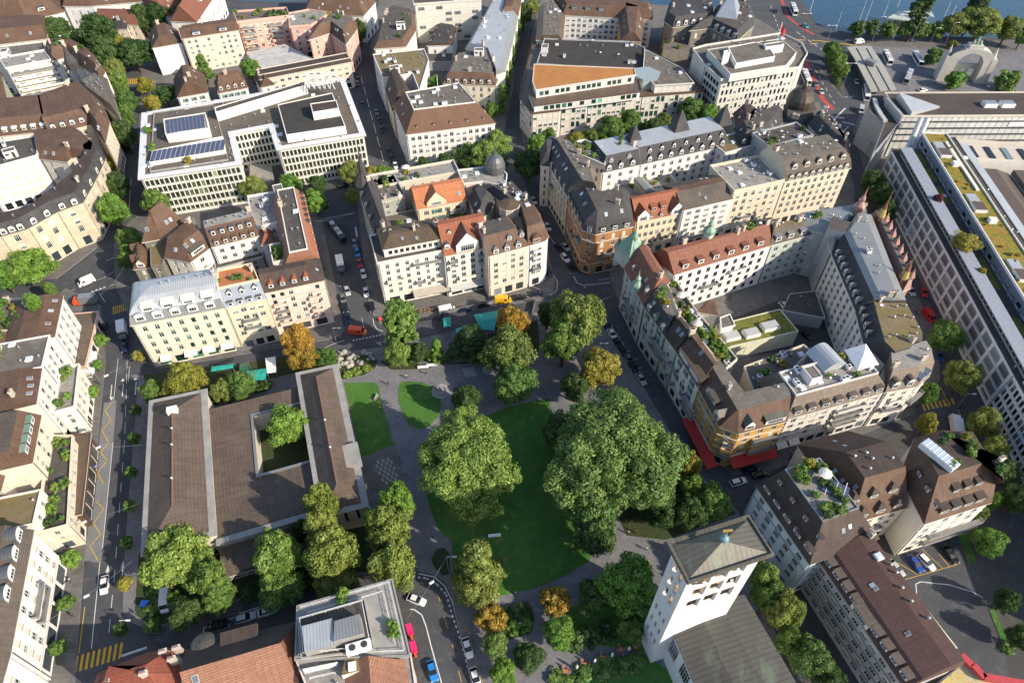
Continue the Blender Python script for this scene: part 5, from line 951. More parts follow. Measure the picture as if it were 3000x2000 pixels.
Rh = bld('apartment_house', 'rounded end house with grey mansard and tall dormers above the side street', Q('13', 15.5, 892, 1220, 1085, 1185, 1165, 1120, 1195, 1030, 1150, 960, 1055, 985, 880, 1045), 15.5, warmw, [fac(i, 3, 5, 4.6, 1.4, 1.9, sc=(1, 4), bal=[(2, 0, 2)]) for i in (0, 1)]+[fac(2, 3, 5)], (), [(4.6, [3.0, 2.6, 2.6, 2.6, .1, .1, .1], tile('taupe_tile', (.24, .19, .145)))], gravel_l, dorm=[(0, 0, 2, .1, 1.8, 2.2, 'arch', dict(m=(pale, s_blue, t_grey))), (0, 1, 2, .1, 1.8, 1.8, 'gable', dict(m=(m_white, s_blue, s_blue)))], chim=2)
Rk = bld('apartment_house', 'white court wing with slate dormers and mossy outer roof', Q('13', 16.5, 745, 905, 880, 1040, 1055, 985, 1115, 915, 1005, 712, 880, 705, 690, 690), 16.5, white, [fac(6, 3, 6, 3.6, 1.5, 1.6, 'w', st='g'), fac(0, 3, 5)], (), [(4.2, [1.5, .3, 1.6, 1.6, .1, .1, 3.4], t_slate)], mossy, dorm=[(0, 6, 4, .2, 1.6, 1.5, 'gable', dict(m=(m_white, t_slate, t_slate)))], chim=2, clutter=[('roof_vent', 8), ('satellite_dish', 1)])
Rj = bld('apartment_house', 'white court wing with lead dormers and long grey ridge', Q('13', 17, 690, 688, 880, 703, 1000, 700, 905, 470, 775, 130, 660, 110, 530, 310), 17, pale, [fac(6, 3, 6, 3.6, 1.5, 1.6, 'w', st='gg'), fac(0, 3, 5)], (), [(4.6, [.1, .1, 1.6, 1.6, 1.6, 1, 3.4], t_slate), (.9, [.1, .1, 2.5, 2.5, 2, 1, 1.5], s_grey)], s_grey, dorm=[(0, 6, 8, .15, 1.4, 1.5, 'gable', dict(m=(m_white, s_lead, s_lead)))], chim=3, clutter=[('roof_vent', 6), ('air_conditioner', 1)])
pinkc = P('rose_sandstone', (.34, .205, .175), .2)
RK = bld('palace', 'rose red ornate street front with pinnacles and two patterned spires', Q('13', 18, 1000, 560, 1040, 545, 830, 70, 785, 80), 18, pinkc, [fac(1, 3, 5)], (), [(3, .8, pinkc)], gravel)
for f in np.linspace(.06, .94, 9):
 a_, d_ = RK['pts'][2], RK['pts'][1]; p = a_+(d_-a_)*f; b = MB(); b.lathe((*p, 16), [(.9, 0), (.9, 4.4), (1.15, 4.6), (.6, 5.8), (.35, 6.2), (.05, 7.4)], 6, 0); b.build('pinnacle', [plain('rose_copper', (.40, .22, .185), .6)], RK['root'])
def spire(root, t, x, y, z, r, H_, band=True):
 c = W(t, x, y, z); b = MB(); b.lathe((*c, z-7), [(r, 0), (r, 7), (r*1.2, 7.1)], 8, 2); pr = [(r*1.2, 0), (r*.85, H_*.3), (r*.5, H_*.6), (.05, H_)]
 for i, mi_ in ((0, 0), (1, 1), (2, 0)):
  q = MB(); q.lathe((*c, z+.1), pr[i:i+2], 8, mi_); b.add(q)
 b.tube((*c, z+H_), (*c, z+H_+3), .06, 5, 1); b.build('spire', [t_rust, plain('gold_pattern', (.42, .32, .10), .6), pinkc], root)
spire(RK['root'], '13', 830, 120, 19, 1.5, 9); spire(RK['root'], '13', 975, 520, 18, 1.6, 8.5)
Rl = bld('apartment_house', 'white court front with russet tiled roof and crowded roof terraces', [W('12', 1290, 455, 16.5), W('13', 130, 262, 16.5), W('13', 90, 150, 16.5), W('12', 1130, 330, 16.5)], 16.5, white, [fac(0, 3.1, 5, 4, 1.4, 1.7, 'w', frame=m_frameb, st='g', bal=[(1, 0, 2), (2, 3, 5), (3, 6, 8)])], (), [(4.6, [5.0, 1, 3.6, 1], t_rust)], t_rust, dorm=[(0, 0, 6, .15, 2.0, 1.7, 'flat', dict(m=(m_white, t_rust, t_rust)))], chim=6, clutter=[('satellite_dish', 1)], garden=3)
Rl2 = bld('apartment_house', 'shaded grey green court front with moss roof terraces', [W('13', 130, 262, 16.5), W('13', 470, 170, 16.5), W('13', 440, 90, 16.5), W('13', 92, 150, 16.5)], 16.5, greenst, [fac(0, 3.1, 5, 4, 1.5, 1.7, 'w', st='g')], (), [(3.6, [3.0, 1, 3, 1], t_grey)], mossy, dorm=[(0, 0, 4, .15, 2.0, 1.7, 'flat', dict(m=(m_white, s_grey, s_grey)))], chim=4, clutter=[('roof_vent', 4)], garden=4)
Rm = bld('apartment_house', 'grey zinc roofed corner house beside the rose red front', Q('13', 18, 330, 150, 500, 190, 530, 300, 660, 105, 770, 120, 745, 10, 600, 30, 300, 75), 18, grey, [fac(0, 3, 5), fac(2, 3, 5)], (), [(2.2, 1.4, s_grey)], s_grey, chim=3, clutter=[('roof_vent', 6)])
turret(Rm['root'], '13', 700, 40, 20, 1.4, plain('rose_copper', (.40, .22, .185), .6), pinkc, 1.2)
_b = MB(); _c = W('13', 575, 170, 20); _b.box((*_c, 8), 6.5, 6.5, 14, -.5, 0, 1); _b.build('stair_tower', [s_pale, gravel_d], Rm['root'])
Rn = bld('courtyard_hall', 'low court hall with green planted roof, skylights and cream walls', [W('12', 1630, 940, 6), W('13', 312, 832, 6), W('13', 190, 685, 6), W('12', 1560, 790, 6)], 6, P('pale_green_plaster', (.62, .62, .48)), [], (), (), sedum, par=.25, oh=0, clutter=[('roof_hatch', 0)])
for x, y in ((1660, 870), (1790, 850)):
 c_ = W('12', x, y, 6); b = MB(); b.box((*c_, 5.9), 4.6, 3.0, 1.2, .28, 0); b.box((*c_, 7.1), 4.2, 2.6, .15, .28, 1); b.build('skylight', [m_white, m_blindg], Rn['root'])
c_ = W('13', 120, 805, 6); b = MB(); b.box((*c_, 5.9), 5.0, 3.2, 1.2, .28, 0); b.box((*c_, 7.1), 4.6, 2.8, .15, .28, 1); b.build('skylight', [m_white, m_blindg], Rn['root'])
bld('courtyard_house', 'brown roofed court extension next to the planted hall', Q('12', 8, 1450, 700, 1570, 720, 1560, 640, 1500, 640), 8, white, [], (), [(1.5, 1, t_brown)], t_brown)
bld('courtyard_house', 'white box with hatch beside the planted hall', Q('12', 9, 1600, 810, 1680, 790, 1650, 725, 1595, 745), 9, white, [fac(0, 2, 2)], (), (), gravel, par=.3)
bld('courtyard_house', 'roof garden terraces along the inner side of the western row', Q('12', 13.5, 1330, 740, 1440, 870, 1620, 1080, 1690, 1020, 1420, 700, 1300, 520, 1240, 520), 13.5, beige, [fac(2, 3, 4)], (), (), gravel, par=.9, garden=26, clutter=[('terrace_parasol', 2), ('air_conditioner', 3), ('roof_hatch', 2)])
bld('courtyard_house', 'grey ramp roof and sheds in the shaded ring courtyard', Q('13', 5, 210, 690, 480, 740, 420, 570, 260, 590), 5, grey, [], (), (), gravel_d, par=.2)
slab('pavement', TP('13', -300, 1020, 300, 960, 560, 940, 470, 640, 200, 620, -250, 800), K, K+.05, court)
Ha = bld('hotel', 'bluish white hotel wing with dark brown roof, dormers and planted roof terrace', R('23', 42, 274, 388, 780, 17, 16), 16, P('cool_white_plaster', (.66, .68, .70)), [fac(0, 3.3, 5, 4.2, 1.7, 1.7, 'w', st='g', sc=(4,)), fac(1, 3.2, 5)], (), [(6.0, [4.6, 5.2, 4, 1.5], t_dark)], gravel_l, par=.35,
 dorm=[(0, 0, 5, .18, 2.3, 1.2, 'flat', dict(m=(m_white, t_dark, t_dark))), (0, 0, 4, .62, 1.2, 1.0, 'flat', dict(m=(m_white, t_dark, t_dark)))], garden=17, clutter=[('terrace_parasol', 1), ('roof_hatch', 1)], trim=m_steel)
c_ = W('23', 555, 300, 22.2); b = MB(); b.box((*c_, 22.3), 5.0, 3.6, .3, -.55, 0); [b.box((c_[0]+.2*k, c_[1], 22.6), .12, 3.4, .05, -.55, 1) for k in (-10, 0, 10)]; b.build('solar_panel', [m_pv, m_white], Ha['root'])
Hb = bld('hotel', 'middle hotel wing with brown slope and two rows of hooded dormers', R('23', 660, 515, 1020, 410, 21, 13.5), 13.5, cream, [fac(0, 3, 4, 3.8, 1.6, 1.6, st='g', bal=[(1, 0, 1), (2, 2, 3)])], (1,), [(8.2, [5.8, .1, 9, 4], t_brown)], t_dark, dorm=[(0, 0, 3, .08, 2.2, 1.7, 'hip', dict(m=(m_white, t_brown, t_dark))), (0, 0, 3, .48, 2.0, 1.5, 'hip', dict(m=(m_white, t_brown, t_dark), f=(-.1, .9)))], clutter=[('roof_vent', 5)])  # dark tile on top: shade of the rear slope put into the roof colour
Hc = bld('hotel', 'hotel end wing with sunlit brown slope and glass roofed garden terrace', Q('23', 16, 1140, 515, 1570, 378, 1555, 275, 1375, -20, 1080, -30, 985, 210), 16, warmw, [fac(0, 3.2, 5, 3.8, 1.6, 1.7, st='gf', sc=(4,), bal=[(1, 1, 5), (2, 1, 5)])], (), [(7.5, [6.2, 1, 2.5, 3, 3, 3.2], t_brown)], t_dark,
 dorm=[(0, 0, 4, .12, 2.2, 1.5, 'shed', dict(m=(m_white, t_brown, t_dark), f=(.2, .9))), (0, 0, 3, .52, 1.6, 1.3, 'shed', dict(m=(m_white, t_brown, t_dark), f=(.4, .9))), (0, 5, 3, .5, 1.4, 1.2, 'flat', dict(m=(m_white, t_dark, t_dark)))], chim=1, garden=12)
c_ = W('23', 1225, 85, 23.5); b = MB(); b.box((*c_, 23.4), 8, 2.8, 1.4, -1.02, 0); b.box((*c_, 24.8), 7.7, 2.5, .15, -1.02, 1); [b.box((c_[0]+math.cos(-1.02)*k, c_[1]+math.sin(-1.02)*k, 24.9), .15, 2.6, .12, -1.02, 0) for k in (-3, -2, -1, 0, 1, 2, 3)]; b.build('terrace_glasshouse', [m_white, glass_mat('skylight_glass', (.22, .26, .30))], Hc['root'])
Hd = bld('hotel', 'long hotel wing with rows of ribbon windows and dark red brown roof', R('23', 442, 742, 1010, 1590, 12.5, 14), 14, P('mauve_grey_plaster', (.50, .475, .48)), [fac(0, 2.5, 5, 3.2, 1.9, 1.5, 'w', st='g,g,g,gb', sc=(1, 2, 3, 4))], (), [(2.4, [3.0, .1, .8, .1], tile('red_brown_tile', (.115, .060, .050))), (1.6, [5.6, .1, .8, .1], tile('red_brown_tile', (.115, .060, .050)))], tile('red_brown_tile', (.115, .060, .050)),
 dorm=[(0, 0, 4, .25, 1.9, 1.15, 'flat', dict(m=(m_white, t_grey, t_grey), f=(.04, .44))), (0, 0, 1, .03, 5, 1.6, 'flat', dict(m=(m_white, t_grey, t_grey), f=(.44, .56))), (0, 0, 4, .25, 1.9, 1.15, 'flat', dict(m=(m_white, t_grey, t_grey), f=(.58, .98)))], clutter=[('roof_vent', 5), ('roof_hatch', 1)], chim=1, trim=plain('tan_gutter', (.36, .25, .17), .8))
bld('hotel_annex', 'grey metal roof walk along the hotel wing above the car park', [W('23', 760, 690, 6), W('23', 870, 770, 6), W('23', 1390, 1420, 6), W('23', 1310, 1420, 6)][::-1] if 0 else ccw([W('23', 800, 670, 6), W('23', 880, 760, 6), W('23', 1330, 1330, 6), W('23', 1240, 1330, 6)]), 6, beige, [], (), (), s_grey, par=.4)
Hp = bld('pavilion', 'pavilion roof with yellow patterned covering and thick red edge beams', ccw([W('23', 1200, 1600, 9), W('23', 1395, 1440, 9), W('23', 1560, 1530, 9), W('23', 1860, 1560, 9), W('23', 1860, 1800, 9), W('23', 1200, 1800, 9)]), 9, pale, [], (), (), speck('patterned_roof', (.55, .40, .05), (.45, .45, .42), (.10, .09, .08), .5, 1.5), oh=0)
for a_, d_ in (((1385, 1380), (1460, 1450)), ((1460, 1440), (1540, 1530)), ((1530, 1520), (1860, 1580))):
 b = MB(); p, q = W('23', *a_, 10.5), W('23', *d_, 10.5); b.beam((*p, 10), (*q, 10), 1.3, .9); b.build('edge_beam', [m_redp], Hp['root'])
Zt = 42.8
Tq = [W('N', *p, Zt) for p in ((2015.8, 1708.6), (2267.4, 1625.4), (2192.8, 1508.7), (1950.8, 1586.2))]
CH = empty('church_tower', (*(sum(Tq)/4), 0), 'white church tower with open belfry grid and low copper pyramid roof', 'tower')
b = MB(); Ti = offset(Tq, 1.1)
def openwall(b, a, d, z0, z1, ops, t=.6):
 """wall with real openings: ops (x0, x1, za, zb) sorted in rows"""
 u, L = dirv(a, d); n = np.array([-u[1], u[0]]); P3 = lambda x, z, k=0: (*(a+u*x+n*k), z); rows = sorted({(o[2], o[3]) for o in ops}); zp = z0
 for za, zb in rows:
  b.face([P3(0, zp), P3(L, zp), P3(L, za), P3(0, za)]); x = 0
  for o in sorted(o for o in ops if (o[2], o[3]) == (za, zb)):
   b.face([P3(x, za), P3(o[0], za), P3(o[0], zb), P3(x, zb)]); x0, x1 = o[0], o[1]
   b.face([P3(x0, za), P3(x0, za, t), P3(x0, zb, t), P3(x0, zb)]); b.face([P3(x1, za, t), P3(x1, za), P3(x1, zb), P3(x1, zb, t)]); b.face([P3(x0, za), P3(x1, za), P3(x1, za, t), P3(x0, za, t)]); b.face([P3(x0, zb, t), P3(x1, zb, t), P3(x1, zb), P3(x0, zb)]); x = x1
  b.face([P3(x, za), P3(L, za), P3(L, zb), P3(x, zb)]); zp = zb
 b.face([P3(0, zp), P3(L, zp), P3(L, z1), P3(0, z1)])
for e in range(4):
 a, d = Ti[e], Ti[(e+1) % 4]; L = np.linalg.norm(d-a); ops = []
 nc = 3 if e % 2 == 0 else 2
 for r_ in range(3):
  za = 26.5+r_*5.0
  for k in range(nc): m_ = L*.13 if e % 2 == 0 else L*.18; w_ = (L-2*m_)/nc; ops.append((m_+w_*k+.35, m_+w_*(k+1)-.35, za, za+3.9))
 if e == 3:
  for r_ in range(3):
   for k in range(3): ops.append((L*.15+k*1.5, L*.15+k*1.5+.6, 8+r_*5.4, 10.2+r_*5.4))
 openwall(b, a, d, 0, Zt-.6, ops)
b.build('wall', [white], CH)
b = MB(); b.prism(offset(Ti, 1.1), 25.2, 25.6, 0); b.prism(offset(Ti, 1.1), 30.9, 31.2, 0); b.prism(offset(Ti, 1.1), 35.9, 36.2, 0); b.build('belfry_floor', [plain('warm_floor', (.55, .36, .2), .8)], CH)
b = MB(); b.tube((*(sum(Ti)/4), 31.2), (*(sum(Ti)/4), 34), 1.5, 12, 0, .6); b.build('bell', [m_gold], CH)
b = MB(); b.prism(Tq, Zt-.6, Zt, 0, None, True); b.ring(Tq, offset(Tq, .35), Zt+.002, Zt+.35, 0); b.build('eave', [s_cop], CH)
b = MB(); Tr = offset(Tq, .8); tp = (*(sum(Tq)/4), Zt+2.6)
for i in range(4): b.face([(*Tr[i], Zt+.05), (*Tr[(i+1) % 4], Zt+.05), tp])
b.build('pyramid_roof', [s_cop], CH)
b = MB(); b.lathe((*tp[:2], Zt+2.3), [(.15, 0), (.2, .4), (.6, .7), (.8, 1.2), (.64, 1.65), (.2, 1.95), (.05, 2.0)], 14); b.build('roof_ball', [m_copb], CH, None, True)
b = MB(); b.beam((*tp[:2], Zt+4.7), (*tp[:2], Zt+6.2), .12); b.beam((tp[0]-.8, tp[1], Zt+6.0), (tp[0]+.8, tp[1]+.2, Zt+6.0), .35, .25); b.build('weather_cock', [m_gold], CH)
u_, _ = dirv(Tq[0], Tq[1]); n_ = np.array([-u_[1], u_[0]])
b = MB(); c_ = Ti[0]+u_*2.2-n_*.02; b.box((*(c_-n_*.05), 38.4), 2.2, .1, .18, 0, 0, None, u_); b.beam((*(c_-n_*.15-u_*.9), 38.9), (*(c_-n_*.15+u_*1.0), 38.0), .12, .25); b.build('clock_hand', [m_dark], CH)
s_nave = seam('nave_copper', (.088, .082, .070), 1.0, .55, .1, (.12, .15, .105))
Nq = [W('22', 1262, 1175, 14), W('22', 1600, 1960, 14), W('22', 2215, 1800, 14), W('22', 1745, 1000, 14)]; Nq = ccw(Nq)
CNv = bld('church_nave', 'white church nave with weathered copper roof and square lattice windows', Nq, 14, white, [fac(0, 7.2, 2, 5.5, 3.2, 5.6, 0, st='gx', cols=4), fac(1, 6, 1)], (), [(1.6, [6.4, .1, 6.4, .1], s_nave)], s_nave, trim=s_nave)
Ka = bld('apartment_house', 'tall flat roofed house with slab terraces, roof plant and twin fans', Q('V', 15, 1455, 655, 2228, 625, 2108, 118, 1468, 298), 15, grey, [fac(1, 3, 4, 4), fac(3, 3, 5)], (), (), concrete, par=.25, trim=concrete)
Ki = Q('V', 16.4, 1500, 645, 1985, 590, 1920, 258, 1475, 385)
Kb = bld('penthouse', 'roof plant deck with grey shed and railings on the flat roofed house', Ki, 16.6, concrete, [], (), (), gravel_d, z0=15, par=.25, drop=.0)
for t_, (x0, y0, x1, y1, x2, y2, x3, y3), zz, m_ in (('plant_room', (1510, 610, 1715, 560, 1700, 375, 1490, 430), 19, s_pale), ('plant_room', (1710, 535, 1915, 480, 1890, 345, 1715, 395), 19.6, s_grey)):
 q = Q('V', zz, x0, y0, x1, y1, x2, y2, x3, y3); b = MB(); b.prism(q, 16.6, zz, 1, 0); b.build(t_, [m_, concrete], Kb['root'])
c_ = W('V', 1880, 565, 18.4); b = MB(); b.box((*c_, 16.7), 4.6, 1.7, 1.7, .30)
for k in (-1, 1): b.tube((c_[0]+k*1.05, c_[1]+k*.32, 18.4), (c_[0]+k*1.05, c_[1]+k*.32, 18.48), .62, 14, 1)
b.build('air_conditioner', [m_white, m_dark], Kb['root'])
def railing(root, pts, z, hgt=1.0, m=None):
 b = MB()
 for a_, d_ in zip(pts[:-1], pts[1:]):
  b.beam((*a_, z+hgt), (*d_, z+hgt), .09); b.beam((*a_, z+hgt*.5), (*d_, z+hgt*.5), .05); k = max(1, int(np.linalg.norm(d_-a_)/2))
  for i in range(k+1): p = a_+(d_-a_)*i/k; b.beam((*p, z), (*p, z+hgt), .07)
 b.build('railing', [m or m_white], root)
kr = offset(Ka['pts'], .5); railing(Ka['root'], [kr[3], kr[2], kr[1], kr[0]], 15); kr = offset(Ka['pts'], 2.0); railing(Ka['root'], [kr[3], kr[2], kr[1]], 15); kr = offset(Ki, .3); railing(Kb['root'], [kr[3], kr[2], kr[1], kr[0], kr[3]], 16.85)
for x, y in ((1770, 215), (1775, 265), (2110, 440), (2135, 480), (2120, 460)): bush('planter_shrub', (*W('V', x, y, 15), 15), 1.2, Ka['root'], rng, 'bright')
Kc = bld('apartment_house', 'white terrace house with mossy and salmon roofs below the flat roofed house', ccw([W('V', 1460, 660, 13), W('V', 1540, 860, 13), W('V', 1700, 1000, 13), W('V', 2290, 1000, 13), W('V', 2235, 630, 13)]), 13, P('pale_pink_plaster', (.70, .58, .54)), [], (), (), gravel_l, par=.3)
b = MB(); q = Q('V', 16, 1955, 640, 2200, 640, 2250, 1000, 1975, 1000); b.face([(*q[0], 16.5), (*q[3], 15.5), (*q[2], 13.2), (*q[1], 14)]); b.face([(*q[0], 16.5), (*q[3], 15.5), (*(q[3]+(q[3]-q[2])*.8), 12.6), (*(q[0]+(q[0]-q[1])*.8), 13)][::-1]); b.build('salmon_roof', [t_pink], Kc['root'])
q = Q('V', 15, 1765, 770, 1955, 720, 1940, 620, 1790, 655); b = MB(); b.prism(q, 13, 15, 0, 1); b.build('moss_roof', [pale, mossy], Kc['root']); c_ = W('V', 1840, 710, 15); b = MB(); b.box((*c_, 15), 1.4, 1.6, .5, .2); b.build('roof_hatch', [m_white], Kc['root'])
b = MB(); q = Q('V', 14.6, 1500, 740, 1720, 690, 1735, 670, 1490, 720); b.prism(ccw(q), 13, 14.2, 0); b.build('roof_box', [m_white], Kc['root'])
railing(Kc['root'], [W('V', 1545, 790, 14), W('V', 1720, 750, 14)], 13.3)
r0, r1 = W('V', 648, 748, 16), W('V', 1345, 545, 16); e0, e1 = W('V', 690, 590, 11), W('V', 1455, 395, 11); n_ = (r0-e0)
Kd = empty('apartment_house', (*((r0+r1)/2), 0), 'broad salmon tiled gable house with three roof lights at the bottom edge', 'building')
f0, f1 = r0+(r0-e0)*1.15, r1+(r1-e1)*1.15; b = MB(); b.face([(*f0, 10.5), (*(f1+(f1-f0)*.3), 10.5), (*(r1), 16), (*r0, 16)]); b.build('roof', [t_pink], Kd)
b = MB(); b.face([(*r0, 16), (*r1, 16), (*e1, 11), (*e0, 11)]); b.build('rear_roof', [t_dark], Kd)  # same roof, turned away: its shade is painted in with the dark tile
b = MB(); b.face([(*r1, 16), (*(f1+(f1-f0)*.3), 10.5), (*e1, 11)]); b.build('hip_roof', [t_rust], Kd)
b = MB()
for a_, d_ in ((f0, f1), (f1, e1), (e1, e0), (e0, f0)): b.face([(*a_, 0), (*d_, 0), (*d_, 10.5), (*a_, 10.5)])
b.face([(*f0, 10.5), (*r0, 16), (*e0, 11)]); b.build('wall', [white], Kd)
b = MB(); b.box((*((e0+e1)/2*.8+(r0+r1)/2*.2), 11.8), 7, 4, .9, .29, 0, 1); b.build('dormer', [s_cop, t_dark], Kd)
c_ = W('V', 800, 545, 12.5); b = MB(); b.lathe((*c_, 10.5), [(2.7, 0), (2.6, .7), (2.0, 1.2), (1.0, 1.6), (.2, 1.8)], 14); b.build('copper_bay_roof', [s_nave], Kd, None, True)
up = (r0-f0); up = up/np.linalg.norm(up); ang_ = math.atan2(up[1], up[0])-math.pi/2; sl = math.atan2(5.5, np.linalg.norm(r0-f0))
for x, y, k in ((1155, 718, 1.3), (1222, 695, 1.3), (1065, 770, .8), (758, 795, 1.2)):
 zz = 14.3; c_ = W('V', x, y, zz); d = abs((c_-r0)@np.array([-math.sin(ang_), math.cos(ang_)])); zz = 16-d*math.tan(sl)+.05; c_ = W('V', x, y, zz)
 o = put('skylight', small_mesh('skylight'), Kd, (*c_, zz), ang_, (k, k, 1)); o.rotation_euler = (sl, 0, ang_)
Ke = bld('apartment_house', 'red hipped roof house with white chimney beside the zebra crossing', ccw([W('V', 40, 900, 11), W('V', 95, 760, 11), W('V', 420, 625, 11), W('V', 600, 590, 11), W('V', 660, 760, 11), W('V', 600, 1000, 11)]), 11, pale, [fac(1, 3, 4)], (), [(5, 4.4, tile('brick_red_tile', (.30, .085, .05)))], tile('brick_red_tile', (.30, .085, .05)))
for x, y, z_ in ((405, 760, 16), (540, 610, 13), (632, 585, 13), (600, 660, 14)): put('chimney', small_mesh('chimney'), Ke['root'], (*W('V', x, y, z_), z_-1), .3)
_fp = [W('00', 905, 1180, 16.5), W('00', 1592, 1078, 16.5), W('00', 1540, 880, 16.5), W('01', 195, 838, 16.5), W('01', 246, 987, 16.5), W('01', 836, 890, 16.5), W('01', 692, 515, 16.5), W('00', 930, 745, 16.5)]
m_bg = glass_mat('bronze_green_glass', (.045, .055, .03)); wp = P('white_stone_panel', (.74, .72, .66), .05)
fp_ = offset(_fp, .8)
BK = bld('bank_building', 'large cream framed office building with green bronze windows and roof solar panels', fp_, 16.5, wp,
 [fac(i, p_, 5, 3.3, w_, 2.45, 'w', glass=m_bg, mar=.5, st='n', cols=c_, top=.9) for i, p_, w_, c_ in ((0, 2.4, 1.9, 20), (4, 2.4, 1.9, 21), (2, 2.4, 1.9, 9))]+[fac(7, 2.6, 5, 3.3, 1.7, 2.2, 'w', glass=m_bg, st='n')], (), (), speck('bank_roof_gravel', (.13, .11, .09), (.09, .075, .06)), oh=.8, trim=P('roof_frame_white', (.66, .66, .66), .04))
def block(nm, root, pts, z0, z1, side, top, par=.25):
 b = MB(); p = ccw(pts); b.prism(p, z0, z1, 0, 1); b.ring(offset(p, -.02), offset(p, .3), z1+.003, z1+par, 0); return b.build(nm, [side, top], root)
R_ = BK['root']
_rp = [p for p in BK['ring']]; b = MB(); b.ring(_rp, offset(_rp, 2.2), 16.3, 16.75, 0); b.build('roof_rim', [P('roof_frame_white', (.66, .66, .66), .04)], R_)
block('roof_deck', R_, Q('00', 16.8, 985, 1130, 1500, 1050, 1450, 850, 1400, 690, 1010, 745), 16.5, 16.9, concrete, speck('bank_roof_gravel', (.13, .11, .09), (.09, .075, .06)))
block('plant_room', R_, Q('00', 20.5, 1085, 880, 1372, 845, 1348, 742, 1072, 785), 16.5, 20.5, wp, gravel_l)
block('roof_storey', R_, Q('00', 18.6, 978, 1062, 1478, 982, 1462, 890, 1000, 985), 16.9, 18.2, wp, gravel_l)
def pvarray(root, q, z, nx, ny, tilt=.25):
 u = (q[1]-q[0])/nx; v = (q[3]-q[0])/ny; b = MB()
 for i in range(nx):
  for j in range(ny):
   p = q[0]+u*(i+.05)+v*(j+.05); a, d = u*.84, v*.84
   b.face([(*p, z), (*(p+a), z), (*(p+a+d), z+tilt), (*(p+d), z+tilt)]); b.face([(*(p+d), z+tilt), (*(p+a+d), z+tilt), (*(p+a+d), z-.1), (*(p+d), z-.1)], 1)
 b.build('solar_panels', [m_pv, m_white], root)
 b = MB(); b.prism(ccw([q[0]-u*.1, q[1], q[2], q[3]-u*.1]), z-.12, z-.11, 0); b.build('panel_frame', [m_white], root)
pvarray(R_, Q('00', 20.8, 1095, 878, 1350, 838, 1330, 752, 1088, 790), 20.75, 10, 5); pvarray(R_, Q('00', 18.8, 980, 1058, 1470, 978, 1458, 895, 1003, 988), 18.5, 15, 5)
block('roof_storey', R_, Q('01', 19.5, 310, 890, 700, 832, 612, 612, 255, 690), 16.5, 19.5, wp, speck('bank_black_roof', (.035, .032, .030), (.05, .045, .04), None, .2, 1)); block('plant_room', R_, Q('01', 22, 485, 750, 658, 722, 640, 668, 470, 692), 19.5, 22.5, wp, t_dark)
block('roof_storey', R_, [W('00', 1415, 742, 20), W('01', 445, 560, 20), W('01', 430, 535, 20), W('00', 1410, 708, 20)], 16.5, 20, wp, gravel_d)
b = MB(); c_ = W('01', 510, 545, 22)
for k in range(6): b.beam((c_[0]-5+2*k, c_[1]-1, 20), (c_[0]-4+2*k, c_[1]-1, 23.5), .25); b.beam((c_[0]-4+2*k, c_[1]-1, 23.5), (c_[0]-3+2*k, c_[1]-1, 20), .25)
for k in range(4): b.beam((c_[0]-5, c_[1]-1+k*2.2, 23.5), (c_[0]+7, c_[1]-1+k*2.2, 23.5), .25)
b.build('steel_frame', [m_white], R_)
for x, y in ((1000, 985), (975, 870), (1240, 1075)): bush('planter_shrub', (*W('00', x, y, 16.8), 16.9), 1.5, R_, rng, 'bright' if x != 1240 else 'yellow')
bld('gate_house', 'low pale vault roof entrance between the bank wings', [W('00', 1640, 1170, 4), W('01', 225, 1160, 4), W('01', 210, 1080, 4), W('00', 1640, 1080, 4)], 4, concrete, [], (), (), gravel_l, par=.2, oh=0)
bld('apartment_house', 'white gable ended house with brown roof beside the dark street trees', R('00', 1000, 315, 1190, 282, 14, 13), 13, white, [fac(3, 3, 4)], (), [(4.5, [.05, 4.6, .05, 4.6], t_brown)], t_brown, chim=1)
bld('apartment_house', 'long cream apartment house with brown roof behind the bank', R('00', 1195, 255, 1565, 198, 12, 16), 16, cream, [fac(0, 2.8, 6, 3.4, 1.3, 1.5, 'g', st='gbf')], (), [(2.6, [4.5, .1, 4.5, .1], t_brown)], t_brown, dorm=[(0, 0, 2, .2, 3.2, 1.2, 'flat')], chim=3)
bld('apartment_house', 'salmon pink apartment block with deep red balconies', [W('00', 1560, 150, 16), W('01', 330, 110, 16), W('01', 310, 60, 16), W('00', 1535, 85, 16)], 16, P('salmon_plaster', (.70, .42, .34)), [fac(0, 3.0, 6, 3.2, 1.5, 1.5, 'g', st='gbf', bal=[(q, 0, 2) for q in range(1, 6)]+[(q, 4, 6) for q in range(1, 6)]), fac(3, 3, 5)], (), (), gravel, par=.9, garden=14)
bld('apartment_house', 'salmon pink stepped wing with flat grey roof terrace', Q('01', 15, 335, 180, 470, 170, 600, 90, 460, 70, 330, 95), 15, P('salmon_plaster', (.70, .42, .34)), [fac(0, 3, 5, 3.2, 1.5, 1.5)], (), (), gravel_l, par=.7, clutter=[('roof_vent', 5), ('roof_hatch', 2)], garden=2)
bld('apartment_house', 'blush house with brown tiled roofs above the shaded side street', Q('01', 15, 465, 260, 600, 215, 700, 290, 775, 190, 770, 150, 600, 120), 15, P('salmon_plaster', (.70, .42, .34)), [fac(0, 3, 5), fac(1, 3, 5), fac(2, 3, 5)], (), [(4, 2.6, t_brown)], gravel, chim=2, garden=2)
bld('parking_deck', 'low building under white louvre grid roof', Q('01', 6, 130, 470, 485, 385, 300, 290, 50, 345), 6, white, [], (), (), paving('louvre_grid', (.55, .55, .54), .8, .25), oh=0)
bld('office_building', 'long low beige building with dark roofs in front of the louvre deck', R('01', 140, 520, 735, 405, 9, 12), 12, beige, [fac(0, 3, 4, 3, 1.6, 1.2, st='gb'), fac(1, 3, 4)], (), [(.8, [2, .1, 2, .1], t_dark)], t_dark, par=.3, chim=1)
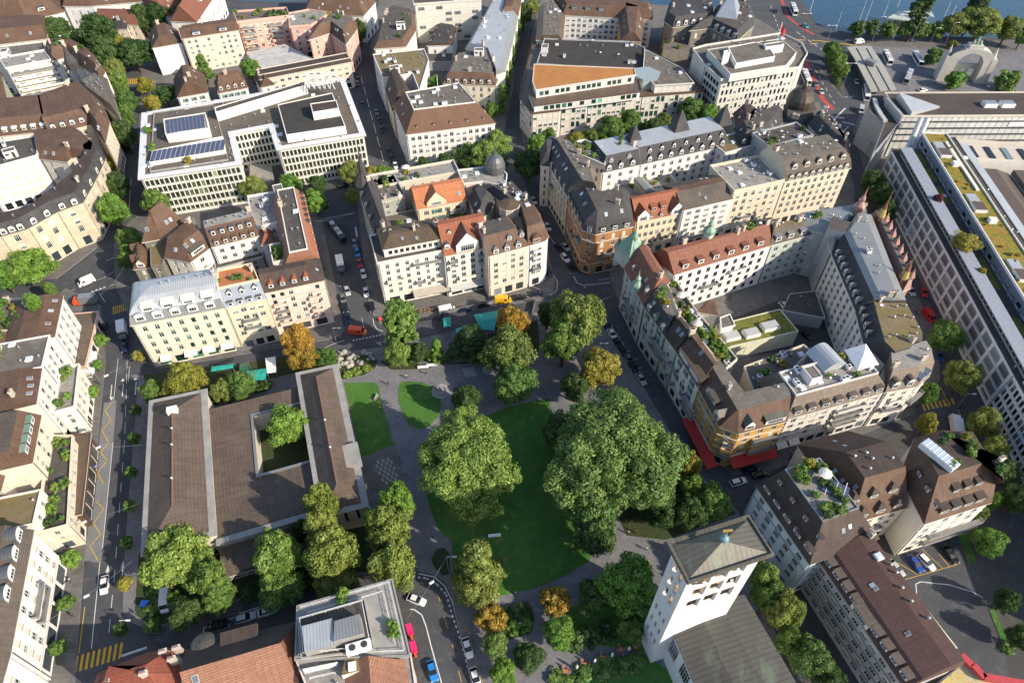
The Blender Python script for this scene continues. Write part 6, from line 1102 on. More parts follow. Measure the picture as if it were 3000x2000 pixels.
bld('villa', 'white gabled villa with brown roof next to the avenue trees', R('00', 1165, 640, 1362, 605, 17, 8.5), 8.5, white, [fac(0, 2.6, 3, 3, 1.1, 1.5, st='gs'), fac(3, 3, 3)], (), [(6, [.05, 5.2, 1.5, 5.2], t_brown)], t_brown, chim=3)
bld('villa', 'brown roofed villa with red shutters and dormers', R('00', 1432, 612, 1625, 575, 10, 8.5), 8.5, white, [fac(0, 2.4, 3, 3, 1.1, 1.5, st='s')], (), [(5.4, [4, 2.4, 4, 2.4], t_brown)], t_rust, dorm=[(0, 0, 4, .15, 1.3, 1.3, 'gable', dict(m=(pale, t_red, t_red)))], chim=2)
bld('villa', 'pale house with arched gable at the rear of the bank', R('00', 1710, 575, 1800, 555, 10, 9), 9, white, [fac(0, 2.6, 3, 3)], (), [(4, [.05, 3, .05, 3], t_brown)], t_brown)
bld('concert_hall', 'large brown hipped hall with white walls at the top edge', Q('01', 13, 430, 95, 815, 105, 895, 15, 870, -90, 480, -90), 13, white, [fac(0, 4, 3), fac(1, 4, 3)], (), [(6.5, [7, 5, 4, 5, 5], t_brown)], t_brown)
TN = bld('office_building', 'white office house with big plain brown hipped roof and regular windows', Q('01', 15.5, 1100, 882, 1680, 808, 1497, 602, 1015, 690), 15.5, white, [fac(0, 2.9, 5, 3.6, 1.5, 1.7, 'w', cols=13, st='g,g,b', sc=(4,)), fac(3, 2.8, 5, 3.6, 1.4, 1.6, 'w')], (), [(6, [6.2, 5, 4, 5], tile('tan_brown_tile', (.19, .10, .062)))], gravel, trim=pale, clutter=[('roof_hatch', 3), ('air_conditioner', 3), ('roof_vent', 3)], dorm=[(0, 0, 5, .25, .7, .5, 'shed', dict(m=(m_white, t_brown, t_brown)))], par=.4)
b = MB(); c_ = W('01', 1310, 640, 21); b.tube((*c_, 21), (*c_, 30), .1, 6); b.build('flag_pole', [m_white], TN['root'])
bld('town_house', 'narrow house with steep dark brown gable roof and cream gable wall', Q('01', 13, 1010, 722, 1150, 655, 1075, 520, 965, 590), 13, yellow, [fac(0, 2.8, 4), fac(3, 3, 4)], (), [(6.5, [.05, 3.6, .05, 3.6], t_dark)], t_dark, sky=[(0, 3, .3, .4)])
bld('office_building', 'white wedge shaped block with orange green moss roof and roof boxes', Q('01', 15.5, 945, 515, 1140, 485, 1185, 600, 1245, 400, 1215, 325, 880, 362), 15.5, white, [fac(2, 3, 5), fac(5, 3, 5), fac(0, 3, 5)], (), (), mossy, par=.4, oh=.1, clutter=[('plant_room', 1), ('air_conditioner', 4), ('roof_vent', 5)])
bld('office_building', 'white row house block with long brown roof strip by the narrow street', Q('01', 14, 890, 320, 1095, 305, 1160, 200, 1150, 90, 990, 60, 930, 150), 14, pale, [fac(0, 3, 5), fac(5, 3, 5), fac(1, 3, 5)], (), [(2.6, 2, t_brown)], gravel_d, chim=3, clutter=[('plant_room', 1), ('roof_vent', 3)], garden=3)
bld('office_building', 'tall white office slab with square windows at the top edge', R('01', 1150, 30, 1590, 0, 12, 19), 19, P('office_white', (.64, .62, .57)), [fac(0, 4.2, 6, 3.6, 3.2, 1.7, 'w', st='f,g,f')], (), (), gravel_d, par=.5)
bld('office_building', 'dark twin gable roof workshop in the courtyard', Q('01', 9, 1235, 300, 1400, 295, 1428, 185, 1300, 165), 9, white, [fac(0, 4, 2)], (), [(1.2, [.1, 2.5, .1, 2.5], t_dark)], t_slate, clutter=[('roof_vent', 2)])
bld('courtyard_house', 'grey shed roof in the shaded north courtyard', Q('01', 5, 1240, 400, 1390, 400, 1400, 310, 1235, 310), 5, grey, [], (), (), gravel_d)
bld('apartment_house', 'cream house with brown mansard and round dormers by the poplar street', Q('01', 12.5, 1345, 548, 1680, 560, 1725, 455, 1640, 360, 1410, 400), 12.5, cream, [fac(0, 2.9, 4, 3.6, 1.3, 1.8), fac(1, 2.8, 4, 3.6)], (), [(4.2, 2.6, t_brown)], gravel, dorm=[(0, 0, 6, .1, 1.5, 1.5, 'arch', dict(m=(pale, t_brown, s_lead)))], clutter=[('plant_room', 1), ('roof_vent', 3)], chim=2)
bld('apartment_house', 'long row with pale sheet roofs and many chimneys along the poplar street', Q('01', 15, 1690, 490, 1745, 470, 1800, 250, 1860, -40, 1700, -60, 1600, 130, 1490, 320, 1640, 360), 15, pale, [fac(0, 3, 5), fac(6, 3, 5)], (), [(2.5, [.2, 2.4, 2.4, .2, 1.5, 2.5, 1.5, .2], s_grey)], s_pale, clutter=[('roof_vent', 14), ('roof_hatch', 6), ('satellite_dish', 4)], chim=6)
bld('apartment_house', 'brown roofed end house of the pale sheet roof row', Q('01', 15, 1700, 130, 1830, 110, 1870, -90, 1760, -90), 15.3, pale, [], (), [(4, 3, t_brown)], t_brown)
dkp = P('office_panel', (.62, .58, .54), .08); m_og = glass_mat('green_glass', (.02, .055, .038))
_l1 = [(355, 745), (535, 725), (545, 700), (715, 688), (720, 672), (1075, 632), (1480, 600), (1340, 445), (1100, 330), (360, 300), (275, 640)]
UB = bld('office_building', 'stepped office building with long terraces and orange planted roof', [W('02', *p, 13) for p in _l1], 13, dkp, [fac(i, 1.9, 4, 3, 1.65, 2.75, 'w', st='b,f,f,b,n', glass=m_og, mar=.2, top=.3) for i in (0, 2, 4, 5, 10)], (), (), s_brown, par=.5, oh=.3, trim=s_brown)
_l2 = [(372, 690), (1065, 598), (1030, 450), (380, 430), (335, 590)]
U2 = bld('penthouse', 'first set back storey of the stepped office with pale glazing', [W('02', *p, 16.5) for p in _l2], 16.5, white, [fac(0, 2.4, 2, .1, 2.1, 2.2, 0, st='f,f,n', top=.5, glass=m_og)], (), (), s_brown, z0=13.05, par=.4, oh=.6, trim=s_brown)
_l3 = [(385, 590), (1030, 492), (1020, 455), (375, 428), (365, 540)]
U3 = bld('penthouse', 'top storey of the stepped office under orange sedum', [W('02', *p, 20) for p in _l3], 20, white, [fac(0, 2.2, 2, .1, 1.9, 2.2, 0, st='n,n,f', top=.5, glass=m_og)], (), (), sedum_o, z0=16.55, par=.3, oh=.5, trim=dkp)
U4 = bld('penthouse', 'right hand set back storeys of the stepped office', [W('02', *p, 16.5) for p in ((1165, 560), (1410, 545), (1330, 450), (1100, 335), (1090, 470))], 16.5, white, [fac(0, 2.4, 2, .1, 2.1, 2.2, 0, st='f', top=.5)], (), (), gravel, z0=13.05, par=.3, oh=.5, trim=dkp)
b = MB(); c_ = W('02', 1100, 520, 15); b.lathe((*c_, 0), [(6, 0), (6, 17), (6.2, 17.2), (6.2, 17.6)], 6, 0, .2); b.build('stair_tower', [plain('blue_green_panel', (.30, .36, .38), .4)], UB['root'])
bld('office_building', 'wide dark flat roofed block with pale ducts behind the orange roof', [W('02', *p, 14.5) for p in ((385, 425), (1095, 470), (1095, 320), (1000, 280), (435, 258))], 14.5, grey, [], (), (), speck('bank_black_roof', (.035, .032, .030), (.05, .045, .04)), par=.6, oh=0, clutter=[('roof_hatch', 3), ('air_conditioner', 4), ('satellite_dish', 3), ('plant_room', 1), ('roof_vent', 6)])
bld('office_building', 'white court facade under long brown ridge roof near the lake', [W('02', *p, 14) for p in ((560, 100), (1145, 128), (1140, 45), (490, 0))], 14, white, [fac(0, 2.6, 5, 3, 1.8, 1.6, 'w', st='ggb')], (), [(4, [4.5, 3, 4.5, 3], t_brown)], t_brown, dorm=[(0, 0, 3, .5, 3.2, 1.2, 'flat', dict(m=(m_dark, s_lead, s_lead), f=(.05, .5)))])
bld('office_building', 'brown roofed side wing with orange sunlit end wall', [W('02', *p, 14) for p in ((940, 265), (1070, 275), (1085, 110), (920, 60))], 14, ochre, [fac(0, 3, 4), fac(1, 3, 4)], (), [(4, [.1, 3.5, .1, 3.5], t_brown)], t_brown)
bld('office_building', 'grey seamed roof wing left of the white court', [W('02', *p, 14) for p in ((385, 262), (555, 270), (570, 110), (490, 0), (400, 60))], 14, grey, [fac(4, 3, 4)], (), [(2.5, [.1, 2, 2, 2, 3], s_brown)], gravel, clutter=[('roof_vent', 8), ('roof_hatch', 2)])
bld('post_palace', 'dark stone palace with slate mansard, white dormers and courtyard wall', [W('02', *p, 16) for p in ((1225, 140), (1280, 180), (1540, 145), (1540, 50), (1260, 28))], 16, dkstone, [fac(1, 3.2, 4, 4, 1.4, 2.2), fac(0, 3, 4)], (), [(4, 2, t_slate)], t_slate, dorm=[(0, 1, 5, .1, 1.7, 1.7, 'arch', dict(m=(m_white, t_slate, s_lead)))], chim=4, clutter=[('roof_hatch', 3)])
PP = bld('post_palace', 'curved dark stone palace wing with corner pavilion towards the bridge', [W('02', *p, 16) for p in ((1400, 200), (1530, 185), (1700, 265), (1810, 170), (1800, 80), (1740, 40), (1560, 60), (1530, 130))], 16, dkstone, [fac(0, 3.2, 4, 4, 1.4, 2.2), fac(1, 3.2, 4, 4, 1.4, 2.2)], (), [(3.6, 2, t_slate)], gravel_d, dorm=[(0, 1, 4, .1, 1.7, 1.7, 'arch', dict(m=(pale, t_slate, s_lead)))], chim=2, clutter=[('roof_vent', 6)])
b = MB(); q = Q('02', 20, 1560, 110, 1700, 130, 1720, 40, 1600, 30); b.prism(ccw(q), 15, 20, 0); c_ = sum(q)/4; q2 = [c_+(p-c_)*.35 for p in ccw(q)]
for i in range(4): j = (i+1) % 4; b.face([(*ccw(q)[i], 20), (*ccw(q)[j], 20), (*q2[j], 26), (*q2[i], 26)], 1)
b.face([(*p, 26) for p in q2], 1); b.build('pavilion', [dkstone, s_blue], PP['root'])
bld('garden_wall', 'ivy covered court wall beside the dark palace', [W('02', *p, 9) for p in ((1215, 330), (1390, 325), (1390, 200), (1225, 175))], 9, dkstone, [], (), (), gravel, oh=0, garden=8)
WO = bld('office_building', 'white office block with slit windows, roof terraces and red flag', [W('X', *p, 20.5) for p in ((590, 705), (1760, 520), (1890, 315), (1800, 150), (1500, 10), (360, 190), (165, 245), (340, 480))], 20.5, P('office_white', (.64, .62, .57)), [fac(0, 1.9, 6, 3.2, 1.05, 2.2, 'w', st='n,n,b'), fac(7, 2.2, 6, 3.4, 1.8, 1.8, 'w', st='n', frame=m_dark), fac(1, 2.4, 5)], (), (), gravel, par=.8, oh=.5)
block('roof_storey', WO['root'], Q('X', 24, 735, 605, 1590, 470, 1750, 270, 1500, 60, 380, 225), 20.5, 23.5, P('office_white', (.64, .62, .57)), gravel)
block('roof_storey', WO['root'], Q('X', 26, 820, 440, 1420, 330, 1330, 190, 1110, 110, 700, 190), 23.5, 25.5, white, gravel)
block('plant_room', WO['root'], Q('X', 27, 620, 340, 720, 330, 700, 290, 620, 300), 23.5, 28, white, m_sill); block('plant_room', WO['root'], Q('X', 27, 1280, 190, 1560, 150, 1510, 100, 1250, 140), 23.5, 26.5, white, gravel)
c_ = W('X', 1420, 190, 23); b = MB(); b.tube((*c_, 23), (*c_, 33), .12, 6); b.build('flag_pole', [m_white], WO['root'])
b = MB(); nf_ = 6;
for k in range(nf_): y0, y1 = .35*math.sin(k*1.3), .35*math.sin((k+1)*1.3); b.face([(c_[0]+.1+k*.4, c_[1]+y0, 29.5-.5*k), (c_[0]+.1+(k+1)*.4, c_[1]+y1, 29.5-.5*(k+1)), (c_[0]+.1+(k+1)*.4, c_[1]+y1, 32.4-.5*(k+1)), (c_[0]+.1+k*.4, c_[1]+y0, 32.4-.5*k)])
b.build('flag', [m_redp], WO['root'])
b0, b1 = W('S', 430, 860), W('T', 920, 1100); u_, _ = dirv(b0, b1); n_ = np.array([-u_[1], u_[0]])
far = b0+u_*((W('S', 330, 110, 14)-b0)@u_); near = b0+u_*((W('T', 1254, 960, 14)-b0)@u_+60); mid = b0+u_*((W('T', 1010, 760, 14)-b0)@u_)
offw = P('station_panel', (.70, .73, .78), .06)
S1 = bld('office_building', 'long office building with large square framed window grid above the shaded street', [far, mid, mid+n_*11, far+n_*11], 14, offw, [fac(0, 5.4, 4, 2.6, 4.6, 2.7, 'w', mar=.6, st='g,g,g,z', glass=glass_mat('office_glass', (.030, .040, .045)), sc=())], (1,), (), gravel_d, oh=.15, trim=offw)
S2 = bld('office_building', 'office wing with ribbon window rows beyond the square framed grid', [mid, near, near+n_*11, mid+n_*11], 14, offw, [fac(0, 1.7, 4, 3.0, 1.3, 2.4, 'w', mar=.3, st='gn', sc=(1, 2, 3))], (3,), (), gravel_d, oh=.15, trim=offw)
a_, d_ = far+n_*1.8+u_*3, near+n_*1.8
S3 = bld('penthouse', 'set back glazed storey with thin blue grey roof above the window grid', [a_, d_, d_+n_*3.6, a_+n_*3.6], 16.3, plain('slate_panel', (.10, .11, .13), .5), [fac(0, 2.2, 2, .0, 1.9, 1.7, 0, st='n', top=.3)], (), (), plain('blue_grey_roof', (.30, .32, .37), .6), z0=14.01, oh=.3, trim=plain('blue_grey_roof', (.30, .32, .37), .6))
slab('roof_court', [far+n_*5.4, near+n_*5.4, near+n_*11, far+n_*11], 9, 14.25, gravel_d)
for s0, s1, m_ in ((3, 11, sedum), (13, 21, sedum), (24, 34, sedum), (62, 76, sedum), (88, 96, sedum)):
 slab('lawn', [far+n_*5.7+u_*s0, far+n_*5.7+u_*s1, far+n_*9.6+u_*s1, far+n_*9.6+u_*s0], 14.2, 14.36, m_)
h0_, h1_ = far+n_*10.4-u_*4, near+n_*10.4
S4 = bld('office_building', 'taller rear office block with yellow green planted roof and white parapet', [h0_, h1_, h1_+n_*8.6, h0_+n_*8.6], 18.5, plain('blue_shade_render', (.17, .20, .26), .8), [fac(0, 4.2, 5, 3, 2.6, 1.6, 0, st='gn')], (), (), sedum_y, par=.5, oh=.2, trim=m_white, garden=0)  # wall colour carries the blue-grey shade of the side turned from the sun
_r4 = random.Random(3)
for _ in range(40):
 c_ = h0_+u_*_r4.uniform(2, 130)+n_*_r4.uniform(1, 7.6); bush('planter_shrub', (*c_, 18.3), _r4.uniform(.35, .8), S4['root'], _r4, _r4.choice(['yellow', 'olive', 'gold', 'olive']))
for s in (14, 46, 79, 112):
 c_ = h0_+u_*s+n_*3; b = MB(); b.box((*(c_), 18.5), 4.6, 3.6, 1.2, 0, 0, 1, u_); b.box((*(c_-u_*5.2), 18.5), 4.2, 3.2, .7, 0, 2, None, u_); b.build('roof_hatch', [m_white, s_brown, s_pale], S4['root'])
 c_ = c_+u_*7+n_*1.5; b = MB(); b.box((*c_, 18.5), 1.8, 2.2, 1.5, 0, 0, None, u_); b.build('air_conditioner', [m_white], S4['root'])
b = MB(); p0 = h0_+n_*6.4+u_*6; b.beam((*p0, 18.9), (*(p0+u_*30), 18.9), .9, .5); b.build('roof_duct', [m_white], S4['root'])
g0_, g1_ = h0_+n_*8.9-u_*2, h1_+n_*8.9
S5 = bld('station_hall', 'long dark gravel roof strip between the planted roof and the platforms', [g0_, g1_, g1_+n_*4.5, g0_+n_*4.5], 16.5, grey, [], (), (), gravel_d, par=.3, oh=0)
S6 = bld('station_hall', 'pale ribbed platform roof edge running past the station', [g0_+n_*4.8, g1_+n_*4.8, g1_+n_*10, g0_+n_*10], 14, grey, [], (), [(.8, [.1, .1, 4.8, .1], s_pale)], s_pale, oh=0)
t0_, t1_ = g0_+n_*10.3+u_*14, g1_+n_*10.3
for k in range(4):
 q0, q1 = t0_+n_*k*11.5, t1_+n_*k*11.5
 bld('platform_roof', ['dark brown platform roof nearest the office block', 'second dark platform roof from the office block', 'third dark platform roof from the office block', 'outermost dark platform roof at the right edge'][k], [q0, q1, q1+n_*10.6, q0+n_*10.6], 11, grey, [], (), [(1.6, [.1, .1, 5, .1], s_brown if k != 1 else gravel), (.02, [.1, .1, .2, .1], gravel)], s_brown, oh=0, clutter=[])
c0 = W('03', 1370, 965, 12); c1 = W('03', 2100, 1010, 12); v_, L_ = dirv(c0, c1); m_ = np.array([-v_[1], v_[0]])
S7 = bld('station_hall', 'cream platform concourse roof with dark skylight slots', [c0-m_*8, c1-m_*8, c1+m_*5, c0+m_*5], 12.6, pale, [], (), (), P('concourse_roof', (.60, .52, .42)), oh=0)
for k in range(12):
 b = MB(); b.box((*(c0+v_*(3+k*6.0)-m_*4), 12.6), 2.0, 7.5, .35, 0, 0, None, v_); b.build('skylight', [glass_mat('office_glass', (.03, .04, .045))], S7['root'])
q0 = W('U', 770, 1140, 17.5); q1 = W('U', 3000, 1128, 17.5); v_, L_ = dirv(q0, q1); m_ = np.array([-v_[1], v_[0]]); dp = (W('U', 900, 880, 17.5)-q0)@m_
rib = seam('ribbed_glass_facade', (.66, .66, .63), 2.6, .35, 0)
S8 = bld('station_building', 'station head building with ribbed pale glass front and dark flat roof', [q0, q1, q1+m_*dp, q0+m_*dp], 17.5, rib, [], (), (), speck('brown_roof_felt', (.060, .045, .040), (.08, .062, .055), None, .1, 1), par=.5, trim=beige)
for zz, hh in ((15.2, .25), (12.4, .3), (9.8, .25), (7.0, .3)): b = MB(); b.box((*(q0+v_*L_/2-m_*.25), zz), L_, .5, hh, 0, 0, None, v_); b.build('facade_rail', [m_dark], S8['root'])
for k in range(int(L_/12)):
 if (k*7) % 5 in (1, 3): b = MB(); b.box((*(q0+v_*(12+k*12)-m_*.12), 13.2 if k % 2 else 8), 10.5, .2, 1.9, 0, 0, None, v_); b.build('facade_panel', [m_white], S8['root'])
for k in (0, 1):
 b = MB(); p = W('U', 975+75*k, 1160, 19); r_ = W('U', 840+75*k, 1490, 14); b.tube((*p, 18.6), (*r_, 12), 1.0, 12); b.build('facade_tube', [s_pale], S8['root'], None, True)
fa, fb, fc, fd = W('U', 705, 890, 19.5), W('U', 1190, 1030, 18.2), W('U', 870, 1090, 19.5), W('U', 760, 960, 21); b = MB()
b.face([(*fa, 20.5), (*fc, 19.5), (*fb, 18.3)]); b.face([(*fa, 17.6), (*fc, 17.6), (*fc, 19.5), (*fa, 20.5)]); b.face([(*fc, 17.6), (*fb, 17.6), (*fb, 18.3), (*fc, 19.5)]); b.build('roof_sail', [s_pale], S8['root'])
for x in (1755, 1955): c_ = W('U', x, 1010, 18); b = MB(); b.box((*c_, 17.5), 5, 3.2, 1.6, 0); b.box((*c_, 19.1), 4.6, 2.8, .12, 0, 1); b.build('skylight', [m_white, m_steel], S8['root'])
bz = Q('U', 14, 520, 1545, 730, 1225, 540, 930, 410, 930, 345, 1080, 560, 1235);
S9 = bld('station_building', 'dark curved corner roof of the station entrance with white blade wall', ccw(Q('U', 15, 440, 1540, 700, 1225, 760, 1140, 590, 900, 410, 900, 350, 1060, 560, 1230)), 15, s_pale, [], (), (), speck('brown_roof_felt', (.060, .045, .040), (.08, .062, .055), None, .1, 1), par=.3, trim=m_steel)
b = MB(); p, r_ = W('U', 570, 960, 17), W('U', 745, 1180, 17); b.beam((*p, 16.6), (*r_, 16.6), .5, 3.6); b.build('blade_wall', [s_pale], S9['root'])
b = MB(); pts_ = [W('U', x, y, 15.6) for x, y in ((440, 940), (465, 1030), (510, 1120), (565, 1195))]
for p, r_ in zip(pts_[:-1], pts_[1:]): b.beam((*p, 15.5), (*r_, 15.5), 1.6, .9)
b.build('roof_light', [m_blindg], S9['root'])
q = Q('U', 6, 390, 1450, 450, 1430, 325, 1170, 275, 1195); EC = empty('entrance_canopy', (*(sum(q)/4), 0), 'slatted glass canopy over the station corner pavement', 'canopy'); b = MB(); b.prism(ccw(q), 5.6, 6, 0); b.build('canopy_roof', [seam('slat_glass', (.45, .46, .46), .5)], EC)
for p in q: b = MB(); b.tube((*p, 0), (*p, 5.6), .18, 7); b.build('pole', [m_steel], EC)
q = Q('U', 4.6, 400, 852, 690, 830, 560, 575, 395, 330, 120, 345, 205, 470); BC = empty('bus_station_canopy', (*(sum(q)/6), 0), 'long flat concrete canopy over the bus station platform', 'canopy')
b = MB(); b.prism(ccw(q), 4.1, 4.6, 0); b.build('canopy_roof', [P('canopy_concrete', (.36, .35, .31), .1)], BC)
for pts in (((235, 360), (500, 850)), ((350, 360), (620, 850))): b = MB(); p, r_ = W('U', *pts[0], 4.7), W('U', *pts[1], 4.7); b.beam((*p, 4.7), (*r_, 4.7), .35, .2); b.build('roof_gutter', [m_dark], BC)
c_ = W('U', 390, 545, 4.7); b = MB(); b.box((*c_, 4.6), 5, 3, 2.0, -.9); b.build('roof_box', [m_rail], BC)
for x, y in ((300, 480), (480, 600), (450, 760), (600, 760), (220, 380)): p = W('U', x, y, 4.1); b = MB(); b.tube((*p, 0), (*p, 4.1), .25, 8); b.build('pole', [concrete], BC)
aL, aR = W('U', 1180, 735), W('U', 1660, 775); v_, L_ = dirv(aL, aR); m_ = np.array([-v_[1], v_[0]]); AR = empty('monument_arch', (*((aL+aR)/2), 0), 'great pale stone arch with green bronze figures standing on the station square', 'arch')
L_ = L_*1.02; Ht = 15.5; R_ = L_*.30; cx = L_*.5; zc = 8.0; n__ = 20; b = MB(); dpt = 5.5
out = [(0, 0), (0, 11.0)]+[(cx-L_*.5*math.cos(t), 11+4.6*math.sin(t)) for t in np.linspace(.12, math.pi-.12, 13)]+[(L_, 11.0), (L_, 0)]
inn = [(cx-R_, 0), (cx-R_, zc)]+[(cx-R_*math.cos(t), zc+R_*math.sin(t)) for t in np.linspace(.12, math.pi-.12, 13)]+[(cx+R_, zc), (cx+R_, 0)]
pt = lambda x, z, k: (*(aL+v_*x+m_*k), z)
for i in range(len(out)-1):
 (x0, z0), (x1, z1) = out[i], out[i+1]; (y0, w0), (y1, w1) = inn[i], inn[i+1]
 b.face([pt(x0, z0, 0), pt(y0, w0, 0), pt(y1, w1, 0), pt(x1, z1, 0)]); b.face([pt(x0, z0, dpt), pt(x1, z1, dpt), pt(y1, w1, dpt), pt(y0, w0, dpt)])
 b.face([pt(x0, z0, 0), pt(x1, z1, 0), pt(x1, z1, dpt), pt(x0, z0, dpt)], 1 if 1 < i < 6 else 0); b.face([pt(y0, w0, dpt), pt(y1, w1, dpt), pt(y1, w1, 0), pt(y0, w0, 0)])
b.build('arch_wall', [P('arch_stone', (.50, .48, .43), .15), s_lead], AR)
b = MB(); a_ = aL+v_*(cx-R_)+m_*3.5; d_ = aL+v_*(cx+R_)+m_*3.5; LL = 2*R_
openwall(b, a_, d_, 0, 7.6, [(LL*.06+k*LL*.315, LL*.06+k*LL*.315+LL*.24, .02, 5.2) for k in range(3)], .8); b.face([(*a_, 7.6), (*d_, 7.6), (*(d_+m_*.8), 7.6), (*(a_+m_*.8), 7.6)]); b.build('portal_screen', [P('arch_stone', (.50, .48, .43), .15)], AR)
for s in (-.02, 1.02):
 p = aL+v_*L_*s+m_*dpt*.5; b = MB(); b.box((*p, 0), 2.4, dpt*1.05, 11.5, 0, 0, None, v_); b.lathe((*p, 11.5), [(1.2, 0), (.9, .6), (.5, 2.5), (.05, 4.5)], 8); b.build('side_pylon', [P('arch_stone', (.50, .48, .43), .15)], AR)
p = aL+v_*cx+m_*dpt*.5; b = MB(); b.box((*p, 15), 6, 4, 1.6, 0, 0, None, v_); b.build('plinth', [P('arch_stone', (.50, .48, .43), .15)], AR)
b = MB()
for k, hh in ((0, 3.6), (-1.4, 2.2), (1.4, 2.2)): q = p+v_*k; b.lathe((*q, 16.6), [(.7, 0), (.55, hh*.3), (.7, hh*.55), (.35, hh*.75), (.3, hh*.85), (.34, hh*.93), (.05, hh)], 8)
b.beam((*(p+v_*.4), 19.2), (*(p+v_*1.8), 20.2), .25); b.build('bronze_figures', [s_green], AR)
q = Q('03', 5, 900, 105, 1240, 150, 1190, 65, 980, 60); LS = empty('landing_stage', (*(sum(q)/4), -1.5), 'flat pale green roofed boat landing stage in the lake', 'pavilion'); b = MB(); b.prism(ccw(q), 3.4, 4, 0); b.build('roof', [P('landing_roof', (.45, .50, .45))], LS); b = MB(); b.prism(ccw(q), -1.5, -.4, 0); b.build('deck', [m_wood], LS)
for p in q: b = MB(); b.tube((*p, -1.5), (*p, 3.4), .15, 6); b.build('pole', [m_steel], LS)
ORD = ['first', 'second', 'third', 'fourth', 'fifth', 'sixth', 'seventh', 'eighth', 'ninth', 'tenth', 'eleventh', 'twelfth', 'thirteenth', 'fourteenth', 'fifteenth', 'sixteenth']
T_ = tree
T_('D', 1408, 1040, 160, 'huge grey green park tree, the largest crown in the picture', 'grey', 'big', 27, group='park trees', z0=.1, cz=.56)
T_('D', 1362, 1165, 70, 'lower grey green crown leaning out from under the huge park tree', 'grey', 'round', 17, group='park trees')
T_('D', 1072, 1050, 122, 'large pale grey green lawn tree standing left of the big lawn', 'light', 'big', 25, group='park trees', k=4)
T_('D', 1085, 1140, 62, 'pale low bough crown below the large lawn tree', 'light', 'round', 14, group='park trees')
T_('D', 1070, 918, 34, 'small dark tree behind the pale lawn tree by the fountain', 'dark', 'round', 12)
T_('12', 650, 760, 175, 'tall mid green tree at the upper park corner beside the crossing', 'olive', 'round', 22, group='park trees')
T_('12', 560, 900, 125, 'lower green crown in front of the tall corner tree', 'green', 'round', 17)
T_('12', 462, 720, 75, 'dark bushy tree at the kerb left of the tall corner tree', 'dark', 'round', 11)
T_('12', 222, 790, 105, 'orange gold crown rising above the chess squares', 'gold', 'round', 17)
T_('12', 210, 960, 165, 'tall olive crown below the orange gold tree', 'olive', 'round', 18, k=7)
T_('12', 240, 1170, 150, 'dark green crown at the upper end of the big lawn', 'green', 'round', 13)
T_('12', 800, 1070, 128, 'yellow autumn tree between corner tree and huge grey green tree', 'yellow', 'round', 14)
T_('12', 640, 1190, 95, 'dark undergrowth tree at the left foot of the huge park tree', 'dark', 'round', 11)
T_('D', 1290, 990, 50, 'dark small tree against the left flank of the huge park tree', 'dark', 'round', 12)
T_('22', 1385, 150, 75, 'yellow green slim tree near the red awning corner', 'yellow', 'round', 13)
T_('22', 1400, 300, 90, 'green yellow tree below the red awning', 'green', 'round', 12)
T_('22', 1545, 385, 120, 'dense dark tree beside the white parked estate car', 'green', 'round', 13)
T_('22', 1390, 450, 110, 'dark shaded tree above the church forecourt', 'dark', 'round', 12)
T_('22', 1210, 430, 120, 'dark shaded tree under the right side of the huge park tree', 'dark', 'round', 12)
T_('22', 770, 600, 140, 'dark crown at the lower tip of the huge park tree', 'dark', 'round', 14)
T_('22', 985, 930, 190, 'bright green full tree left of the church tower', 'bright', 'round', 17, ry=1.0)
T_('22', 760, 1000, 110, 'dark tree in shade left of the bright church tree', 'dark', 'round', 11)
T_('22', 1010, 1210, 90, 'dark green tree at the foot of the church tower', 'green', 'round', 9)
T_('22', 515, 1030, 95, 'small golden tree right of the two beside the curved path', 'gold', 'ball', 6.5)
T_('22', 88, 1135, 92, 'small golden tree left of the two beside the curved path', 'gold', 'ball', 6.5)
T_('22', 535, 1240, 110, 'small fresh green tree below the right golden tree', 'bright', 'round', 8)
T_('22', 110, 1320, 85, 'small grey green tree below the left golden tree', 'grey', 'round', 8)
T_('22', 165, 1490, 88, 'bright green bush tree at the bottom road bend', 'bright', 'round', 7)
T_('22', 330, 1400, 105, 'dark green shrub tree beside the café path', 'dark', 'round', 6)
T_('21', 1560, 800, 150, 'olive green cone tree right of the curved road', 'lime', 'cone', 18, cz=.52)
T_('21', 1580, 930, 140, 'olive green round tree in front of the cone tree', 'olive', 'round', 11)
T_('11', 330, 1440, 142, 'bright green tree growing in the library court', 'bright', 'round', 12)
T_('10', 1220, 1145, 130, 'broad olive autumn tree behind the left library wing', 'yellow', 'round', 12)
T_('10', 995, 1225, 72, 'dark green tree at the upper corner of the left library wing', 'green', 'round', 9)
T_('10', 1110, 1235, 55, 'small green tree below the broad olive autumn tree', 'olive', 'round', 8)
T_('10', 1470, 1215, 75, 'light olive small tree behind the library court roof', 'olive', 'round', 9)
T_('10', 1590, 1180, 90, 'dark green tree beside the teal building site cover', 'green', 'round', 11)
T_('11', 390, 900, 108, 'tall golden autumn tree in front of the pink corner house', 'gold', 'round', 16)
T_('11', 425, 1000, 100, 'lower golden crown above the right library wing', 'gold', 'round', 11)
T_('11', 565, 1010, 75, 'dark green tree right of the golden autumn tree', 'green', 'round', 9)
T_('11', 1062, 830, 110, 'tall slim green tree in front of the cream corner house', 'light', 'column', 22, cz=.52)
T_('11', 1040, 980, 85, 'lower green crown at the foot of the tall slim tree', 'light', 'round', 10)
T_('11', 1180, 960, 60, 'dark small tree right of the tall slim tree', 'dark', 'round', 8)
T_('11', 1295, 950, 52, 'small bright conical tree by the white benches', 'bright', 'cone', 8, cz=.5)
T_('11', 1530, 900, 115, 'dark conifer in front of the teal cover', 'dark', 'cone', 12, cz=.5)
T_('11', 1425, 960, 65, 'dark bush tree left of the dark conifer', 'dark', 'round', 6)
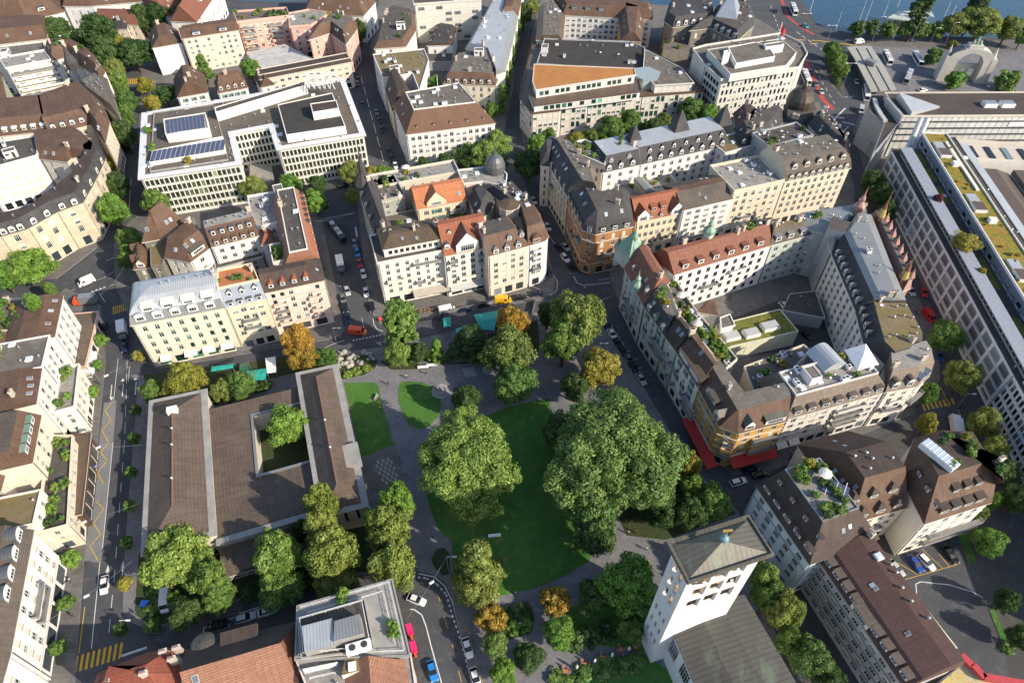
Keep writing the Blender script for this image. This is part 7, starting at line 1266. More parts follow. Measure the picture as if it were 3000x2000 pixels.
T_('20', 1140, 720, 225, 'wide light green feathery tree below the left library wing', 'light', 'wide', 15, ry=.85)
T_('20', 1265, 790, 150, 'right half crown of light green foliage below the left library wing', 'light', 'wide', 12)
T_('20', 1385, 900, 115, 'light green tree right of the wide feathery tree', 'light', 'round', 12)
T_('20', 1430, 1000, 110, 'dark green tree in the library garden shade', 'green', 'round', 10)
T_('20', 1220, 1110, 105, 'dark green tree beside the white parked van', 'dark', 'round', 9)
T_('20', 1150, 1020, 42, 'small bright sapling beside the white parked van', 'bright', 'round', 7)
T_('21', 242, 725, 165, 'round yellow green tree in the middle of the library garden', 'light', 'round', 17)
T_('21', 270, 940, 150, 'dark green tree below the round yellow green tree', 'green', 'round', 10)
T_('21', 545, 420, 108, 'upper olive crown against the right library wing', 'lime', 'round', 21)
T_('21', 560, 560, 115, 'middle olive crown below the library wing end', 'olive', 'round', 20)
T_('21', 615, 710, 175, 'broad olive crown turning gold by the library garden', 'lime', 'round', 18)
T_('21', 410, 570, 60, 'dark small tree beside the upper olive crown', 'dark', 'round', 10)
T_('21', 640, 880, 150, 'brownish olive crown behind the flat roofed house', 'olive', 'round', 9)
T_('21', 1040, 390, 110, 'fresh green tree beside the large chess square', 'bright', 'round', 17)
T_('21', 975, 560, 150, 'pale olive crown below the fresh green tree', 'lime', 'round', 19)
T_('21', 1010, 790, 158, 'yellow green crown beside the curved road entrance', 'lime', 'round', 17)
for i, (x, y, r) in enumerate(((860, 180, 36), (850, 405, 38), (825, 650, 42), (815, 915, 46), (790, 1210, 44))):
 T_('20', x, y, r, ['small round street tree by the library wall, topmost of the lower row', 'small round street tree by the library wall, second of the lower row', 'small round street tree left of the wide feathery tree', 'small olive street tree next to the black and white car', 'small dark street tree just above the zebra crossing'][i], ['green', 'green', 'green', 'yellow', 'dark'][i], 'ball', 4.6, group='small street trees on the avenue', name='street_tree')
for i, (x, y, r) in enumerate(((470, 750, 54), (435, 1040, 50), (380, 1335, 52))):
 T_('20', x, y, r, ['bright ball tree on the left pavement by the black car', 'shaded ball tree before the white house, middle one of three', 'shaded ball tree before the white house, nearest the bottom'][i], ['bright', 'green', 'green'][i], 'ball', 4.6, group='small street trees on the avenue', name='street_tree')
for i, (x, y, r) in enumerate(((880, 1530, 36), (890, 1345, 34), (908, 992, 38), (658, 885, 42), (632, 1055, 36), (607, 1228, 38))):
 T_('10', x, y, r, ['small street tree at the kerb beside the left library wing', 'small dark street tree at the upper end of the library kerb', 'small street tree at the foot of the cream corner house', 'street tree beside the slatted shop front roof', 'street tree beside the red striped terrace', 'street tree before the white avenue house terrace'][i], ['green', 'dark', 'yellow', 'bright', 'bright', 'bright'][i], 'ball', 4.6, group='small street trees on the avenue', name='street_tree')
for x, y, r, k, s, H_, lb in ((740, 1370, 95, 'bright', 'round', 15, 'large bright green street tree before the sandstone palace'), (775, 1210, 70, 'dark', 'round', 13, 'dark street tree above the large bright one'), (730, 1065, 38, 'yellow', 'round', 8, 'small yellow green street tree by the blue cover'), (820, 880, 78, 'dark', 'round', 14, 'dark round street tree left of the bank'), (830, 760, 50, 'green', 'round', 12, 'mid green street tree above the dark round one'), (825, 660, 62, 'green', 'round', 14, 'full green street tree right of the scaffolded house'), (780, 545, 62, 'green', 'round', 14, 'green street tree by the yellow crossing'), (760, 465, 58, 'olive', 'round', 14, 'olive topped street tree at the bend'), (955, 560, 55, 'yellow', 'round', 9, 'upper yellow green tree on the street island'), (1000, 680, 55, 'yellow', 'round', 9, 'lower yellow green tree on the street island'), (1080, 620, 75, 'dark', 'round', 9, 'dark garden tree left of the white gabled villa'),
 (640, 210, 120, 'dark', 'round', 20, 'tall dark tree right of the brown row house'), (690, 350, 95, 'dark', 'round', 18, 'tall dark tree above the olive topped street tree'), (355, 215, 110, 'dark', 'round', 17, 'large dark tree behind the brown row house'), (240, 240, 60, 'green', 'round', 12, 'mid green tree left of the large dark tree'), (520, 260, 55, 'green', 'round', 12, 'green tree between the two tall dark trees'), (880, 350, 120, 'dark', 'round', 15, 'dark tree mass beside the white gable wall'), (800, 300, 50, 'yellow', 'round', 12, 'yellow green tree in front of the cream villa'), (935, 120, 75, 'dark', 'round', 17, 'dark tree right of the cream villa'), (1040, 110, 75, 'dark', 'round', 17, 'dark tree left of the church nave'), (1215, 90, 68, 'dark', 'round', 17, 'dark tree in front of the church nave'), (470, 70, 65, 'olive', 'round', 13, 'pale tree before the white long house'), (20, 90, 40, 'green', 'round', 12, 'small green tree at the top left edge'), (150, 250, 40, 'green', 'round', 10, 'small tree before the brown row house'), (790, 50, 45, 'green', 'round', 12, 'tree before the white long house, right one'), (1330, 440, 52, 'green', 'cone', 14, 'green cone tree between cream house and villas'), (1645, 460, 62, 'bright', 'round', 12, 'bright tree right of the red shuttered villa'), (1030, 1320, 90, 'green', 'round', 12, 'green tree before the left bank front'), (1660, 1235, 92, 'olive', 'round', 10, 'olive tree before the bank passage')):
 T_('00', x, y, r, lb, k, s, H_)
for x, y, r, k, lb in ((185, 400, 150, 'bright', 'large bright tree at the left edge below the sandstone palace'), (20, 470, 90, 'bright', 'bright tree cut by the left edge below the palace'), (850, 235, 72, 'light', 'light green street tree by the brown tower roof'), (850, 345, 72, 'green', 'darker street tree by the small red gables'), (330, 560, 40, 'green', 'small tree above the white avenue house'), (210, 640, 45, 'bright', 'roof garden tree at the left edge')):
 T_('10', x, y, r, lb, k, 'round', 12 if r > 50 else 8, z0=0 if x != 210 else 16)
for x, y, r, k, H_, lb in ((330, 1215, 85, 'bright', 9, 'bright tree before the right bank front'), (500, 1320, 78, 'bright', 11, 'bright tree beside the red dormer wing'), (515, 1215, 62, 'dark', 9, 'dark tree before the right bank front'), (735, 1125, 82, 'olive', 10, 'olive tree at the right bank corner'), (870, 1150, 60, 'yellow', 9, 'yellow green tree behind the slate spire'), (950, 1150, 68, 'bright', 9, 'bright tree right of the slate spire'), (740, 1290, 50, 'olive', 8, 'olive tree left of the slate spire'), (1215, 1080, 48, 'dark', 8, 'dark tree before the tan roofed office, leftmost'), (1360, 1065, 62, 'dark', 9, 'dark tree before the middle of the tan roofed office'), (1500, 1020, 90, 'green', 11, 'green tree before the tan roofed office'), (1690, 960, 100, 'light', 14, 'pale green tree behind the lead dome'), (1290, 570, 62, 'bright', 12, 'bright conical tree in the north courtyard'), (795, 200, 42, 'dark', 14, 'dark slim tree beside the blush house')):
 T_('01', x, y, r, lb, k, 'cone' if 'conical' in lb else 'round', H_)
for x, y, r, k, H_, lb in ((40, 1015, 95, 'light', 14, 'pale green tree left of the street fork'), (120, 1050, 80, 'green', 12, 'green tree at the street fork, left'), (335, 1080, 105, 'dark', 14, 'large dark tree at the street fork'), (400, 960, 78, 'bright', 11, 'bright tree above the large dark fork tree'), (470, 900, 50, 'green', 10, 'green tree at the left end of the stepped office'), (560, 975, 50, 'yellow', 8, 'yellow tree by the roof garden awning'), (640, 925, 58, 'yellow', 9, 'yellow tree before the stepped office'), (740, 905, 55, 'olive', 9, 'olive tree before the stepped office'), (880, 845, 95, 'green', 12, 'large green tree before the stepped office'), (1000, 790, 75, 'green', 12, 'green tree right of the large one before the stepped office'), (1150, 840, 65, 'dark', 10, 'dark tree behind the slate pyramid'), (1215, 800, 48, 'olive', 10, 'olive tree behind the slate pyramids'), (1400, 730, 85, 'green', 13, 'green tree left of the white slit window office'), (1510, 760, 75, 'bright', 12, 'bright tree below the white slit window office'), (300, 90, 60, 'dark', 14, 'dark tree at the top of the poplar street'), (355, 50, 50, 'olive', 10, 'olive tree at the top of the poplar street'), (90, 730, 50, 'green', 10, 'tree beside the tan roofed office corner')):
 T_('02', x, y, r, lb, k, 'round', H_)
for i, (x, y) in enumerate(((160, 650), (178, 560), (195, 470), (215, 380), (232, 290), (250, 210))):
 T_('02', x, y, 30, ORD[i]+' slim poplar of the street row counted from its lower end', 'green' if i % 2 else 'bright', 'column', 13, group='poplars along the narrow street', cz=.52)
for i, (x, y) in enumerate(((700, 190), (800, 185), (905, 195), (1015, 192), (1115, 200), (1235, 195))):
 T_('03', x, y, 48, ORD[i]+' clipped quay tree counted from the bridge end', 'dark' if i < 2 else 'green', 'ball', 10, group='clipped trees along the quay', cz=.58)
for x, y, r, k, s, H_, lb in ((1110, 65, 62, 'dark', 'column', 26, 'tall dark poplar standing at the landing stage'), (1340, 165, 82, 'olive', 'round', 14, 'olive lakeside tree left of the arch'), (1510, 150, 125, 'olive', 'round', 17, 'big olive lakeside tree behind the arch'), (1440, 120, 70, 'olive', 'round', 15, 'olive crown left of the bronze figures'), (1500, 20, 55, 'dark', 'column', 26, 'dark poplar behind the big olive lakeside tree'), (1690, 190, 80, 'olive', 'round', 15, 'round dark olive tree right of the arch'), (1785, 240, 50, 'green', 'round', 11, 'tree at the right edge by the lake'), (1200, 370, 55, 'green', 'ball', 7, 'small round tree left of the arch on the square'), (1335, 528, 58, 'bright', 'ball', 7, 'small round tree at the left foot of the arch'), (1690, 535, 70, 'green', 'ball', 7, 'small round tree right of the arch on the square'), (530, 325, 58, 'green', 'round', 9, 'upper dense tree on the traffic island'), (565, 390, 58, 'green', 'round', 9, 'middle dense tree on the traffic island'), (600, 460, 48, 'green', 'round', 9, 'lower dense tree on the traffic island'), (1325, 300, 30, 'yellow', 'ball', 3, 'low yellow green bush by the quay road'), (800, 1195, 70, 'dark', 'round', 12, 'dark tree below the station corner'), (850, 1275, 70, 'dark', 'round', 12, 'dark tree beside the rose red front, upper'), (890, 1400, 60, 'dark', 'round', 12, 'dark tree beside the rose red front, lower')):
 T_('03', x, y, r, lb, k, s, H_)
for x, y, r, k, H_, lb in ((530, 425, 150, 'green', 12, 'dark plane tree by the window grid, nearest the red van'), (700, 785, 155, 'olive', 12, 'brownish plane tree by the window grid, second from the red van'), (885, 1205, 135, 'olive', 12, 'brownish plane tree right of the white box truck'), (970, 1450, 110, 'olive', 11, 'brownish plane tree at the lower end of the window rows'), (360, 950, 92, 'green', 10, 'green tree at the rounded end house by the yellow crossing'), (370, 1225, 85, 'yellow', 9, 'yellow green tree above the hotel glasshouse terrace'), (710, 1480, 65, 'yellow', 8, 'small yellow green tree right of the hotel end wing')):
 T_('T', x, y, r, lb, k, 'round', H_)
T_('S', 1030, 965, 120, 'bright yellow green tree in the office roof court', 'yellow', 'round', 6, z0=14.3)
T_('S', 780, 570, 45, 'small reddish tree in the office roof court', 'red', 'round', 4, z0=14.3); T_('S', 1180, 1240, 40, 'tiny yellow green tree in the office roof court', 'yellow', 'round', 3, z0=14.3)
for x, y, r, k, H_, lb in ((1660, 195, 100, 'dark', 11, 'dark street tree right of the hotel glasshouse'), (1745, 350, 90, 'dark', 11, 'dark street tree at the right edge above the car park'), (1560, 640, 100, 'bright', 9, 'green oval tree beside the hotel car park'), (1480, 450, 60, 'green', 8, 'green tree at the hotel end wing corner'), (1590, 380, 45, 'bright', 8, 'bright small tree at the hotel end wing'), (1680, 1030, 75, 'dark', 8, 'dark round tree right of the painted car park bay'), (1765, 1260, 75, 'dark', 8, 'dark round tree at the right edge below the car park'), (80, 880, 85, 'light', 15, 'feathery green tree behind the church tower, upper'), (215, 1090, 115, 'olive', 15, 'feathery green tree between church and hotel wing'), (120, 1010, 100, 'green', 14, 'green tree behind the feathery one by the church'), (260, 1290, 100, 'green', 11, 'dark tree between church nave and hotel wing'), (390, 1400, 130, 'grey', 13, 'grey green tree beside the church nave'), (500, 1560, 110, 'dark', 10, 'dark tree at the bottom edge beside the hotel wing')):
 T_('23', x, y, r, lb, k, 'round', H_)
def hedge(t, pts, wdt, hgt, label, kind='green', z=K):
 p = [W(t, pts[i], pts[i+1]) for i in range(0, len(pts), 2)]; root = empty('hedge', (*p[0], z), label, 'hedge')
 for a, d in zip(p[:-1], p[1:]):
  u, L = dirv(a, d); n = max(1, int(L/(wdt*1.1)))
  for i in range(n): q = a+u*L*(i+.5)/n; leafy('foliage', 'bush', rng.randrange(9), root, (*q, z+hgt*.45), (wdt*.75, wdt*.75, hgt*.62), kind, rng.random()*6)
 return root
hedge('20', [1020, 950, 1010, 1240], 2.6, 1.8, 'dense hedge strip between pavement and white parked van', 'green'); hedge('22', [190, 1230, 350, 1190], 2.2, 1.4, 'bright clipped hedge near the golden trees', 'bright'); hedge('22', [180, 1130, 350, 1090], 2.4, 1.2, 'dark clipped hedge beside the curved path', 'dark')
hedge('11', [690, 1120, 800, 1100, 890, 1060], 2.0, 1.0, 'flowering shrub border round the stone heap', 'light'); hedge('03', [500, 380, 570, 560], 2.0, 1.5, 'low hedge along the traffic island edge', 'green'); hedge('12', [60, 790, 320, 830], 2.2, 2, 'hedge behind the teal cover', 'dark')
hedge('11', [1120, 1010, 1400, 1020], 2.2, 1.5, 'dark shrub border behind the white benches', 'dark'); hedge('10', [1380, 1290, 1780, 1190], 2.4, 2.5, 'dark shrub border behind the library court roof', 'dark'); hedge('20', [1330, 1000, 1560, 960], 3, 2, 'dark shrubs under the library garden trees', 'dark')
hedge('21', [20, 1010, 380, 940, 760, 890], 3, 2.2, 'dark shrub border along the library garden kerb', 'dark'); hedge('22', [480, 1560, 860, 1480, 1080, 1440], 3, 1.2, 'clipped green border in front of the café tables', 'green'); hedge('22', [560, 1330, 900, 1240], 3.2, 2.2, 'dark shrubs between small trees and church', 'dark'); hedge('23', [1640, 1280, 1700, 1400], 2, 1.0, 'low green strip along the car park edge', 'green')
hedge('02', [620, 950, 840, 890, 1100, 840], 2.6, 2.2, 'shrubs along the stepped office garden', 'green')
Vh = vehicle
Vh('van', '10', 628, 492, 518, 540, 'white', 'white van driving through the junction at the left'); Vh('truck', '10', 812, 800, 822, 905, 'black', 'dark truck with white box in the avenue lane', cargo=m_white, name='box_truck'); Vh('car', '10', 822, 915, 822, 965, 'darkblue', 'dark car behind the box truck in the avenue lane')
Vh('truck', '10', 640, 640, 500, 655, 'orange', 'orange crane truck beside the slatted shop roof', name='crane_truck', cargo=m_steel); Vh('car', '10', 690, 790, 700, 840, 'black', 'black car beside the slatted shop roof'); Vh('car', '20', 697, 895, 690, 965, 'white', 'white car with black roof glass on the avenue'); Vh('car', '20', 395, 605, 320, 640, 'black', 'black car on the pavement below the terrace corner')
Vh('van', '20', 1098, 972, 1090, 1105, 'white', 'white van parked beside the hedge strip'); Vh('car', '20', 1395, 1200, 1480, 1178, 'black', 'black car in the bay behind the salmon roof'); Vh('estate', '20', 1575, 1158, 1660, 1132, 'silver', 'silver estate in the bay behind the salmon roof'); Vh('car', '20', 1740, 1108, 1792, 1090, 'white', 'white car in the bay under the library garden trees')
Vh('van', '11', 722, 838, 838, 848, 'orange', 'bright orange van crossing at the street end'); Vh('bus', '11', 592, 125, 705, 275, 'black', 'dark coach with pale roof parked in the wide street'); Vh('truck', '11', 655, 330, 690, 510, 'darkblue', 'dark truck with white box in the wide street', cargo=m_white, name='box_truck')
gp = 'cars parked in the wide street'
for x0, y0, x1, y1, c, lb in ((757, 240, 765, 285, 'grey', 'grey car at the upper end of the wide street row'), (772, 295, 783, 350, 'lightblue', 'bright blue car in the wide street row'), (788, 365, 800, 415, 'red', 'red car in the wide street row'), (812, 430, 825, 490, 'white', 'white car in the wide street row below the red one'), (832, 552, 840, 610, 'white', 'white car standing alone lower in the wide street'), (680, 600, 690, 650, 'grey', 'grey car, topmost of the left kerb row'), (692, 655, 702, 710, 'black', 'black car, middle of the left kerb row'), (708, 720, 720, 780, 'darkblue', 'dark blue car, lowest of the left kerb row'), (708, 555, 718, 590, 'silver', 'silver small car above the left kerb row'), (868, 650, 878, 705, 'black', 'black car at the kerb by the cream corner house'), (500, 530, 520, 540, 'black', 'black car under the red roofed wing')):
 Vh('car', '11', x0, y0, x1, y1, c, lb, gp)
Vh('van', '11', 1680, 640, 1785, 635, 'yellow', 'yellow van parked before the pale pink house'); Vh('van', '11', 1312, 712, 1420, 690, 'white', 'white van parked before the taupe awning'); Vh('car', '11', 1440, 700, 1530, 682, 'darkblue', 'dark blue car between white and yellow van'); Vh('car', '11', 1570, 670, 1650, 655, 'black', 'black car left of the yellow van'); Vh('car', '12', 240, 625, 320, 605, 'black', 'black car right of the yellow van'); Vh('car', '12', 335, 600, 430, 580, 'darkblue', 'dark blue car nearest the corner bay house'); Vh('car', '12', 450, 420, 480, 475, 'darkblue', 'dark blue car at the side of the corner bay house')
Vh('estate', '12', 545, 325, 600, 390, 'white', 'white estate in the bay before the orange brick house'); Vh('car', '12', 600, 400, 640, 445, 'black', 'black car in the bay before the orange brick house'); Vh('car', '12', 445, 130, 470, 175, 'silver', 'silver car driving past the corner bay house'); Vh('car', '12', 520, 275, 545, 310, 'black', 'black car above the white estate'); Vh('car', '12', 560, 270, 590, 300, 'silver', 'silver car beside the white estate'); Vh('car', '02', 350, 1300, 380, 1350, 'silver', 'silver car in the shaded street behind the brick house'); Vh('car', '02', 390, 1390, 415, 1430, 'black', 'black car in the shaded street behind the brick house')
for i, (x, y, c) in enumerate(((850, 800, 'darkblue'), (880, 855, 'white'), (918, 915, 'black'), (955, 970, 'black'), (990, 1020, 'grey'), (1022, 1072, 'black'), (1070, 1150, 'silver'))):
 Vh('car', '12', x-14, y-22, x+14, y+24, c, ORD[i]+' car of the park side row counted from the crossing, '+c.replace('dark', 'dark '), 'cars parked along the green house row')
Vh('car', '21', 1105, 1005, 1228, 1052, 'white', 'white car turning in the curved road'); Vh('car', '21', 1482, 1275, 1520, 1410, 'white', 'white car parked below the golden tree'); Vh('car', '21', 1535, 1480, 1570, 1600, 'white', 'white car parked at the bottom edge'); Vh('car', '21', 1250, 1420, 1290, 1565, 'lightblue', 'bright blue car in the curved road bay')
Vh('estate', 'N', 2136, 1421, 2186, 1407, 'white', 'white estate parked below the red awning'); Vh('car', 'N', 2196, 1401, 2252, 1383, 'black', 'black car parked beside the white estate'); Vh('truck', 'N', 2425, 1338, 2492, 1316, 'white', 'white box truck before the pale ornate front', cargo=m_white, name='box_truck'); Vh('car', '12', 1760, 1750, 1800, 1738, 'darkblue', 'dark car at the hotel corner by the church')
Vh('car', '23', 1030, 740, 1115, 845, 'blue', 'blue car in the hotel car park'); Vh('estate', '23', 1098, 735, 1190, 830, 'white', 'white estate beside the blue car in the hotel car park'); Vh('car', '23', 1255, 680, 1345, 790, 'black', 'black car in the hotel car park'); Vh('car', '23', 905, 780, 985, 865, 'silver', 'silver car half hidden by the hotel roof edge')
Vh('van', 'T', 335, 205, 405, 300, 'red', 'red van in the shaded street by the window grid'); Vh('truck', 'T', 615, 1345, 590, 1195, 'white', 'white box truck below the yellow crossing', cargo=m_white, name='box_truck'); Vh('car', 'T', 445, 580, 475, 640, 'blue', 'blue car beside the rounded end house'); Vh('car', 'T', 320, 0, 335, 60, 'red', 'red car above the red van'); Vh('car', 'T', 195, 0, 220, 40, 'silver', 'silver car near the patterned spire'); Vh('car', 'T', 770, 1340, 800, 1420, 'black', 'black car below the brownish plane tree')
Vh('bus', '03', 862, 345, 915, 455, 'white', 'white bus at the left stand of the bus station'); Vh('bus', '03', 1055, 352, 1120, 465, 'white', 'white bus at the right stand of the bus station'); Vh('bus', '03', 1045, 470, 1000, 580, 'silver', 'silver bus turning on the station square'); Vh('bus', '03', 262, 45, 290, 118, 'white', 'white bus on the bridge with red stripe'); Vh('bus', '03', 340, 490, 372, 570, 'white', 'white bus standing beside the white office'); Vh('bus', '03', 745, 585, 755, 675, 'white', 'white bus beside the bus station canopy'); Vh('van', '03', 722, 705, 715, 765, 'silver', 'silver van below the white bus'); Vh('van', '03', 680, 290, 735, 282, 'white', 'white van at the end of the bus canopy')
for x, y, dx, dy, c, lb in ((395, 480, 5, 18, 'black', 'black car in the bus lane queue'), (425, 560, 8, 20, 'grey', 'grey car in the bus lane queue'), (460, 610, 9, 20, 'silver', 'silver car in the bus lane queue'), (355, 180, 10, 8, 'teal', 'teal car before the bridge head'), (160, 80, 6, 18, 'black', 'black car on the bridge approach'), (690, 545, 4, 16, 'silver', 'silver car under the canopy edge'), (1125, 600, 26, -4, 'white', 'white car by the station square edge')):
 Vh('car', '03', x-dx, y-dy, x+dx, y+dy, c, lb)
gp = 'cars parked in the street beside the bank'
for i, (x, y, c) in enumerate(((780, 505, 'black'), (775, 558, 'black'), (905, 745, 'grey'), (922, 800, 'black'), (938, 858, 'black'), (985, 1000, 'darkblue'), (1000, 1045, 'black'), (1028, 1095, 'white'), (815, 692, 'black'))):
 Vh('car', '01', x-5, y-18, x+6, y+18, c, ORD[i]+' small car along the bank street, '+c.replace('dark', 'dark '), gp)
for x, y, c, lb in ((1360, 460, 'white', 'white car in the north courtyard'), (1260, 420, 'black', 'black car in the north courtyard'), (690, 1225, 'black', 'black car before the bank corner'), (560, 1365, 'black', 'black car under the bright tree by the dormer wing')):
 Vh('car', '01', x-16, y+5, x+16, y-5, c, lb)
Vh('car', '13', 200, 655, 235, 690, 'white', 'white car in the ring courtyard entrance'); Vh('car', '13', 240, 975, 310, 960, 'silver', 'silver car behind the barrel roof'); Vh('car', '13', 340, 850, 380, 880, 'black', 'black car in the ring courtyard')
for x, y, lb in ((1125, 1235, 'upper pink rickshaw in the road bay'), (1150, 1350, 'lower pink rickshaw in the road bay')):
 c_ = W('21', x, y); r_ = empty('rickshaw', (*c_, .02), lb, 'rickshaw', 'pink rickshaws'); b = MB(); b.box((0, 0, .4), 1.7, 1.2, .5, 0, 0); b.box((-.3, 0, 1.8), 1.8, 1.3, .12, 0, 0)
 for sx in (-1.1, .5): b.beam((sx, .55, .8), (sx, .55, 1.85), .06); b.beam((sx, -.55, .8), (sx, -.55, 1.85), .06)
 o = put('cabin', b.mesh('cabin', [PAINT['pink']]), r_, (*c_, 0.02), -1.2); b = MB(); b.box((1.3, 0, .5), 1.0, .5, .5, 0, 0); put('seat', b.mesh('seat', [PAINT['orange']]), r_, (*c_, .02), -1.2)
 for wx, wy in ((-.7, .55), (-.7, -.55), (1.6, 0)): a_ = -1.2; put('wheel', car_meshes('car')[2], r_, (c_[0]+wx*math.cos(a_)-wy*math.sin(a_), c_[1]+wx*math.sin(a_)+wy*math.cos(a_), .35), a_)
def bench(t, x, y, rz, label, mat=None, z=K+.05, s=1.0):
 c = W(t, x, y); r = empty('park_bench', (*c, z), label, 'bench', 'park benches', rz); m_ = mat or m_white
 for nm, args in (('seat', ((0, 0, .4), 2.0*s, .5, .08)), ('backrest', ((0, .26, .5), 2.0*s, .08, .45)), ('leg', ((-.8*s, 0, 0), .1, .45, .4)), ('leg', ((.8*s, 0, 0), .1, .45, .4))):
  b = MB(); b.box(*args); o = bpy.data.objects.new(nm, b.mesh(nm, [m_])); C.objects.link(o); o.parent = r
bench('11', 1210, 1075, .1, 'left white double bench under the dark shrub border', s=1.6); bench('11', 1268, 1062, .15, 'right white double bench under the dark shrub border', s=1.6); bench('21', 1678, 610, .1, 'white bench standing alone on the big lawn', s=1.5); bench('22', 295, 1190, .2, 'long white bench beside the clipped hedges', s=1.8); bench('11', 905, 1270, 1.3, 'grey bench on the narrow lawn by the library', concrete)
def chess(t, pts, n, label, z=K+.05):
 q = ccw(TP(t, *pts)); b = MB()
 for i in range(n):
  for j in range(n):
   f = lambda u, v: q[0]*(1-u)*(1-v)+q[1]*u*(1-v)+q[2]*u*v+q[3]*(1-u)*v
   a = [f(i/n, j/n), f((i+1)/n, j/n), f((i+1)/n, (j+1)/n), f(i/n, (j+1)/n)]; b.face([(*p, z+.035) for p in a], (i+j) % 2)
 o = b.build('chess_board', [plain('chess_white', (.55, .55, .53), .8), plain('chess_black', (.04, .04, .045), .8)]); tag(o, label, 'chess board', 'outdoor chess boards')
chess('11', (1460, 1075, 1535, 1068, 1568, 1122, 1490, 1135), 8, 'black and white outdoor chess board on the path near the white benches'); chess('11', (1590, 1065, 1650, 1058, 1680, 1100, 1610, 1108), 8, 'outdoor chess board partly under the olive tree')
q = ccw(TP('21', 885, 115, 1000, 85, 1055, 235, 950, 275)); b = MB()
for i in range(7):
 for j in range(7):
  if (i+j) % 2: f = lambda u, v: q[0]*(1-u)*(1-v)+q[1]*u*(1-v)+q[2]*u*v+q[3]*(1-u)*v; b.face([(*f(*p), K+.085) for p in ((i/7, j/7), ((i+.9)/7, j/7), ((i+.9)/7, (j+.9)/7), (i/7, (j+.9)/7))])
o = b.build('chess_board', [plain('worn_slab', (.33, .32, .30), .85)]); tag(o, 'large worn grey chess square on the paved place by the library', 'chess board', 'outdoor chess boards')
c_ = W('11', 1325, 1225); FO = empty('fountain', (*c_, K), 'round stone fountain at the edge of the drop shaped lawn', 'fountain'); b = MB(); b.lathe((*c_, K), [(2.6, 0), (2.6, .15), (1.7, .15), (1.7, .6), (1.45, .6), (1.4, .3), (.1, .3)], 18); b.build('basin', [concrete], FO); b = MB(); b.lathe((*c_, K+.3), [(.3, 0), (.25, 1.2), (.6, 1.4), (.1, 1.5), (.08, 1.9)], 10); b.build('column', [concrete], FO)
SH = empty('stone_heap', (*W('11', 760, 1030), K), 'heap of pale boulders forming a rockery at the park entrance', 'rockery')
r_ = random.Random(5)
for i in range(52):
 x, y = r_.uniform(655, 890), r_.uniform(965, 1075)
 if y > 1085-.25*(x-655): continue
 p = W('11', x, y); b = MB(); s_ = r_.uniform(.35, .95); b.lathe((*p, K), [(s_*.9, 0), (s_, s_*.4), (s_*.7, s_*.9), (s_*.2, s_*1.15)], 6, 0, r_.random()*3); b.build('boulder', [P('pale_rock', (.40, .375, .33), .3)], SH)
def tent(t, pts, z, label, mat, peak=.5, name='site_cover', cat='tarpaulin', posts=True, group=None):
 q = ccw(TP(t, *pts)); q = [W(t, pts[i], pts[i+1], z) for i in range(0, len(pts), 2)]; q = ccw(q); r = empty(name, (*(sum(q)/4), 0), label, cat, group); b = MB(); m0, m1 = (q[0]+q[3])/2, (q[1]+q[2])/2
 n_ = 6; rr = random.Random(len(label))
 for i in range(n_):
  f0, f1 = i/n_, (i+1)/n_; s0, s1 = peak*(1 if i % 2 else .75), peak*(1 if (i+1) % 2 else .75)
  a0, a1, b0_, b1_, c0_, c1_ = q[0]+(q[1]-q[0])*f0, q[0]+(q[1]-q[0])*f1, m0+(m1-m0)*f0, m0+(m1-m0)*f1, q[3]+(q[2]-q[3])*f0, q[3]+(q[2]-q[3])*f1
  b.face([(*a0, z), (*a1, z), (*b1_, z+s1), (*b0_, z+s0)]); b.face([(*b0_, z+s0), (*b1_, z+s1), (*c1_, z), (*c0_, z)])
 b.build('sheet', [mat], r)
 if posts:
  for p in q: b = MB(); b.tube((*p, 0), (*p, z), .09, 6); b.build('pole', [m_steel], r)
 return r
tent('11', (1580, 815, 1675, 822, 1715, 690, 1540, 722), 3, 'large teal tarpaulin roof over the building site', m_teal, .8); tent('11', (1428, 868, 1525, 850, 1505, 790, 1422, 812), 3, 'smaller teal tarpaulin roof left of the large one', m_teal); tent('11', (1345, 800, 1392, 795, 1388, 735, 1340, 742), 2.6, 'teal container cover beside the white van', m_teal, .3); tent('11', (30, 1160, 175, 1145, 190, 1070, 50, 1090), 2.6, 'teal sheet along the pit behind the library', m_teal, .4); tent('11', (5, 1095, 65, 1085, 60, 1035, 5, 1045), 2.6, 'green site box behind the library', PAINT['green'], .3); tent('10', (1385, 1095, 1530, 1070, 1540, 1040, 1390, 1060), 2.5, 'pale teal sheet by the parked motorbikes', m_teal, .3)
tent('11', (185, 1105, 245, 1100, 240, 995, 172, 1005), 2.8, 'white site container behind the golden tree', m_white, .05, 'site_container', 'container'); tent('12', (255, 780, 335, 790, 330, 700, 215, 695), 2.8, 'pale grey site tent right of the teal roof', m_blindg, .3)
for t, pts, lb in (('11', (0, 960, 290, 935), 'wooden site fence behind the library'), ('11', (1370, 890, 1350, 720, 1730, 640), 'site fence along the kerb before the taupe awning'), ('12', (340, 800, 375, 650, 330, 640), 'site fence at the right end of the teal roof')):
 p = [W(t, pts[i], pts[i+1]) for i in range(0, len(pts), 2)]; fr = empty('site_fence', (*p[0], 0), lb, 'fence')
 for a, d in zip(p[:-1], p[1:]):
  L = np.linalg.norm(d-a); n_ = max(1, int(L/2.5)); b = MB(); b.beam((*a, 1.0), (*d, 1.0), .05, 1.5); b.build('panel', [m_steel], fr)
  for i in range(n_+1): q = a+(d-a)*i/n_; b = MB(); b.beam((*q, 0), (*q, 2), .1); b.build('post', [m_steel], fr)
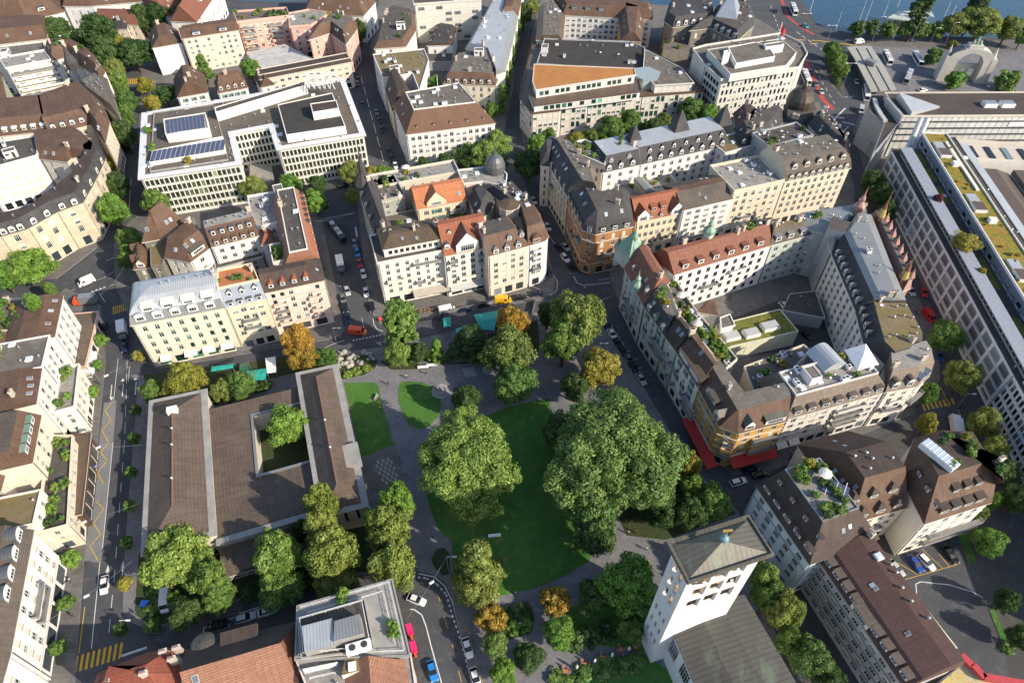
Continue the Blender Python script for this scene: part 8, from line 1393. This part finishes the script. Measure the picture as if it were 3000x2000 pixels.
tent('20', (435, 480, 540, 450, 560, 380, 470, 400), 3, 'taupe awning roof at the end of the brown canopy', P('taupe_awning2', (.3, .26, .22)), .1); tent('10', (513, 1395, 580, 1380, 590, 1272, 525, 1290), 3.2, 'beige terrace awning before the planted terrace, upper', m_awn, .15, 'awning', 'awning'); tent('10', (512, 1468, 572, 1465, 580, 1402, 512, 1402), 3.2, 'beige terrace awning before the planted terrace, lower', m_awn, .15, 'awning', 'awning'); tent('10', (540, 1100, 620, 1105, 635, 960, 560, 960), 3, 'white terrace awning behind the street trees', m_white, .15, 'awning', 'awning')
tent('00', (690, 1015, 765, 1005, 770, 960, 680, 965), 4, 'blue cover at the street corner of the cream house', PAINT['lightblue'], .4)
for i, (x, y) in enumerate(((572, 1500), (695, 1455), (815, 1410), (935, 1355), (1030, 1340))):
 c = W('22', x, y); r = empty('cafe_table', (*c, K+.06), ORD[i]+' orange café table with chairs counted from the left', 'table', 'orange café tables'); b = MB(); b.box((0, 0, .72), 1.0, .8, .05); b.box((0, 0, 0), .12, .12, .72); put('table_top', b.mesh('table_top', [plain('orange_wood', (.42, .17, .08), .7)]), r, (*c, K+.06))
 for k in range(4):
  a = k*1.57+.3; b = MB(); b.box((0, 0, .4), .45, .45, .06); b.box((0, .2, .45), .45, .06, .45)
  for sx in (-.18, .18): b.box((sx, -.18, 0), .05, .05, .4); b.box((sx, .18, 0), .05, .05, .4)
  put('chair', b.mesh('chair', [plain('orange_wood', (.42, .17, .08), .7)]), r, (c[0]+math.cos(a)*.95, c[1]+math.sin(a)*.95, K+.06), a-1.57)
for i, (x, y) in enumerate(((645, 1480), (762, 1440), (875, 1400), (985, 1360))):
 c = W('22', x, y); r = empty('closed_parasol', (*c, K+.06), ORD[i]+' closed white parasol counted from the left of the café row', 'parasol', 'closed white parasols'); b = MB(); b.lathe((*c, K+.7), [(.05, 0), (.22, .3), (.3, 1.2), (.12, 2.0), (.03, 2.2)], 8); b.build('fabric', [m_white], r); b = MB(); b.tube((*c, K), (*c, K+.8), .04, 5); b.build('pole', [m_steel], r)
r_ = random.Random(9)
for i in range(8):
 c = W('11', 1200+24*i, 705-4.5*i+r_.uniform(-4, 4)); r = empty('bistro_table', (*c, K), ['brown bistro table farthest left under the taupe awning', 'brown bistro table second from left under the taupe awning', 'brown bistro table third from left by the awning', 'brown bistro table fourth from left by the awning', 'brown bistro table fourth from right by the awning', 'brown bistro table third from right by the awning', 'brown bistro table second from right by the awning', 'brown bistro table farthest right by the awning'][i], 'table', 'bistro tables'); b = MB(); b.tube((*c, K), (*c, K+.7), .06, 6); b.tube((*c, K+.7), (*c, K+.75), .45, 10); b.build('table_top', [m_wood], r)
 for s in (-1, 1): b = MB(); b.box((c[0]+s*.8, c[1], K), .45, .45, .45, .3); b.box((c[0]+s*.98, c[1], K+.45), .07, .45, .45, .3); b.build('chair', [m_wood], r)
for x, y, t, lb in ((595, 190, '20', 'blue parasol at the edge of the brown canopy'),): c = W(t, x, y); r = empty('parasol', (*c, K), lb, 'parasol'); b = MB(); b.lathe((*c, K+2.2), [(1.3, 0), (.7, .4), (.05, .6)], 8); b.build('fabric', [PAINT['lightblue']], r); b = MB(); b.tube((*c, K), (*c, K+2.3), .04, 5); b.build('pole', [m_steel], r)
c = W('20', 965, 1065); r = empty('recycling_box', (*c, K), 'blue box shelter at the end of the hedge strip', 'box'); b = MB(); b.box((*c, K), 1.6, 1.2, 1.5); b.box((*c, K+1.5), 1.8, 1.4, .12); b.build('cabinet', [PAINT['blue']], r)
def wire(t, x0, y0, z0, x1, y1, z1, label, lamps=()):
 p, q = W(t, x0, y0, z0), W(t, x1, y1, z1); r = empty('span_wire', (*((p+q)/2), 0), label, 'wire'); b = MB(); n_ = 10; P3 = [np.array((*(p+(q-p)*i/n_), z0+(z1-z0)*i/n_-.9*math.sin(math.pi*i/n_))) for i in range(n_+1)]
 for a, d in zip(P3[:-1], P3[1:]): b.beam(a, d, .045)
 b.build('cable', [m_steel], r)
 for f in lamps: a = P3[int(f*n_)]; b = MB(); b.box((a[0], a[1], a[2]-.25), 1.1, .45, .25, .6); b.build('lamp', [m_white], r)
wire('20', 220, 1215, 9, 865, 768, 9, 'span wire with lamp crossing the avenue in front of the white house', (.5,)); wire('20', 478, 532, 7, 1140, 292, 9, 'span wire with lamp crossing the avenue at the brown canopy', (.15,)); wire('10', 695, 1118, 8, 920, 945, 8, 'span wire with lamp at the cream corner house', (.0,)); wire('20', 590, 20, 8, 1100, -20, 9, 'span wire with lamp above the bus lane', (.1,)); wire('21', 1100, 1150, 8, 1365, 735, 9, 'span wire with lamp over the curved road', (.6,)); wire('11', 500, 108, 9, 760, 50, 9, 'span wire across the wide street'); wire('10', 660, 590, 9, 830, 380, 9, 'span wire over the left junction')
LM = {}
def lamp(t, x0, y0, hgt, label, group=None, arms=1):
 c = W(t, x0, y0); r = empty('street_lamp', (*c, 0), label, 'lamp', group)
 b = MB(); b.tube((*c, 0), (*c, hgt), .11, 7, 0, .06); b.build('pole', [m_steel], r)
 for s in ([1] if arms == 1 else [-1, 1]): b = MB(); b.beam((*c, hgt), (c[0]+s*1.8, c[1], hgt+.15), .09); b.box((c[0]+s*1.9, c[1], hgt), .9, .35, .18); b.build('lamp_head', [m_white], r)
for i, (x, y, h_) in enumerate(((790, 285, 13), (915, 300, 15), (1040, 305, 14), (1165, 305, 9), (1265, 310, 12))): lamp('03', x, y, h_, ORD[i]+' tall lamp mast along the quay road counted from the bridge', 'lamp masts along the quay road')
lamp('03', 590, 600, 13, 'double armed lamp mast at the foot of the traffic island', None, 2); lamp('03', 480, 330, 12, 'double armed lamp mast above the traffic island', None, 2); lamp('03', 320, 250, 12, 'lamp mast at the bridge approach', None, 2); lamp('11', 640, 900, 6, 'slim lamp by the orange van'); lamp('21', 1375, 830, 7, 'white lamp pole on the small planted bed'); lamp('12', 790, 1000, 6, 'slim lamp beside the park street'); lamp('13', 1350, 1330, 6, 'lamp beside the yellow crossing'); lamp('23', 1560, 1050, 6, 'lamp at the car park edge'); lamp('20', 845, 1215, 5, 'lamp with round head by the zebra crossing')
for i, (x0, y0, x1, y1) in enumerate(((380, 100, 415, -10), (550, 215, 590, 95), (710, 140, 722, 98), (750, 140, 775, 60), (870, 105, 890, 65), (1265, 120, 1285, 80), (1300, 140, 1310, 115), (960, 50, 970, 10))):
 a = W('03', x0, y0, -1.5); b = MB(); h_ = 9 if i < 4 else 7; b.tube((*a, -1.5), (*a, h_), .16, 6, 0, .08); o = b.build('mooring_post', [m_white]); tag(o, ORD[i]+' white post standing in the lake counted from the bridge', 'post', 'white posts in the lake')
for x, y, m_, lb in ((2393, 1310, PAINT['red'], 'red and white flag hanging at the pale ornate front'), (2320, 1337, PAINT['blue'], 'blue flag hanging at the pale ornate front')):
 p = W('N', x, y, 5); r = empty('facade_flag', (*p, 0), lb, 'flag'); b = MB(); b.beam((p[0], p[1]+2.2, 5), (p[0], p[1], 6.5), .07); b.build('flag_pole', [m_steel], r); b = MB()
 for k in range(5): b.face([(p[0]+.28*k-.7, p[1]+.12*math.sin(k*1.7), 3.6), (p[0]+.28*(k+1)-.7, p[1]+.12*math.sin((k+1)*1.7), 3.6), (p[0]+.28*(k+1)-.7, p[1]+.12*math.sin((k+1)*1.7), 6.3), (p[0]+.28*k-.7, p[1]+.12*math.sin(k*1.7), 6.3)])
 b.build('cloth', [m_], r)
for t, x, y, s, lb in (('22', 985, 590, (.55, .55, .55), 'person in pale top on the church forecourt, left of two'), ('22', 1035, 585, (.35, .05, .05), 'person in red top on the church forecourt, right of two'), ('22', 1105, 695, (.5, .5, .5), 'person in grey walking below the church forecourt pair'), ('22', 245, 985, (.1, .1, .12), 'person in dark clothes on the curved path'), ('21', 1270, 620, (.05, .05, .06), 'person in black walking on the park path'), ('21', 1170, 820, (.1, .1, .3), 'person near the curved road crossing'), ('11', 1040, 1390, (.6, .6, .6), 'person in white on the path between the lawns'), ('11', 930, 1345, (.6, .5, .5), 'person sitting pale on the narrow lawn edge'), ('12', 765, 560, (.02, .02, .03), 'person in black crossing by the green turret house'), ('20', 485, 1135, (.03, .03, .04), 'person in black on the avenue pavement by the white house'), ('20', 640, 165, (.2, .3, .6), 'person in blue by the bus lane'), ('10', 480, 640, (.05, .05, .06), 'person in black beside the crane truck'), ('12', 385, 1270, (.5, .45, .4), 'person in beige under the dark park crown'), ('12', 440, 1250, (.08, .08, .1), 'person in dark jacket under the dark park crown'), ('11', 1100, 1135, (.5, .5, .55), 'person near the top of the drop shaped lawn'), ('11', 1230, 1110, (.3, .05, .05), 'person in red on the path below the white benches'), ('11', 1450, 1190, (.1, .15, .3), 'person in blue on the wide path right of the fountain'), ('11', 980, 1180, (.05, .05, .05), 'person in black where the park paths meet'), ('21', 1100, 200, (.45, .4, .3), 'person in beige on the path by the large chess square'), ('10', 690, 880, (.4, .1, .1), 'person in red on the pavement by the slatted shop roof'), ('10', 660, 1180, (.05, .1, .2), 'person in navy on the avenue pavement by the beige awnings'), ('20', 470, 900, (.4, .4, .42), 'person in grey between the ball trees before the white house'), ('20', 900, 1120, (.1, .1, .1), 'person in black on the pavement left of the hedge strip'), ('11', 650, 880, (.1, .1, .12), 'person in black at the corner by the orange van'), ('12', 700, 560, (.5, .5, .5), 'person in grey at the crossing above the tall corner tree'), ('13', 1000, 1500, (.3, .1, .1), 'person in red on the pavement below the pale ornate front'), ('03', 1200, 560, (.1, .1, .1), 'person in black on the station square'), ('03', 1100, 520, (.5, .4, .3), 'person in tan by the silver bus on the station square')):
 person(t, x, y, s, label=lb)
c_ = W('11', 925, 755); r = empty('site_drum', (*c_, 0), 'small red drum shaped barrier at the pavement corner', 'barrier'); b = MB(); b.lathe((*c_, K), [(.7, 0), (.75, .5), (.6, 1.0), (.2, 1.2)], 10); b.build('drum', [m_redp], r)
def motorbike(t, x, y, rz, label):
 c = W(t, x, y); r = empty('motorbike', (*c, 0), label, 'motorbike', 'motorbikes at the kerb', rz)
 for nm, f, m_ in (('body', lambda b: (b.box((0, 0, .45), 1.1, .3, .4), b.beam((.45, 0, .8), (.65, 0, .3), .1)), PAINT['black']), ('seat', lambda b: b.box((-.25, 0, .85), .8, .3, .12), m_dark), ('handlebar', lambda b: b.beam((.45, -.35, 1.05), (.45, .35, 1.05), .06), m_steel)):
  b = MB(); f(b); o = bpy.data.objects.new(nm, b.mesh(nm, [m_])); C.objects.link(o); o.parent = r
 for xx in (-.65, .65): put('wheel', car_meshes('car')[2], r, (xx, 0, .32));
lb_ = ['leftmost', 'second from the left', 'third from the left', 'fourth from the left', 'fifth from the left', 'sixth from the left', 'rightmost']
for i in range(7): motorbike('10', 1405+20*i, 1055-5*i, 1.2+.1*(i % 3), lb_[i]+' motorbike at the kerb before the cream corner house')
for i in range(7): motorbike('11', 1190+20*i, 765-3.5*i, 1.2+.12*(i % 3), lb_[i]+' motorbike at the kerb right of the tall slim tree')
w = bpy.data.worlds.new('World'); bpy.context.scene.world = w; w.use_nodes = True; nt = w.node_tree
sky = N(nt, 'ShaderNodeTexSky', sky_type='NISHITA'); sky.sun_disc = False
SUN_AZ, SUN_EL = math.atan2(-.50, .87), math.radians(31)       # direction towards the sun on the ground plane
sky.sun_elevation = SUN_EL; sky.sun_rotation = math.pi/2-SUN_AZ
nt.links.new(sky.outputs[0], nt.nodes['Background'].inputs[0]); nt.nodes['Background'].inputs[1].default_value = .15
l = bpy.data.lights.new('sun', 'SUN'); l.energy = 4.5; l.angle = math.radians(.5); l.color = (1, .89, .72)
lo = bpy.data.objects.new('sun', l); C.objects.link(lo)
import mathutils
dv = mathutils.Vector((math.cos(SUN_AZ)*math.cos(SUN_EL), math.sin(SUN_AZ)*math.cos(SUN_EL), math.sin(SUN_EL)))
lo.rotation_euler = dv.to_track_quat('Z', 'Y').to_euler(); lo.location = dv*300
cam = bpy.data.cameras.new('camera'); co = bpy.data.objects.new('camera', cam); C.objects.link(co)
cam.sensor_width = 36; cam.lens = 36*FOC/3000; cam.clip_end = 6000; cam.clip_start = 1
def toW(v): return mathutils.Vector((float(v@RT), float(v@FW), float(-(v@DN))))
X, Y, Z = toW(np.array([1., 0, 0])), toW(np.array([0, -1., 0])), toW(np.array([0, 0, -1.]))
M = mathutils.Matrix((X, Y, Z)).transposed().to_4x4(); M.translation = (0, 0, HC); co.matrix_world = M
s = bpy.context.scene; s.camera = co
s.view_settings.view_transform = 'Standard'; s.view_settings.look = 'None'; s.view_settings.exposure = .5; s.view_settings.gamma = 1
s.cycles.max_bounces = 5; s.cycles.diffuse_bounces = 3; s.cycles.glossy_bounces = 2; s.cycles.transmission_bounces = 2; s.cycles.transparent_max_bounces = 4
